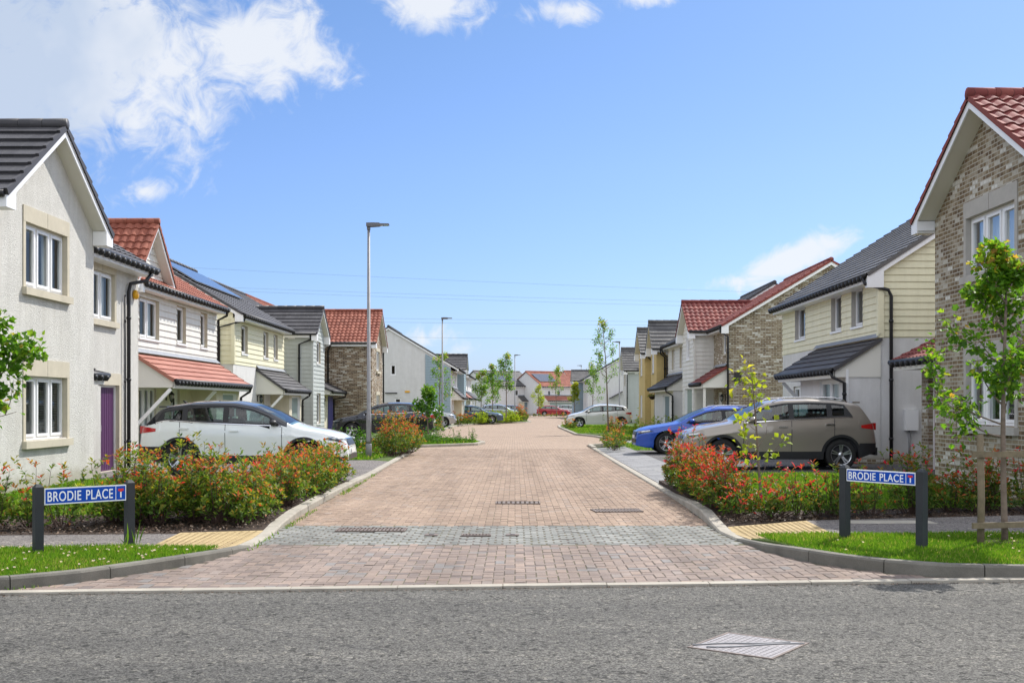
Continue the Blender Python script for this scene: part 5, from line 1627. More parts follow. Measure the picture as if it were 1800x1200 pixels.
def make_car(name, label, kind, loc, flip, pm, roofm=None, clad=True, light_tail=True, rot=None, group='parked cars', rimstyle=5, scale=1.0):
    """nose at local x=0 pointing -x, body along +x, centred on y"""
    K = PROF[kind]
    L, Wd, Rw = K['L'], K['W'], K['R']
    root = thing(name, loc, label, 'car', group, rot if rot is not None else (math.pi if flip else 0), local=True)
    root.scale = (scale,) * 3
    xs_f = np.linspace(0, L, 900)

    def sm(pts, s):
        y = np.interp(xs_f, [p[0] for p in pts], [p[1] for p in pts])
        k = int(s / (L / 899)); ker = np.hanning(2 * k + 3); ker /= ker.sum()
        yp = np.pad(y, k + 1, mode='edge')
        return np.convolve(yp, ker, mode='same')[k + 1:-k - 1]
    ZT = sm(K['zt'], .085); ZB = sm(K['zb'], .08); BL = sm(K['belt'], .2)
    # keep nose/tail drop sharp
    raw = np.interp(xs_f, [p[0] for p in K['zt']], [p[1] for p in K['zt']])
    e = np.clip(np.minimum(xs_f, L - xs_f) / .18, 0, 1); ZT = ZT * e + raw * (1 - e)
    half = Wd / 2
    pl = half * np.ones_like(xs_f)
    d0 = np.clip(1 - xs_f / .55, 0, 1); d1 = np.clip(1 - (L - xs_f) / .45, 0, 1)
    pl -= half * (.30 * d0 ** 2.4 + .17 * d1 ** 2.6)
    pl -= .02 * np.cos((xs_f / L - .5) * math.pi * 2) * -1 * .5
    f_ = lambda A: (lambda x: float(np.interp(x, xs_f, A)))
    zt, zb0, bl, pln = f_(ZT), f_(ZB), f_(BL), f_(pl)
    Ra = Rw + .055

    def zb(x):
        z = zb0(x)
        for xc in (K['xf'], K['xr']):
            q = Ra ** 2 - (x - xc) ** 2
            if q > 0: z = max(z, Rw + math.sqrt(q))
        return z
    crown = .05
    tum = .34

    def yw(x, z):
        b = min(bl(x), zt(x) - .10)
        P = pln(x)
        if z <= b:
            t = max(0, min(1, (z - .22) / (b - .22 + 1e-6)))
            w_ = P * (1 - .055 * (1 - t) ** 2.2 - .035 * max(0, (t - .62) / .38) ** 2)
            # shoulder crease
            w_ += .012 * math.exp(-((t - .80) / .05) ** 2) - .010 * math.exp(-((t - .35) / .12) ** 2)
            return w_
        return P * .965 - tum * (z - b) - .06 * (z - b) ** 2

    xa, xb = K['dlo']
    topz = lambda x: zt(x) - .085 - crown + .015
    ztf = lambda x: min(topz(x), bl(x) + .03 + max(0, (x - xa)) * .78, bl(x) + .05 + max(0, (xb - x)) * 1.5)
    wx0, wx1, rx0, rx1 = K['cowl'] + .10, K['ws'] - .06, K['rs'] + .09, K['rl'] - .05
    openx = []
    cc_ = [xa + .16] + [q for q in K['pil']] + [xb - .12]
    for c0, c1 in zip(cc_[:-1], cc_[1:]): openx.append((round(c0 + .055, 4), round(c1 - .055, 4)))
    stations = sorted(set([v for o2 in openx for v in o2] + [round(v, 4) for v in (wx0, wx1, rx0, rx1)] + [round(v, 4) for v in list(np.linspace(0, .22, 9)) + list(np.linspace(.22, L - .2, 92)) + list(np.linspace(L - .2, L, 8))] +
                          [round(xc + s_ * Ra * math.sin(t), 4) for xc in (K['xf'], K['xr']) for s_ in (-1, 1) for t in np.linspace(0, math.pi / 2, 12)] +
                          [round(xc + s_ * (Ra + .001), 4) for xc in (K['xf'], K['xr']) for s_ in (-1, 1)]))
    rows = []
    NS = 14
    for x in stations:
        z0, z1 = zb(x), zt(x)
        r = .085 if z1 > bl(x) + .15 else .06
        ze = max(z1 - r - crown, z0 + .01)
        ring = [(0, z0)]
        zA = min(bl(x) + .065, z0 + (ze - z0) * .75)
        zB = max(zA, min(ztf(x) - .035, ze))
        zl_ = [z0 + (zA - z0) * k / 8 for k in range(9)] + [zA + (zB - zA) * k / 4 for k in range(1, 5)] + [zB + (ze - zB) * k / 2 for k in (1, 2)]
        for z in zl_:
            ring.append((yw(x, z), z))
        wt = ring[-1][0]
        for t in (30, 60, 90):
            ring.append((wt - r * (1 - math.cos(R(t))), ze + r * math.sin(R(t))))
        wt2 = wt - r
        for k in (1, 2, 3, 4):
            y = wt2 * (1 - k / 4)
            ring.append((y, z1 - crown * (y / wt2) ** 2 if wt2 > 0 else z1))
        rows.append((x, ring))
    nring = len(rows[0][1])
    roofset = roofm is not None
    B, T = MB(), MB()
    for side in (1, -1):
        for (xa, ra), (xb, rb) in zip(rows[:-1], rows[1:]):
            for k in range(nring - 1):
                if side == -1 and False: pass
                zc = (ra[k][1] + rb[k][1]) / 2
                xm = (xa + xb) / 2
                target = T if (zc > bl(xm) + .0 and k > 3 and K['cowl'] + .15 < xm < K['rl']) else B
                m_ = 1 if k == 0 else 0
                if 9 <= k <= 12 and any(o2[0] - 1e-5 <= xa_ and xb_ <= o2[1] + 1e-5 for o2 in openx for xa_, xb_ in ((xa, xb),)): continue
                if k >= 18 and ((wx0 - 1e-5 <= xa and xb <= wx1 + 1e-5) or (rx0 - 1e-5 <= xa and xb <= rx1 + 1e-5)): continue
                p = [(xa, side * ra[k][0], ra[k][1]), (xb, side * rb[k][0], rb[k][1]), (xb, side * rb[k + 1][0], rb[k + 1][1]), (xa, side * ra[k + 1][0], ra[k + 1][1])]
                target.v.extend(p)
                n_ = len(target.v)
                target.f.append([n_ - 4, n_ - 3, n_ - 2, n_ - 1] if side == 1 else [n_ - 1, n_ - 2, n_ - 3, n_ - 4])
                target.mi.append(m_); target.sm.append(True); target.uv.append([(0, 0)] * 4)
        for (x, rg) in (rows[0], rows[-1]):
            pts = [(x, side * y, z) for y, z in rg]
            B.add(pts + [(x, 0, rg[0][1])], [tuple(range(len(pts)))], 0, True)

    def weld(o):
        import bmesh
        bm = bmesh.new(); bm.from_mesh(o.data)
        bmesh.ops.remove_doubles(bm, verts=bm.verts, dist=.0004)
        bmesh.ops.recalc_face_normals(bm, faces=bm.faces)
        bm.to_mesh(o.data); bm.free()
        return o
    body_o = weld(B.build('body', [pm, M['trim']], root))
    weld(T.build('cabin', [roofm or pm, M['trim']], root))

    def side_panel(mb, xa, xb, lo, hi, off=.004, nx=30, nz=6, sides=(1, -1)):
        for sd in sides:
            P = []
            for i in range(nx + 1):
                x = xa + (xb - xa) * i / nx
                a_, b_ = lo(x), hi(x)
                if b_ < a_: b_ = a_
                P.append([(x, sd * (yw(x, a_ + (b_ - a_) * j / nz) + off), a_ + (b_ - a_) * j / nz) for j in range(nz + 1)])
            mb.grid(P, 0, True)
    # side glass
    xa, xb = K['dlo']
    # glass looks dark through tinted panes: thin shell plus dim lining
    cuts = [xa] + [q for q in K['pil']] + [xb]
    for sd in (1, -1):
        for c0, c1 in zip(cuts[:-1], cuts[1:]):
            g = MB(); side_panel(g, c0 + (.02 if c0 != xa else 0), c1 - (.02 if c1 != xb else 0), lambda x: bl(x) + .035, ztf, .006, nx=18, sides=(sd,)); gw_ = g.build('side_window', M['carglass'], root)
            g = MB(); side_panel(g, c0, c1, lambda x: bl(x) + .033, lambda x: min(bl(x) + .068, ztf(x)), .008, nx=18, nz=1, sides=(sd,)); side_panel(g, c0, c1, lambda x: max(ztf(x) - .04, bl(x) + .03), lambda x: ztf(x) + .004, .008, nx=18, nz=1, sides=(sd,)); g.build('seal', M['trim'], gw_)
    for xc in K['pil']:
        for sd in (1, -1):
            pm_ = MB()
            side_panel(pm_, xc - .06, xc + .06, lambda x: bl(x) + .03, lambda x: ztf(x) + .005, .009, nx=2, sides=(sd,))
            pm_.build('pillar_trim', M['trim'], root)
    for sd in (1, -1):
        pm_ = MB()
        side_panel(pm_, xa, openx[0][0] + .01, lambda x: bl(x) + .03, lambda x: ztf(x) + .003, .0085, nx=10, sides=(sd,))
        side_panel(pm_, openx[-1][1] - .01, xb, lambda x: bl(x) + .03, lambda x: ztf(x) + .003, .0085, nx=10, sides=(sd,))
        pm_.build('corner_trim', M['trim'], root)
    for sd in (1, -1):
        ch = MB()
        side_panel(ch, xa, xb, lambda x: bl(x) + .018, lambda x: bl(x) + .036, .010, nx=30, nz=1, sides=(sd,))
        ch.build('window_trim', M['chrome'] if kind in ('suv', 'crossover') else M['trim'], root)

    def top_panel(mb, xa, xb, f=.93, off=.006, nx=14, ny=10, inset=0.0):
        P = []
        for i in range(nx + 1):
            x = xa + (xb - xa) * i / nx
            z1 = zt(x); ze_ = z1 - .085 - crown
            dzx = (zt(x + .01) - zt(x - .01)) / .02
            nl = math.hypot(1, dzx); ox, oz = -dzx / nl * off, off / nl
            w2 = (yw(x, ze_) - .085)
            row = []
            for j in range(ny + 1):
                y = w2 * f * (-1 + 2 * j / ny) * (1 + .06 * 0)
                row.append((x + ox, y, z1 - crown * (y / w2) ** 2 + oz))
            P.append(row)
        mb.grid(P, 0, True)
    g = MB(); top_panel(g, K['cowl'] + .05, K['ws'] - .03, 1.0); g.build('windscreen', M['carglass'], root)
    g = MB(); top_panel(g, K['rs'] + .04, K['rl'] - .02, .93); g.build('rear_window', M['carglass'], root)
    # inside: dark lining, dashboard and seats
    g = MB()
    for sd in (1, -1):
        P = [[(x, sd * (yw(x, .8) - .09), z) for z in (.42, .7, bl(x) - .01)] for x in np.linspace(K['cowl'] + .1, K['rs'], 14)]
        g.grid(P, 0, False)
    g.box(K['cowl'] + .12, K['rs'] + .1, -half + .14, half - .14, .40, .44)
    g.box(K['cowl'] + .12, K['cowl'] + .55, -half + .14, half - .14, .75, bl(1.3) + .0)
    g.box(K['rs'] - .35, K['rl'] - .05, -half + .18, half - .18, .44, bl(3.5) - .04)
    g.build('cabin_lining', M['seatcloth'], root)
    for sx_, nseat in ((K['pil'][0] - .52, 2), (K['pil'][1] - .62, 3)):
        for q_ in range(nseat):
            yy_ = (-.38, .38)[q_] if nseat == 2 else (-.45, 0, .45)[q_]
            wv = .25 if nseat == 2 else .20
            g = MB()
            bx, bz = sx_ + .35, bl(sx_) - .42
            pr_ = [(-.42, -.02), (-.40, .14), (-.05, .12), (.12, .58), (.22, .56), (.08, -.02)]
            pts = [(bx + a_, yy_ + s2 * wv, bz + b_) for s2 in (-1, 1) for a_, b_ in pr_]
            n_ = len(pr_)
            g.add(pts, [tuple(range(n_))[::-1], tuple(range(n_, 2 * n_))] + [(i, (i + 1) % n_, n_ + (i + 1) % n_, n_ + i) for i in range(n_)])
            so = g.build('seat', M['seatcloth'], root)
            g = MB(); g.box(bx + .13, bx + .22, yy_ - .12, yy_ + .12, bz + .62, bz + .80); g.bar((bx + .175, yy_, bz + .5), (bx + .175, yy_, bz + .65), .05, .03); g.build('headrest', M['seatcloth'], so)
    g = MB()
    sc_ = Vector((K['cowl'] + .72, .38, bl(1.5) - .06))
    pp_ = [(sc_.x + .06 * math.sin(t), sc_.y + .18 * math.cos(t), sc_.z + .17 * math.sin(t)) for t in np.linspace(0, 2 * math.pi, 17)]
    g.tube(pp_, .014, 6); g.build('steering_wheel', M['trim'], root)
    # arches + sills
    cm = M['trim'] if clad else pm
    for xc in (K['xf'], K['xr']):
        for sd in (1, -1):
            c_ = MB()
            P = []
            for i in range(25):
                t = math.pi * (-.04 + 1.08 * i / 24)
                row = []
                for rr in (Ra - .004, Ra + (.055 if clad else .012)):
                    x, z = xc + rr * math.cos(t), Rw + rr * math.sin(t)
                    z = max(z, .24); row.append((x, sd * (yw(x, z) + .012), z))
                P.append(row)
            c_.grid(P, 0, True)
            c_.build('arch_trim', cm, root)
    for sd in (1, -1):
        c_ = MB()
        side_panel(c_, K['xf'] + Ra, K['xr'] - Ra, lambda x: zb0(x) - .0, lambda x: K['sill'] + (.13 if clad else .02), .012, nz=3, sides=(sd,))
        c_.build('sill_trim', cm, root)
        if clad:
            c_ = MB(); side_panel(c_, K['xr'] + Ra, L - .03, lambda x: zb0(x), lambda x: .62, .012, nx=6, nz=3, sides=(sd,)); c_.build('bumper_trim', cm, root)
            c_ = MB(); side_panel(c_, .03, K['xf'] - Ra, lambda x: zb0(x), lambda x: .40, .012, nx=6, nz=3, sides=(sd,)); c_.build('bumper_trim', cm, root)
    # door seams
    p1, p2 = K['pil']
    fx = K['xf'] + Ra + .06
    for xc, lo_, hi_ in ((fx, .42, 0), (p1, .42, 0), (p2 + .10, .75, 0)):
        for sd in (1, -1):
            s_ = MB(); side_panel(s_, xc - .006, xc + .006, lambda x: lo_, lambda x: bl(x) + .01, .003, nx=1, nz=10, sides=(sd,)); s_.build('door_seam', M['black'], root)
    for i, xc in enumerate((p1 - .30, p2 - .10)):
        h_ = MB()
        for sd in (1, -1):
            zz = bl(xc) - .13
            h_.box(xc, xc + .20, *sorted((sd * (yw(xc, zz) - .002), sd * (yw(xc, zz) + .035))), zz, zz + .028)
        h_.build('door_handle', pm if kind != 'suv' else M['chrome'], root)
    # mirrors
    for sd in (1, -1):
        m_ = MB()
        xm, zm = K['cowl'] + .42, bl(K['cowl'] + .4) + .09
        yy = sd * (yw(xm, zm) + .12)
        pts = []
        for i in range(7):
            t = math.pi * i / 6
            rr = math.sin(t)
            row = []
            for k in range(10):
                q = 2 * math.pi * k / 9
                row.append((xm + .085 * rr * math.cos(q), yy - sd * .115 * math.cos(t), zm + .065 * rr * math.sin(q)))
            pts.append(row)
        m_.grid(pts, 0, True)
        m_.bar((xm + .03, sd * (yw(xm, zm) - .02), zm - .05), (xm + .02, yy, zm - .03), .05, .03)
        m_.build('wing_mirror', M['trim'] if roofset else (pm), root)
    # lights
    nz_ = zt(.22)
    for sd in (1, -1):
        l_ = MB()
        side_panel(l_, .03, .52, lambda x: (nz_ - .20) + .10 * (x / .5), lambda x: min(zt(x) - .07 - crown * .4, nz_ - .05 - (0 if x < .3 else (x - .3) * .2)), .006, nx=12, nz=4, sides=(sd,))
        lo_ = l_.build('headlight', M['lampdark'], root)
        l_ = MB()
        side_panel(l_, .05, .40, lambda x: (nz_ - .150) + .09 * (x / .5), lambda x: nz_ - .100 + .05 * (x / .5), .010, nx=6, nz=1, sides=(sd,))
        l_.build('lamp_lens', M['lampglass'], lo_)
    tz_ = bl(L - .3) - .08
    for sd in (1, -1):
     l_ = MB()
     side_panel(l_, L - .40, L - .02, lambda x: tz_ - .10 + .05 * ((L - x) / .4), lambda x: tz_ + .07 - .06 * ((L - x) / .4), .008, nx=10, nz=4, sides=(sd,))
     l_.box(L - .08, L + .0, *sorted((sd * .50, sd * .70)), tz_ - .10, tz_ + .06)
     l_.build('tail_light', M['tail'], root)
    # front face
    zg0, zg1 = nz_ - .24, nz_ - .09
    xr_ = np.linspace(0, .5, 400); zr_ = np.array([zt(v) for v in xr_]); zr_ = np.maximum.accumulate(zr_)
    def front_panel(mb, ya, yb, za, zb_, off):
        P = []
        for i in range(7):
            z = za + (zb_ - za) * i / 6
            P.append([(float(np.interp(z + crown * (y / half) ** 2 * 1.4, zr_, xr_)) - off, y, z) for y in np.linspace(ya, yb, 13)])
        mb.grid(P, 0, True)
    g = MB(); front_panel(g, -.46, .46, zg0, zg1, .010); g.build('grille', M['black'], root)
    g = MB(); g.box(-.008, .02, -.60, .60, .34, .45); g.build('lower_grille', M['black'], root)
    g = MB(); front_panel(g, -.46, .46, zg1 - .012, zg1 + .004, .018)
    g.build('grille_trim', M['chrome'], root)
    g = MB(); g.box(-.014, -.004, -.26, .26, .47, .57); g.build('number_plate', M['plate'], root)
    g = MB(); g.box(L - .005, L + .012, -.26, .26, .72, .83); g.box(L - .02, L + .01, -.6, .6, .36, .5); g.build('rear_plate', M['plate'], root)
    g = MB(); g.box(L - .03, L + .02, -.75, .75, .34, .52); g.build('rear_bumper', M['trim'], root)
    if kind in ('suv', 'estate'):
        for sd in (1, -1):
            g = MB()
            pp = []
            for i in range(12):
                x = K['ws'] + .15 + (K['rs'] - K['ws'] - .35) * i / 11
                zz = zt(x) - .04
                pp.append((x, sd * (yw(x, zt(x) - .14) - .07), zz + (.05 if 0 < i < 11 else 0)))
            g.tube(pp, .014, 6)
            g.build('roof_rail', M['chrome'], root)
    g = MB()
    g.box(K['rs'] - .02, K['rs'] + .16, -.5, .5, zt(K['rs'] + .05) - .005, zt(K['rs'] + .03) + .022)
    g.build('spoiler', roofm or pm, root)
    g = MB(); g.tube([(K['rs'] - .3, 0, zt(K['rs'] - .3)), (K['rs'] - .22, 0, zt(K['rs'] - .3) + .06)], [.03, .012], 6); g.build('aerial', M['black'], root)
    # wheels
    for xc in (K['xf'], K['xr']):
        for sd in (1, -1):
            yo = sd * (half - .045)
            w_ = MB()
            q = Rw
            wprof = [(q * .66, 0), (q * .70, .012), (q * .93, .012), (q * .985, -.01), (q, -.04), (q, -.19), (q * .97, -.215), (q * .62, -.215)]
            w_.lathe([(r_, h_ * sd) for r_, h_ in wprof], (xc, yo, q), 'y', 32)
            ty = w_.build('wheel', M['tyre'], root)
            r_ = MB()
            rp = [(q * .67, .004), (q * .64, .0), (q * .60, -.05), (q * .58, -.20)]
            r_.lathe([(a_, b_ * sd) for a_, b_ in rp], (xc, yo, q), 'y', 32)
            for k in range(rimstyle):
                t = 2 * math.pi * k / rimstyle + .3
                for o_ in (-.10, .10):
                    c0 = Vector((xc + .05 * math.cos(t + o_ * 2), yo - sd * .035, q + .05 * math.sin(t + o_ * 2)))
                    c1 = Vector((xc + q * .65 * math.cos(t + o_ * 1.4), yo - sd * .012, q + q * .65 * math.sin(t + o_ * 1.4)))
                    r_.bar(c0, c1, .03, .03, up=(0, 1, 0))
            r_.lathe([(0, -.01 * sd), (.055, -.015 * sd), (.07, -.05 * sd)], (xc, yo, q), 'y', 16)
            r_.build('rim', M['rim'], ty)
            r_ = MB(); r_.lathe([(0, -.09 * sd), (q * .6, -.09 * sd)], (xc, yo, q), 'y', 24); r_.build('brake_disc', M['rimdark'], ty)
    return root


M['carglass_side'] = pbr('car_glass_dark', (0.008, 0.020, 0.022), 0.03, spec=0.30)
P_white = paint('paint_white', (0.78, 0.81, 0.80), .05)
P_white2 = paint('paint_pearl', (0.66, 0.67, 0.66), .1)
P_black = paint('paint_black', (0.008, 0.010, 0.016), .2, .2)
P_taupe = paint('paint_taupe', (0.275, 0.24, 0.205), .3, .36)
P_blue = paint('paint_blue', (0.006, 0.070, 0.40), .1, .4)
P_blue.node_tree.nodes['Principled BSDF'].inputs['Coat Weight'].default_value = 0.55
P_navy = paint('paint_navy', (0.04, 0.075, 0.12), .4, .3)
P_steel = paint('paint_steel', (0.30, 0.34, 0.40), .4, .3)
P_red = paint('paint_red', (0.33, 0.012, 0.03), .2, .3)
P_silver = paint('paint_silver', (0.42, 0.44, 0.46), .5, .3)

make_car('parked_car', 'white crossover with black roof parked nose to the street behind the left hedge', 'crossover', (-3.60, 25.32, ZL), True, P_white, P_black)
make_car('parked_car', 'taupe estate-like crossover with big silver wheels parked in front of the cream boarded house', 'suv', (3.83, 26.92, ZR), False, P_taupe)
make_car('parked_car', 'bright blue low estate car parked beyond the taupe one', 'estate', (3.70, 35.4, ZR), False, P_blue, clad=False)
make_car('parked_car', 'black crossover parked behind the tall lamp and orange-leaved shrub', 'crossover', (-8.1, 50.9, .1), False, P_black)
make_car('parked_car', 'navy estate car with dark windows in the far left parking court', 'estate', (-0.95, 92.9, .09), True, P_navy, clad=False)
make_car('parked_car', 'steel blue hatchback beyond the navy estate car', 'hatch', (0.45, 125, .09), True, P_steel, clad=False, scale=1.0)
make_car('parked_car', 'small silver-grey car nose peeping behind the young leafy tree on the left', 'hatch', (-3.95, 76.5, .09), True, P_silver, clad=False)
make_car('parked_car', 'dark car with red tail light in the distance behind the steel blue hatchback', 'estate', (-3.9, 140, .09), False, P_black, clad=False)
make_car('parked_car', 'dark red estate car parked before the far red-roofed house', 'estate', (7.7, 158, .03), True, P_red, clad=False)
make_car('parked_car', 'pale silver car tucked behind the dark red car', 'hatch', (10.0, 163, .03), True, P_silver, clad=False)
make_car('parked_car', 'white car seen from behind at the far end of the right side', 'suv', (9.55, 155.5, .03), False, P_white2, rot=math.pi * 1.5)
make_car('parked_car', 'white hatchback parked facing the street beside the slender tree on the right', 'hatch', (3.45, 75.9, .08), False, P_white2, clad=False)


# ------------------------------------------------------------------ street furniture
def street_lamp(x, y, sgn, label, hgt=6.66, z0=0.08):
    t_ = thing('street_lamp', (x, y, z0), label, 'street lamp', 'street lamps along the street', local=True)
    mb = MB()
    mb.tube([(0, 0, 0), (0, 0, .42), (0, 0, .44)], [.085, .085, .07], 14)
    mb.tube([(0, 0, .44), (0, 0, 1.25), (0, 0, 1.27), (0, 0, hgt - .1)], [.075, .072, .058, .038], 14)
    mb.build('pole', M['galv'], t_)
    mb = MB(); mb.box(-.05, .05, -.088, -.083, .5, 1.1) ; mb.build('access_door', M['galv'], t_)
    mb = MB(); mb.box(-.045, .045, -.05, .05, hgt - .16, hgt - .02); mb.build('bracket', M['lamphead'], t_)
    mb = MB()
    s = sgn
    pr = [(-.06, .0, .10), (.10, -.005, .11), (.30, .01, .09), (.34, .03, .05), (.58, .04, .035)]
    for (xa, za, ha), (xb_, zb_, hb) in zip(pr[:-1], pr[1:]):
        for w_ in (.11,):
            p = [(s * xa, -w_, hgt - .04 + za - .03), (s * xb_, -w_, hgt - .04 + zb_ - .03), (s * xb_, w_, hgt - .04 + zb_ - .03), (s * xa, w_, hgt - .04 + za - .03),
                 (s * xa, -w_, hgt - .04 + za - .03 + ha), (s * xb_, -w_, hgt - .04 + zb_ - .03 + hb), (s * xb_, w_, hgt - .04 + zb_ - .03 + hb), (s * xa, w_, hgt - .04 + za - .03 + ha)]
            mb.add(p, [(0, 3, 2, 1), (4, 5, 6, 7), (0, 1, 5, 4), (2, 3, 7, 6), (1, 2, 6, 5), (3, 0, 4, 7)])
    hd = mb.build('lamp_head', M['lamphead'], t_)
    mb = MB(); a_, b_ = sorted((s * .34, s * .55)); mb.box(a_, b_, -.09, .09, hgt - .045, hgt - .032); mb.build('lens', M['lampglass'], hd)
    return t_


street_lamp(-4.15, 32.3, 1, 'tall grey street lamp standing by the orange-leaved shrub on the left, biggest of the lamps', z0=.06)
street_lamp(-4.3, 67.5, 1, 'street lamp in front of the broad white gable end')
street_lamp(0.0, 117.6, 1, 'street lamp in the middle distance beside the steel blue hatchback')
street_lamp(8.55, 93.0, -1, 'street lamp half hidden by the slender tree on the right')
street_lamp(8.7, 149.0, -1, 'faraway thin street lamp in front of the blue-grey gabled house')


def text_mesh(name, body, size, mat, parent, loc, rot, sx=1.0, ext=.002):
    cu = bpy.data.curves.new(name, 'FONT')
    cu.body = body; cu.size = size; cu.extrude = ext; cu.offset = size * .010
    cu.align_x = 'LEFT'; cu.space_character = 1.08
    tmp = bpy.data.objects.new('tmp_text', cu)
    COL.objects.link(tmp)
    bpy.context.view_layer.update()
    me = bpy.data.meshes.new_from_object(tmp.evaluated_get(bpy.context.evaluated_depsgraph_get()))
    bpy.data.objects.remove(tmp)
    xs = [v.co.x for v in me.vertices]
    w_ = max(xs) - min(xs)
    o = bpy.data.objects.new(name, me)
    me.materials.clear(); me.materials.append(mat)
    o.parent = parent; o.location = loc; o.rotation_euler = rot
    o.scale = (sx / w_, 1, 1)
    COL.objects.link(o)
    return o


def name_sign(xa, ya, xb, yb, z0, ztop, zp0, zp1, label):
    """two square posts and the plate between them"""
    ang = math.atan2(yb - ya, xb - xa)
    Ls = math.hypot(xb - xa, yb - ya)
    t_ = thing('street_name_sign', (xa, ya, z0), label, 'street sign', 'street name signs', ang, local=True)
    for x in (0, Ls):
        mb = MB()
        r = .043
        b = [(-r, -r), (r, -r), (r, r), (-r, r)]
        h = ztop - z0
        for i in range(4):
            p, q = b[i], b[(i + 1) % 4]
            mb.quad((x + p[0], p[1], -.05), (x + q[0], q[1], -.05), (x + q[0], q[1], h - .03), (x + p[0], p[1], h - .03))
            mb.quad((x + p[0], p[1], h - .03), (x + q[0], q[1], h - .03), (x + q[0] * .45, q[1] * .45, h), (x + p[0] * .45, p[1] * .45, h))
        mb.quad(*[(x + p[0] * .45, p[1] * .45, h) for p in b])
        mb.build('post', M['post'], t_)
    a, b = zp0 - z0, zp1 - z0
    mb = MB(); mb.box(.052, Ls - .052, -.034, -.022, a, b)
    pl = mb.build('sign_plate', M['signwhite'], t_)
    mb = MB(); mb.box(.052 + .010, Ls - .052 - .010, -.036, -.0335, a + .012, b - .012); mb.build('blue_field', M['signblue'], pl)
    hh = b - a
    xdiv = Ls - .052 - .115
    mb = MB(); mb.box(xdiv - .003, xdiv + .003, -.0375, -.036, a + .012, b - .012); mb.build('divider', M['signwhite'], pl)
    xs_ = xdiv + .055
    mb = MB(); mb.box(xs_ - .007, xs_ + .007, -.038, -.036, a + hh * .2, a + hh * .62); mb.build('road_symbol', M['signwhite'], pl)
    mb = MB(); mb.box(xs_ - .030, xs_ + .030, -.038, -.036, a + hh * .62, a + hh * .76); mb.box(xs_ - .012, xs_ + .012, -.0385, -.0365, a + hh * .56, a + hh * .66); mb.build('dead_end_bar', M['signred'], pl)
    tw = xdiv - .052 - .055
    text_mesh('lettering', 'BRODIE', hh * .84, M['signwhite'], pl, (.076, -.0362, a + hh * .20), (R(90), 0, 0), sx=tw * .50)
    text_mesh('lettering', 'PLACE', hh * .84, M['signwhite'], pl, (.076 + tw * .575, -.0362, a + hh * .20), (R(90), 0, 0), sx=tw * .415)
    return t_


name_sign(-4.87, 11.62, -4.16, 12.28, ZL, .79 + .0, .595 - .02, .745, 'left hand street name sign, blue plate reading BRODIE PLACE between two dark posts')
name_sign(3.66, 12.62, 4.22, 11.80, ZR, .935, .76, .895, 'right hand street name sign, blue plate reading BRODIE PLACE beside the staked tree')

# tree stake frame
t_ = thing('tree_stake_frame', (5.0, 12.22, ZR), 'rough timber frame with two rails supporting the young maple on the right verge', 'tree stake')
for i, (x, y, hh) in enumerate(((5.0, 12.22, 1.18), (6.0, 12.5, 1.15))):
    mb = MB(); mb.tube([(x, y, 0.0), (x + .01, y, hh * .5), (x - .005, y, hh + ZR)], [.038, .037, .036], 10); mb.build('post', M['timber'], t_)
for zz in (1.07, .31):
    mb = MB(); mb.bar((4.88, 12.13, zz), (6.15, 12.50, zz - .01), .03, .062); mb.build('rail', M['timber'], t_)
mb = MB()
mb.lathe([(.0, .03), (.25, .03), (.42, .01), (.47, -.02)], (5.38, 12.35, ZR), n=24)
tag(mb.build('mulch_ring', M['soil']), 'ring of bark mulch round the staked maple', 'mulch', kind='stuff')

# hanging basket on the near ochre house
t_ = thing('hanging_basket', (7.85, 65.0, 2.1), 'hanging flower basket by the white door of the ochre house', 'hanging basket')
mb = MB(); mb.tube([(8.08, 65.0, 2.45), (7.85, 65.0, 2.5), (7.85, 65.0, 2.2)], .015, 6); mb.build('bracket', M['black'], t_)
mb = MB(); mb.lathe([(.0, -.22), (.12, -.18), (.20, -.05), (.22, .0)], (7.85, 65.0, 2.1), n=14); mb.build('basket', M['soil'], t_)

# overhead lines far off
def line(x0, z0, x1, z1, y, label, sag=2.0, r=.022):
    mb = MB()
    pts = []
    for i in range(25):
        f = i / 24
        pts.append((x0 + (x1 - x0) * f, y + 20 * (f - .5), z0 + (z1 - z0) * f - sag * 4 * f * (1 - f)))
    mb.tube(pts, r, 5)
    return tag(mb.build('power_line', M['line']), label, 'power line', 'overhead power lines')


M['line'] = pbr('wire', (0.10, 0.12, 0.14), 0.6)
s3 = 2000 / 320.
for (ya, yb, lab) in ((462, 512, 'highest overhead wire crossing the sky above the houses'), (497, 530, 'second overhead wire from the top, upper of a close pair'), (502, 538, 'third overhead wire from the top, lower of a close pair'),
                      (550, 562, 'fourth overhead wire from the top'), (557, 568, 'fifth overhead wire from the top'), (585, 592, 'lowest overhead wire just above the far roofs')):
    line(-620 / s3 * 1.35, 1.6 + (711 - ya) / s3, 420 / s3 * 1.4, 1.6 + (711 - yb) / s3, 320, lab, sag=.8)


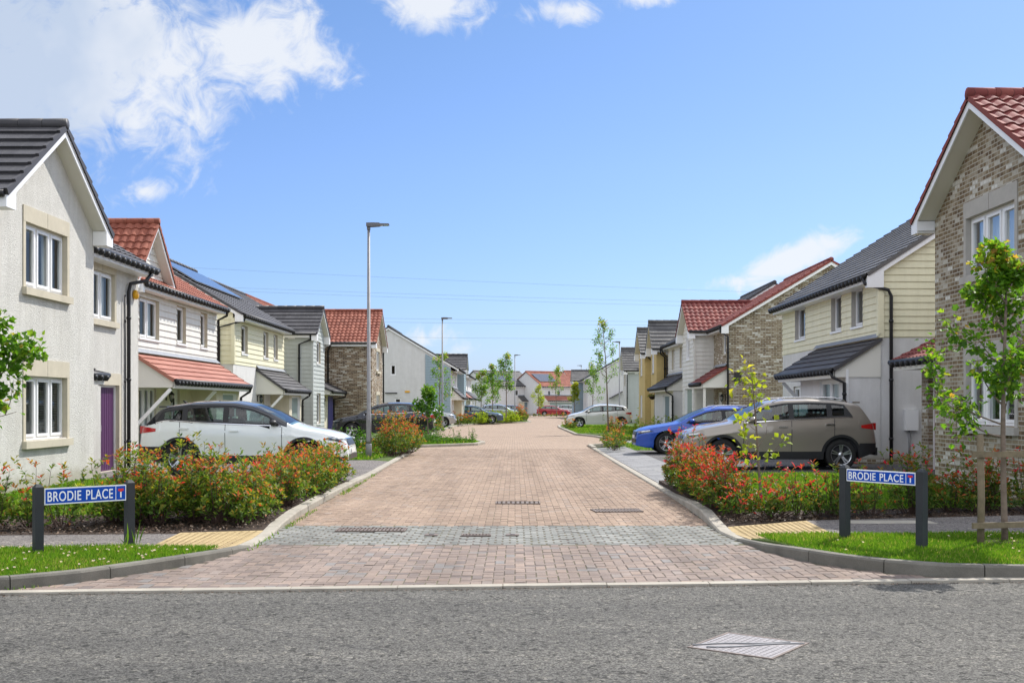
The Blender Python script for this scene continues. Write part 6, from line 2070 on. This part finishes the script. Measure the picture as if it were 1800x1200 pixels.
# ------------------------------------------------------------------ plants
LEAF = {
    'photinia': leafmat('photinia_leaves', [(0.0, (0.038, 0.085, 0.014)), (0.35, (0.10, 0.175, 0.022)), (0.55, (0.23, 0.21, 0.03)), (0.75, (0.38, 0.15, 0.04)), (0.9, (0.42, 0.06, 0.035)), (1.0, (0.5, 0.03, 0.05))], .40),
    'photinia_red': leafmat('photinia_leaves_red', [(0.0, (0.035, 0.080, 0.014)), (0.35, (0.085, 0.15, 0.022)), (0.55, (0.22, 0.14, 0.03)), (0.75, (0.36, 0.07, 0.03)), (0.9, (0.45, 0.025, 0.04)), (1.0, (0.5, 0.02, 0.07))], .40),
    'maple': leafmat('maple_leaves', [(0.0, (0.05, 0.12, 0.015)), (0.5, (0.10, 0.22, 0.02)), (0.8, (0.20, 0.30, 0.03)), (1.0, (0.36, 0.22, 0.05))], .5),
    'lime': leafmat('lime_leaves', [(0.0, (0.13, 0.20, 0.015)), (0.5, (0.24, 0.30, 0.025)), (1.0, (0.42, 0.38, 0.05))], .5),
    'green': leafmat('shrub_leaves', [(0.0, (0.035, 0.10, 0.012)), (0.6, (0.08, 0.19, 0.02)), (1.0, (0.17, 0.28, 0.03))], .4),
    'grass': leafmat('grass_blades', [(0.0, (0.055, 0.13, 0.010)), (0.5, (0.11, 0.23, 0.016)), (0.85, (0.19, 0.29, 0.03)), (1.0, (0.33, 0.30, 0.10))], .35, .05),
    'flower': leafmat('clover_flowers', [(0.0, (0.55, 0.50, 0.48)), (1.0, (0.75, 0.62, 0.62))], .3),
    'mulch': leafmat('bark_chips', [(0.0, (0.03, 0.018, 0.012)), (0.6, (0.09, 0.055, 0.035)), (1.0, (0.24, 0.17, 0.12))], .0, .05),
}


def leaves_mesh(name, P, D, Nn, size, tint, mat, parent=None, width=.42, fold=.25, label=None, kind=None, shape=1):
    """P base (N,3), D direction, Nn rough normal; each leaf = two folded halves"""
    n = len(P)
    if n == 0: return None
    P = np.asarray(P, float); D = np.asarray(D, float); Nn = np.asarray(Nn, float)
    D /= np.linalg.norm(D, axis=1)[:, None] + 1e-9
    S_ = np.cross(D, Nn); S_ /= np.linalg.norm(S_, axis=1)[:, None] + 1e-9
    U_ = np.cross(S_, D)
    size = np.asarray(size).reshape(-1, 1)
    w_ = size * width / 1.0 * .5 * 1.0
    if shape == 1:
        a = P
        tip = P + D * size - U_ * size * .15
        mid = .45
        l = P + D * size * mid + S_ * w_ + U_ * w_ * fold
        r_ = P + D * size * mid - S_ * w_ + U_ * w_ * fold
        V = np.stack([a, r_, tip, l], 1).reshape(-1, 3)
        idx = np.arange(n) * 4
        F = np.stack([idx, idx + 1, idx + 2, idx, idx + 2, idx + 3], 1).reshape(-1)
        nv, nf, per = 4 * n, 2 * n, 3
        loops = F
    elif shape == 2:   # lobed (maple like): 5 points
        a = P
        pts = []
        prof = [(.0, .0), (.22, .55), (.45, .38), (.62, .62), (.75, .25), (1.0, 0), (.75, -.25), (.62, -.62), (.45, -.38), (.22, -.55)]
        for (f, s_) in prof:
            pts.append(P + D * size * f + S_ * size * s_ * .8 + U_ * size * (abs(s_) * fold - f * .12))
        V = np.stack(pts, 1).reshape(-1, 3)
        k = len(prof)
        idx = np.arange(n) * k
        tr = [(0, 9, 8), (0, 8, 7), (0, 7, 6), (0, 6, 5), (0, 5, 4), (0, 4, 3), (0, 3, 2), (0, 2, 1)]
        F = np.stack([idx + q for t3 in tr for q in t3], 1).reshape(-1)
        nv, nf, per = k * n, len(tr) * n, 3
        loops = F
    off = OFF.get(parent.name, (0, 0, 0)) if parent is not None else (0, 0, 0)
    V = V - np.array(off)
    me = bpy.data.meshes.new(name)
    me.vertices.add(nv); me.vertices.foreach_set('co', V.astype(np.float32).ravel())
    me.loops.add(nf * 3); me.loops.foreach_set('vertex_index', loops.astype(np.int32))
    me.polygons.add(nf); me.polygons.foreach_set('loop_start', (np.arange(nf) * 3).astype(np.int32))
    me.update(calc_edges=True)
    me.materials.append(mat)
    kk = nv // n
    add_attr(me, np.repeat(np.clip(np.asarray(tint), 0, 1), kk), 'POINT')
    o = bpy.data.objects.new(name, me)
    COL.objects.link(o)
    if parent is not None:
        o.parent = parent; OFF[o.name] = off
    if label: o['label'] = label
    if kind: o['kind'] = kind
    return o


def rdir(n, zmin=-1, g=rng):
    v = g.normal(size=(n, 3)); v /= np.linalg.norm(v, axis=1)[:, None]
    return v


def shrub(name, label, spots, mat='photinia', leaf=.07, n_per=130, red=.5, group=None, cat='hedge', stems=True, seed=1, leafw=.42, spread=.22, part='foliage', redtop=.45, low=.10):
    """spots: list of (x, y, z0, height, radius) one per plant of the clump"""
    g = np.random.default_rng(seed)
    base = spots[0]
    t_ = thing(name, (base[0], base[1], base[2]), label, cat, group)
    Ps, Ds, Ns, Sz, Tn = [], [], [], [], []
    st = MB()
    for (x, y, z0, h, r) in spots:
        y0_ = y
        h = h * (.80 if y0_ < 30 else .9)
        nsh = max(5, int(n_per * (h * r) / .35 / (1.35 if y0_ < 30 else 4.0)))
        for k in range(nsh):
            a = g.uniform(0, 2 * math.pi)
            # shoot: base near centre, tip inside an uneven dome
            u = g.uniform(0, 1) ** .5
            tipr = r * u * g.uniform(.85, 1.12)
            hh = h * (low + (1 - low) * (1 - (u ** 2) * .75) * g.uniform(.45, 1.05)) if g.uniform() > .12 else h * g.uniform(.95, 1.16)
            tip = np.array([x + tipr * math.cos(a), y + tipr * math.sin(a), z0 + hh])
            b = np.array([x + .25 * tipr * math.cos(a) + g.normal() * .02, y + .25 * tipr * math.sin(a) + g.normal() * .02, z0])
            ctrl = (b + tip) / 2 + np.array([math.cos(a), math.sin(a), 0]) * tipr * .22
            m_ = int(g.integers(10, 17))
            if stems and k % 3 == 0:
                pp = [tuple((1 - s) ** 2 * b + 2 * s * (1 - s) * ctrl + s * s * tip) for s in (0, .33, .66, .97)]
                st.tube(pp, [.007, .005, .004, .002], 4, cap=False)
            redness = g.uniform()
            for i in range(m_):
                s = g.uniform(.25, 1.0) if i < m_ - 5 else g.uniform(.93, 1.02)
                c = (1 - s) ** 2 * b + 2 * s * (1 - s) * ctrl + s * s * tip
                ax = 2 * (1 - s) * (ctrl - b) + 2 * s * (tip - ctrl); ax /= np.linalg.norm(ax) + 1e-9
                rd = g.normal(size=3); rd -= ax * rd.dot(ax); rd /= np.linalg.norm(rd)
                d = rd * g.uniform(.6, 1) + ax * g.uniform(.3, 1.1)
                Ps.append(c + rd * .006); Ds.append(d)
                Ns.append(ax + g.normal(size=3) * .35)
                Sz.append(leaf * g.uniform(.65, 1.2))
                tv = g.uniform(0, .42)
                if i >= m_ - 5:
                    hf_ = max(0.05, min(1, (hh / h - .25) / .5))
                    if redness < red * hf_: tv = g.uniform(.55, 1.0) * (1.0 if hh > h * redtop else .75)
                    else: tv = g.uniform(.2, .6)
                elif g.uniform() < .10 * red: tv = g.uniform(.5, .85)
                Tn.append(tv)
    leaves_mesh(part, Ps, Ds, Ns, Sz, Tn, LEAF[mat], t_, width=leafw)
    if stems and st.v: st.build('stems', M['stem'], t_)
    return t_


def along(pts, step, h, r, z, jit=.08, seed=3, hj=.12):
    g = random.Random(seed)
    out = []
    for (a, b) in zip(pts[:-1], pts[1:]):
        L = math.hypot(b[0] - a[0], b[1] - a[1])
        n = max(1, int(L / step))
        for i in range(n):
            f = (i + .5) / n
            out.append((a[0] + (b[0] - a[0]) * f + g.gauss(0, jit), a[1] + (b[1] - a[1]) * f + g.gauss(0, jit), z, h * g.uniform(1 - hj, 1 + hj), r * g.uniform(.85, 1.15)))
    return out


HG = 'red-tipped hedges and shrubs'
shrub('hedge', 'thin leggy part of the hedge at the far left before the pale house', along([(-9.5, 13.75), (-5.6, 14.15)], .30, .86, .38, ZL, seed=4), n_per=80, red=.45, group=HG, seed=5, leaf=.075)
shrub('hedge', 'dense tall hedge with orange and red tips between the left sign and the white car', along([(-5.35, 14.5), (-3.75, 14.75)], .31, 1.0, .42, ZL, seed=8) + along([(-5.1, 15.1), (-3.75, 15.6)], .38, 1.1, .44, ZL, seed=9) + [(-3.5, 14.65, ZL, .6, .3), (-3.45, 15.2, ZL, .7, .34)], n_per=165, red=.42, group=HG, seed=6, leaf=.072, low=.12)
shrub('hedge', 'hedge along the left kerb in front of the white car', along([(-3.60, 15.6), (-3.66, 22.9)], .36, .84, .40, ZL, seed=11) + along([(-4.15, 17.0), (-4.15, 21.6)], .55, .82, .38, ZL, seed=12), n_per=125, red=.55, group=HG, seed=7, leaf=.072, low=.12)
shrub('hedge', 'crimson-tipped dense shrub at the right kerb corner before the taupe car', along([(2.98, 15.5), (3.04, 20.6)], .34, .84, .36, ZR, seed=21) + [(3.05, 21.2, ZR, .85, .36), (3.25, 16.9, ZR, .66, .34), (3.2, 18.2, ZR, .72, .34), (2.98, 15.25, ZR, .55, .3), (3.35, 15.2, ZR, .6, .32), (2.98, 19.8, ZR, 1.12, .34), (2.98, 20.6, ZR, 1.2, .32)], 'photinia_red', n_per=120, red=.85, group=HG, seed=8, leaf=.07, low=.15)
shrub('hedge', 'low open part of the right hedge between the crimson shrub and the right sign', along([(3.3, 15.25), (5.0, 15.6)], .30, .72, .36, ZR, seed=22), 'photinia_red', n_per=80, red=.6, group=HG, seed=9, leaf=.07)
shrub('hedge', 'dark dense part of the right hedge behind the right sign and the staked tree', along([(5.1, 15.75), (9.0, 16.4)], .36, .9, .40, ZR, seed=23, hj=.18), 'photinia_red', n_per=125, red=.5, group=HG, seed=10, leaf=.07, low=.15)
shrub('shrub', 'orange-leaved rounded shrub just right of the tall lamp base', [(-3.45 - .15, 34.2, .06, 1.35, .62), (-3.15 - .25, 35.6, .06, 1.25, .55), (-2.75 - .65, 36.4, .06, 1.1, .5), (-3.9, 34.9, .06, 1.3, .5)], n_per=230, red=.85, group=HG, seed=13, cat='shrub', leaf=.085, low=.2)
shrub('shrub', 'red-tipped shrub at the right kerb left of the blue car', [(3.35, 38.6, ZR, 1.0, .5), (3.55, 39.9, ZR, 1.1, .55), (3.25, 37.4, ZR, .7, .4)], n_per=170, red=.8, group=HG, seed=14, cat='shrub', leaf=.085)
shrub('shrub', 'bright green leafy bush between the white car nose and the lamp', [(-5.35, 38.8, .06, .75, .5), (-4.85, 39.2, .06, .6, .45), (-5.9, 39.0, .06, .7, .5)], 'green', n_per=260, red=0, group='low green shrubs', seed=15, cat='shrub', leaf=.09)
shrub('shrub', 'small red-flowered shrub right of the green bush', [(-4.55, 35.0, .06, .45, .35), (-4.3, 36.2, .06, .4, .3)], n_per=200, red=.9, group=HG, seed=16, cat='shrub', leaf=.07)
shrub('shrub', 'low green ground cover at the tip of the left build-out', along([(-3.2, 43.6), (-1.8, 45.5)], .45, .32, .3, .09, seed=31) + along([(-4.0, 43.5), (-3.0, 45.8)], .5, .55, .4, .09, seed=32), 'green', n_per=170, red=0, group='low green shrubs', seed=17, cat='shrub', leaf=.08)
shrub('shrub', 'small dark round shrub on the left build-out, right of the ground cover', [(-2.35, 46.0, .09, .5, .24)], 'green', n_per=330, red=0, group='low green shrubs', seed=18, cat='shrub', leaf=.05)
shrub('shrub', 'small upright dark shrub at the tip of the left build-out', [(-1.75, 46.9, .09, .62, .2)], 'green', n_per=330, red=0, group='low green shrubs', seed=19, cat='shrub', leaf=.05)
shrub('shrub', 'red rose-like shrub behind the orange-leaved one', [(-4.6, 45.6, .09, 1.1, .5), (-4.2, 46.8, .09, .9, .45)], n_per=150, red=.7, group=HG, seed=20, cat='shrub', leaf=.09)
shrub('shrub', 'orange-brown shrub before the silver-grey car nose on the left', [(-4.6, 60, .08, 1.1, .6), (-4.4, 62, .08, 1.0, .55), (-4.8, 57.5, .08, .9, .5)], n_per=150, red=.9, group=HG, seed=41, cat='shrub', leaf=.12)
shrub('shrub', 'reddish shrub at the left end of the far green bed', [(-4.0, 84, .08, 1.0, .6), (-3.6, 86.5, .08, .8, .5)], n_per=130, red=.9, group=HG, seed=42, cat='shrub', leaf=.15)
shrub('shrub', 'fresh green low shrubs in the bed before the navy estate car', along([(-3.0, 90), (-1.8, 94.5), (0.0, 99)], .6, .9, .6, .09, seed=43), 'lime', n_per=80, red=0, group='low green shrubs', seed=43, cat='shrub', leaf=.17)
shrub('shrub', 'orange-red shrub at the tip of the far left bed', [(0.55, 101.5, .09, 1.4, .5), (0.85, 103, .09, 1.1, .5), (.5, 105, .09, 1.5, .5)], n_per=130, red=1.0, group=HG, seed=44, cat='shrub', leaf=.15)
shrub('shrub', 'rust coloured bush at the tail of the white hatchback', [(9.2, 80, .07, 1.5, .8), (10, 79, .07, 1.4, .8)], n_per=110, red=.8, group=HG, seed=45, cat='shrub', leaf=.14)
shrub('shrub', 'tiny red-leaved shrub at the tip of the far right lawn', [(3.6, 78, .07, .8, .4), (3.5, 74, .07, .6, .4), (3.55, 70, .07, .7, .35)], n_per=120, red=.9, group=HG, seed=46, cat='shrub', leaf=.12)
shrub('shrub', 'pink and red potted flowers before the white hatchback', [(5.6, 66, .07, .8, .4)], n_per=260, red=1.0, group=HG, seed=47, cat='shrub', leaf=.1)
shrub('shrub', 'light green shrub beside the bonnet of the blue car', [(7.0, 57.0, .1, .9, .6), (7.9, 57.2, .1, 1.0, .6), (6.2, 56.5, .1, .7, .5)], 'lime', n_per=120, red=0, group='low green shrubs', seed=48, cat='shrub', leaf=.13)
shrub('shrub', 'low red bedding row at the foot of the far houses', along([(1.0, 152), (7, 153.5)], .9, .45, .5, .03, seed=49), n_per=60, red=1.0, group=HG, seed=49, cat='shrub', leaf=.2, stems=False)
shrub('hanging_flowers', 'trailing pink flowers in the hanging basket', [(7.85, 65.0, 2.0, .3, .25)], n_per=500, red=.8, seed=50, cat='flowers', leaf=.07, stems=False)


# ---- trees
def tree(name, label, x, y, z0, h, crown0, cr, mat, leaf, nbr, nleaf, seed, lean=(0, 0), r0=.035, group='young street trees', shape=2, extra=(), tmax=.8, dens=1.0, multi=1, bark='bark', top_pt=.25):
    g = np.random.default_rng(seed)
    t_ = thing(name, (x, y, z0), label, 'tree', group)
    tr = MB()
    Ps, Ds, Ns, Sz, Tn = [], [], [], [], []

    def trunk_pt(f):
        wob = .035 * h * .5
        return np.array([x + lean[0] * f + wob * math.sin(f * 5 + seed) * .35, y + lean[1] * f + wob * math.cos(f * 4 + seed) * .3, z0 + h * f])
    tr.tube([tuple(trunk_pt(f)) for f in np.linspace(0, 1, 12)], [r0 * (1 - .85 * f) + .003 for f in np.linspace(0, 1, 12)], 8)
    tr.build('trunk', M[bark], t_)
    br = MB()

    def leaves_at(c, ax, rad, n):
        for _ in range(n):
            d = g.normal(size=3); d /= np.linalg.norm(d)
            p = c + d * rad * g.uniform(.2, 1) ** .6
            dd = d * .8 + ax * .4 + np.array([0, 0, -.35]) + g.normal(size=3) * .3
            Ps.append(p); Ds.append(dd); Ns.append(np.array([0, 0, 1]) + g.normal(size=3) * .55)
            Sz.append(leaf * g.uniform(.6, 1.2))
            f = (p[2] - z0) / h
            Tn.append(min(1, max(0, g.normal(.45, .22) + (.25 if f > .93 else 0))))

    def branch(s, d, L, r, lv):
        n = 6
        pts = [s]
        dd = d / np.linalg.norm(d)
        p = s.copy()
        for i in range(n):
            dd = dd + np.array([0, 0, .10]) + g.normal(size=3) * .10
            dd /= np.linalg.norm(dd)
            p = p + dd * L / n
            pts.append(p.copy())
            if i >= 1 and lv < 2 and g.uniform() < .75:
                sd = dd + g.normal(size=3) * .75; sd[2] += .1
                branch(p, sd, L * g.uniform(.35, .6), r * .55, lv + 1)
            if i >= 1:
                leaves_at(p, dd, leaf * 1.3 + L * .05, int(g.poisson(nleaf * dens * (.6 if lv == 0 else 1))))
        br.tube([tuple(q) for q in pts], [r * (1 - .75 * i / n) for i in range(n + 1)], 5, cap=False)
    for k in range(nbr):
        f = crown0 + (1 - crown0) * ((k + .5) / nbr) * .95
        a = k * 2.4 + g.normal() * .4
        L = cr * (1 - top_pt * 0 - ((f - crown0) / (1 - crown0)) ** 1.6 * .75) * g.uniform(.75, 1.15)
        d = np.array([math.cos(a), math.sin(a), g.uniform(.45, .9)])
        branch(trunk_pt(f), d, L, r0 * .35, 0)
    leaves_at(trunk_pt(1), np.array([0, 0, 1]), leaf * 2, int(nleaf * 2) + 2)
    for (f, d, L) in extra:
        branch(trunk_pt(f), np.array(d, float), L, r0 * .3, 0)
    if br.v: br.build('branches', M[bark], t_)
    leaves_mesh('crown', Ps, Ds, Ns, Sz, Tn, LEAF[mat], t_, width=.8, shape=shape, fold=.35)
    return t_


tree('young_maple', 'young green maple tied to the timber frame in front of the right brick house', 5.31, 12.35, ZR, 3.2, .40, .56, 'maple', .074, 13, 1.5, 3, lean=(.06, .1), r0=.036, dens=1.0,
     extra=[(.40, (-1, .1, .22), .80), (.36, (-1, -.2, -.02), .5)])
tree('young_maple', 'young maple whose leaves reach in at the left edge in front of the pale house', -5.98, 12.1, ZL, 3.0, .38, .62, 'maple', .080, 14, 3, 9, r0=.036,
     extra=[(.55, (1, .2, .3), .75), (.42, (1, 0, .1), .7)])
tree('sapling', 'lime green sapling with drooping leaves in front of the taupe car', 3.68, 16.9, ZR, 2.05, .36, .30, 'lime', .105, 5, .22, 17, lean=(-.18, 0), r0=.02, shape=1, extra=[(.2, (1, 0, .9), .5), (.3, (-1, 0, .8), .42), (.85, (-.7, 0, .2), .25)])
tree('street_tree', 'young tree with thick leaves on the left build-out before the broad white gable', -3.55, 46.5, .09, 2.1, .35, .55, 'green', .13, 9, 1.1, 21, r0=.03, shape=1)
tree('street_tree', 'thin leafed tree behind the second lamp at the blue-grey boarded corner', -4.7, 71.5, .08, 4.6, .35, 1.0, 'maple', .12, 9, .9, 22, r0=.04, shape=1)
tree('street_tree', 'leftmost of the three green trees before the far slate roof', -3.0, 101.5, .08, 4.3, .3, 1.0, 'maple', .14, 11, 1.5, 23, r0=.045, shape=1)
tree('street_tree', 'middle one of the three green trees before the far slate roof', -2.2, 112, .08, 5.4, .25, .95, 'maple', .15, 13, 1.3, 24, r0=.05, shape=1)
tree('street_tree', 'tallest of the three green trees, its trunk standing before the steel blue hatchback', -.75, 96.5, .08, 5.8, .40, 1.0, 'maple', .14, 12, 1.2, 25, r0=.055, shape=1)
tree('street_tree', 'small pale green tree between the two far houses', 3.2, 154, .03, 4.2, .2, .8, 'lime', .17, 9, 1.3, 26, r0=.05, shape=1)
tree('street_tree', 'thin tree in front of the far red roof', 5.3, 146, .05, 6.4, .35, 1.3, 'maple', .17, 9, .9, 27, r0=.05, shape=1)
tree('street_tree', 'small yellow-green tree left of the thin far lamp', 7.0, 133, .05, 4.0, .3, .8, 'lime', .16, 9, 2, 28, r0=.05, shape=1)
tree('street_tree', 'green tree against the white gable end behind the white hatchback', 7.9, 115, .07, 5.6, .3, 1.3, 'maple', .15, 10, 1.2, 29, r0=.05, shape=1)
tree('street_tree', 'slender tall street tree standing in front of the white hatchback on the right', 5.1, 61.5, .07, 6.0, .42, .95, 'maple', .11, 12, .9, 30, lean=(-.35, 0), r0=.05, shape=1)

# ---- grass, clover, bark chips
def scatter(polys, n, g):
    xs = [p[0] for q in polys for p in q]; ys = [p[1] for q in polys for p in q]
    out = []
    while len(out) < n:
        x = g.uniform(min(xs), max(xs), 4000); y = g.uniform(min(ys), max(ys), 4000)
        for a, b in zip(x, y):
            if any(in_poly(a, b, q) for q in polys):
                out.append((a, b))
                if len(out) >= n: break
    return np.array(out)


def grass(name, polys, n, z, hgt, label, seed, wd=.10):
    g = np.random.default_rng(seed)
    xy = scatter(polys, n, g)
    P = np.c_[xy, np.full(n, z)]
    D = g.normal(size=(n, 3)) * .45; D[:, 2] = 1
    Nn = g.normal(size=(n, 3)); Nn[:, 2] *= .2
    cl = np.sin(xy[:, 0] * 2.1 + 1.3 * np.sin(xy[:, 1] * 1.7)) * np.cos(xy[:, 1] * 2.7 + xy[:, 0])
    sz = hgt * g.uniform(.5, 1.25, n) * (1 + .25 * cl)
    tn = np.clip(g.normal(.45, .2, n) + .12 * cl, 0, .97); tn[g.uniform(size=n) < .05] = 1; dry_ = (np.sin(xy[:, 0] * 1.7 + 2) * np.sin(xy[:, 1] * 2.3 + xy[:, 0]) > .55) & (g.uniform(size=n) < .35); tn[dry_] = .98; sz[dry_] *= .8
    o = leaves_mesh(name, P, D, Nn, sz, tn, LEAF['grass'], None, width=wd, fold=.1)
    return tag(o, label, None, None, 'stuff')


vl = [(-7.5, 9.6)] + [(p[0], p[1]) for p in eL[2:8]] + [(-3.15, 12.1), (-3.9, 12.05), (-7.5, 11.75)]
grass('grass', [vl], 52000, ZL, .055, 'short clover-flecked grass of the left verge', 1, wd=.16)
vr = [(3.70, 13.1), (2.76, 13.1)] + [(p[0], p[1]) for p in eR[10:16]] + [(7.5, 10.75), (7.5, 13.2), (5.9, 13.1)]
grass('grass', [vr], 52000, ZR, .055, 'short grass of the right verge round the sign and tree', 2, wd=.16)
grass('grass', [[(-10, 15.1), (-5.4, 15.6), (-4.6, 16.6), (-4.55, 22.8), (-10, 22.8)]], 42000, ZL, .075, 'bright lawn behind the left hedge', 3, wd=.2)
grass('grass', [[(3.5, 15.9), (7.2, 16.6), (8.0, 24.4), (3.9, 24.4), (3.9, 20)]], 42000, ZR, .085, 'bright lawn behind the right hedge', 4, wd=.2)
grass('grass', [[(4.0, 37.5), (12, 37.5), (12, 44.4), (4.0, 44.2)], [(4.6, 48.6), (9, 48.6), (9, 58), (4.5, 58)], [(3.3, 60), (8, 60), (8, 84), (3.4, 84)]], 26000, ZR - .02, .10, 'lawns beyond the blue car', 5, wd=.35)
grass('grass', [[(-12, 31.4), (-3.9, 31.4), (-3.75, 35.3), (-12, 35.3)], [(-12, 36.7), (-3.75, 36.7), (-3.7, 42.5), (-12, 42.5)], [(-3.6, 42.8), (-1.7, 44.9), (-1.5, 46.4), (-1.9, 48.2), (-3.6, 51.6), (-5, 52), (-5, 43)], [(-4.1, 88), (-1.7, 96.5), (.8, 101), (1.2, 104), (0.5, 108), (-2, 97.5), (-4.5, 90)]], 30000, .07, .11, 'grass strips beyond the white car', 6, wd=.35)
# weeds in the joints by the kerb
grass('weeds', [[(-2.98, 14.6), (-2.90, 14.6), (-2.98, 17.2), (-3.06, 17.2)], [(-2.92, 12.4), (-2.86, 12.4), (-2.9, 14), (-2.96, 14)], [(-5.2, 9.66), (-4.4, 9.72), (-4.0, 9.95), (-4.05, 10.0)], [(-3.1, 20), (-3.0, 20), (-3.15, 26), (-3.2, 26)]], 420, .0, .05, 'weeds growing along the left kerb', 7, wd=.25)
g8 = np.random.default_rng(8)
xy = scatter([vl], 190, g8)
Pf = []
for a, b in xy:
    if (a + 5.5) ** 2 < 5 or g8.uniform() < .15: Pf.append((a, b))
xyr = scatter([vr], 22, g8)
Pf = np.array(Pf + [tuple(q) for q in xyr])
zz = np.where(Pf[:, 0] < 0, ZL, ZR) + g8.uniform(.04, .065, len(Pf))
Ps, Ds, Ns, Tn = [], [], [], []
for (a, b), z in zip(Pf, zz):
    for k in range(7):
        d = g8.normal(size=3); d[2] = abs(d[2])
        Ps.append((a, b, z)); Ds.append(d); Ns.append(g8.normal(size=3)); Tn.append(g8.uniform())
tag(leaves_mesh('clover_flowers', Ps, Ds, Ns, [.016] * len(Ps), Tn, LEAF['flower'], None, width=.9), 'small white clover flowers in the verge grass', kind='stuff')

g9 = np.random.default_rng(9)
bl_ = [(-9.5, 13.0), (-4.0, 13.48), (-3.16, 14.25), (-3.3, 22.8), (-4.5, 22.8), (-4.7, 16.6), (-5.4, 15.75), (-9.5, 15.3)]
br_ = [(2.75, 14.6), (3.78, 14.78), (6.9, 15.48), (9, 15.6), (9, 16.9), (6.9, 16.7), (4.1, 16.3), (3.9, 22.5), (2.9, 22.5), (2.84, 17.5)]
xy = scatter([bl_, br_], 16000, g9)
zc = np.where(xy[:, 0] < 0, ZL, ZR) - .002
P = np.c_[xy, zc + g9.uniform(0, .015, len(xy))]
D = g9.normal(size=(len(xy), 3)); D[:, 2] *= .25
Nn = g9.normal(size=(len(xy), 3)) * .4; Nn[:, 2] = 1
tag(leaves_mesh('bark_chips', P, D, Nn, g9.uniform(.02, .055, len(xy)), g9.uniform(0, 1, len(xy)) ** 1.6, LEAF['mulch'], None, width=.6), 'bark chips and fallen leaves on the planting beds', kind='stuff')

# solar garden lamp / white pot by the left wall
t_ = thing('plant_pot', (-6.55, 17.2, ZL), 'small white plant pot with a yellow-green plant by the pale house wall', 'plant pot')
mb = MB(); mb.lathe([(.0, 0), (.08, .0), (.11, .24), (.095, .24), (.09, .21), (0, .21)], (-6.55, 17.2, ZL), n=18); mb.build('pot', M['white'], t_)
g1 = np.random.default_rng(77)
n = 30
P = np.tile(np.array([[-6.55, 17.2, ZL + .22]]), (n, 1)); D = g1.normal(size=(n, 3)); D[:, 2] = abs(D[:, 2]) + .5
leaves_mesh('foliage', P, D, g1.normal(size=(n, 3)), g1.uniform(.1, .18, n), g1.uniform(.5, 1, n), LEAF['lime'], t_, width=.3)

grass('grass', [[(-4.22, 12.14), (-4.05, 12.14), (-4.05, 12.3), (-4.22, 12.3)]], 9, ZL, .22, 'tall uncut grass tuft at the foot of the left sign', 51, wd=.06)

# grit swept against the channel kerb
g2 = np.random.default_rng(60)
n = 2600
xx = g2.uniform(-9, 9, n); yy = edge(xx) - .012 - np.abs(g2.normal(size=n)) * .05
Dd = g2.normal(size=(n, 3)); Dd[:, 2] *= .2
Nv = g2.normal(size=(n, 3)) * .3; Nv[:, 2] = 1
tag(leaves_mesh('grit', np.c_[xx, yy, np.full(n, .004)], Dd, Nv, g2.uniform(.006, .02, n), g2.uniform(.3, 1, n), LEAF['mulch'], None, width=.8), 'grit and leaf litter lying along the channel kerb', kind='stuff')
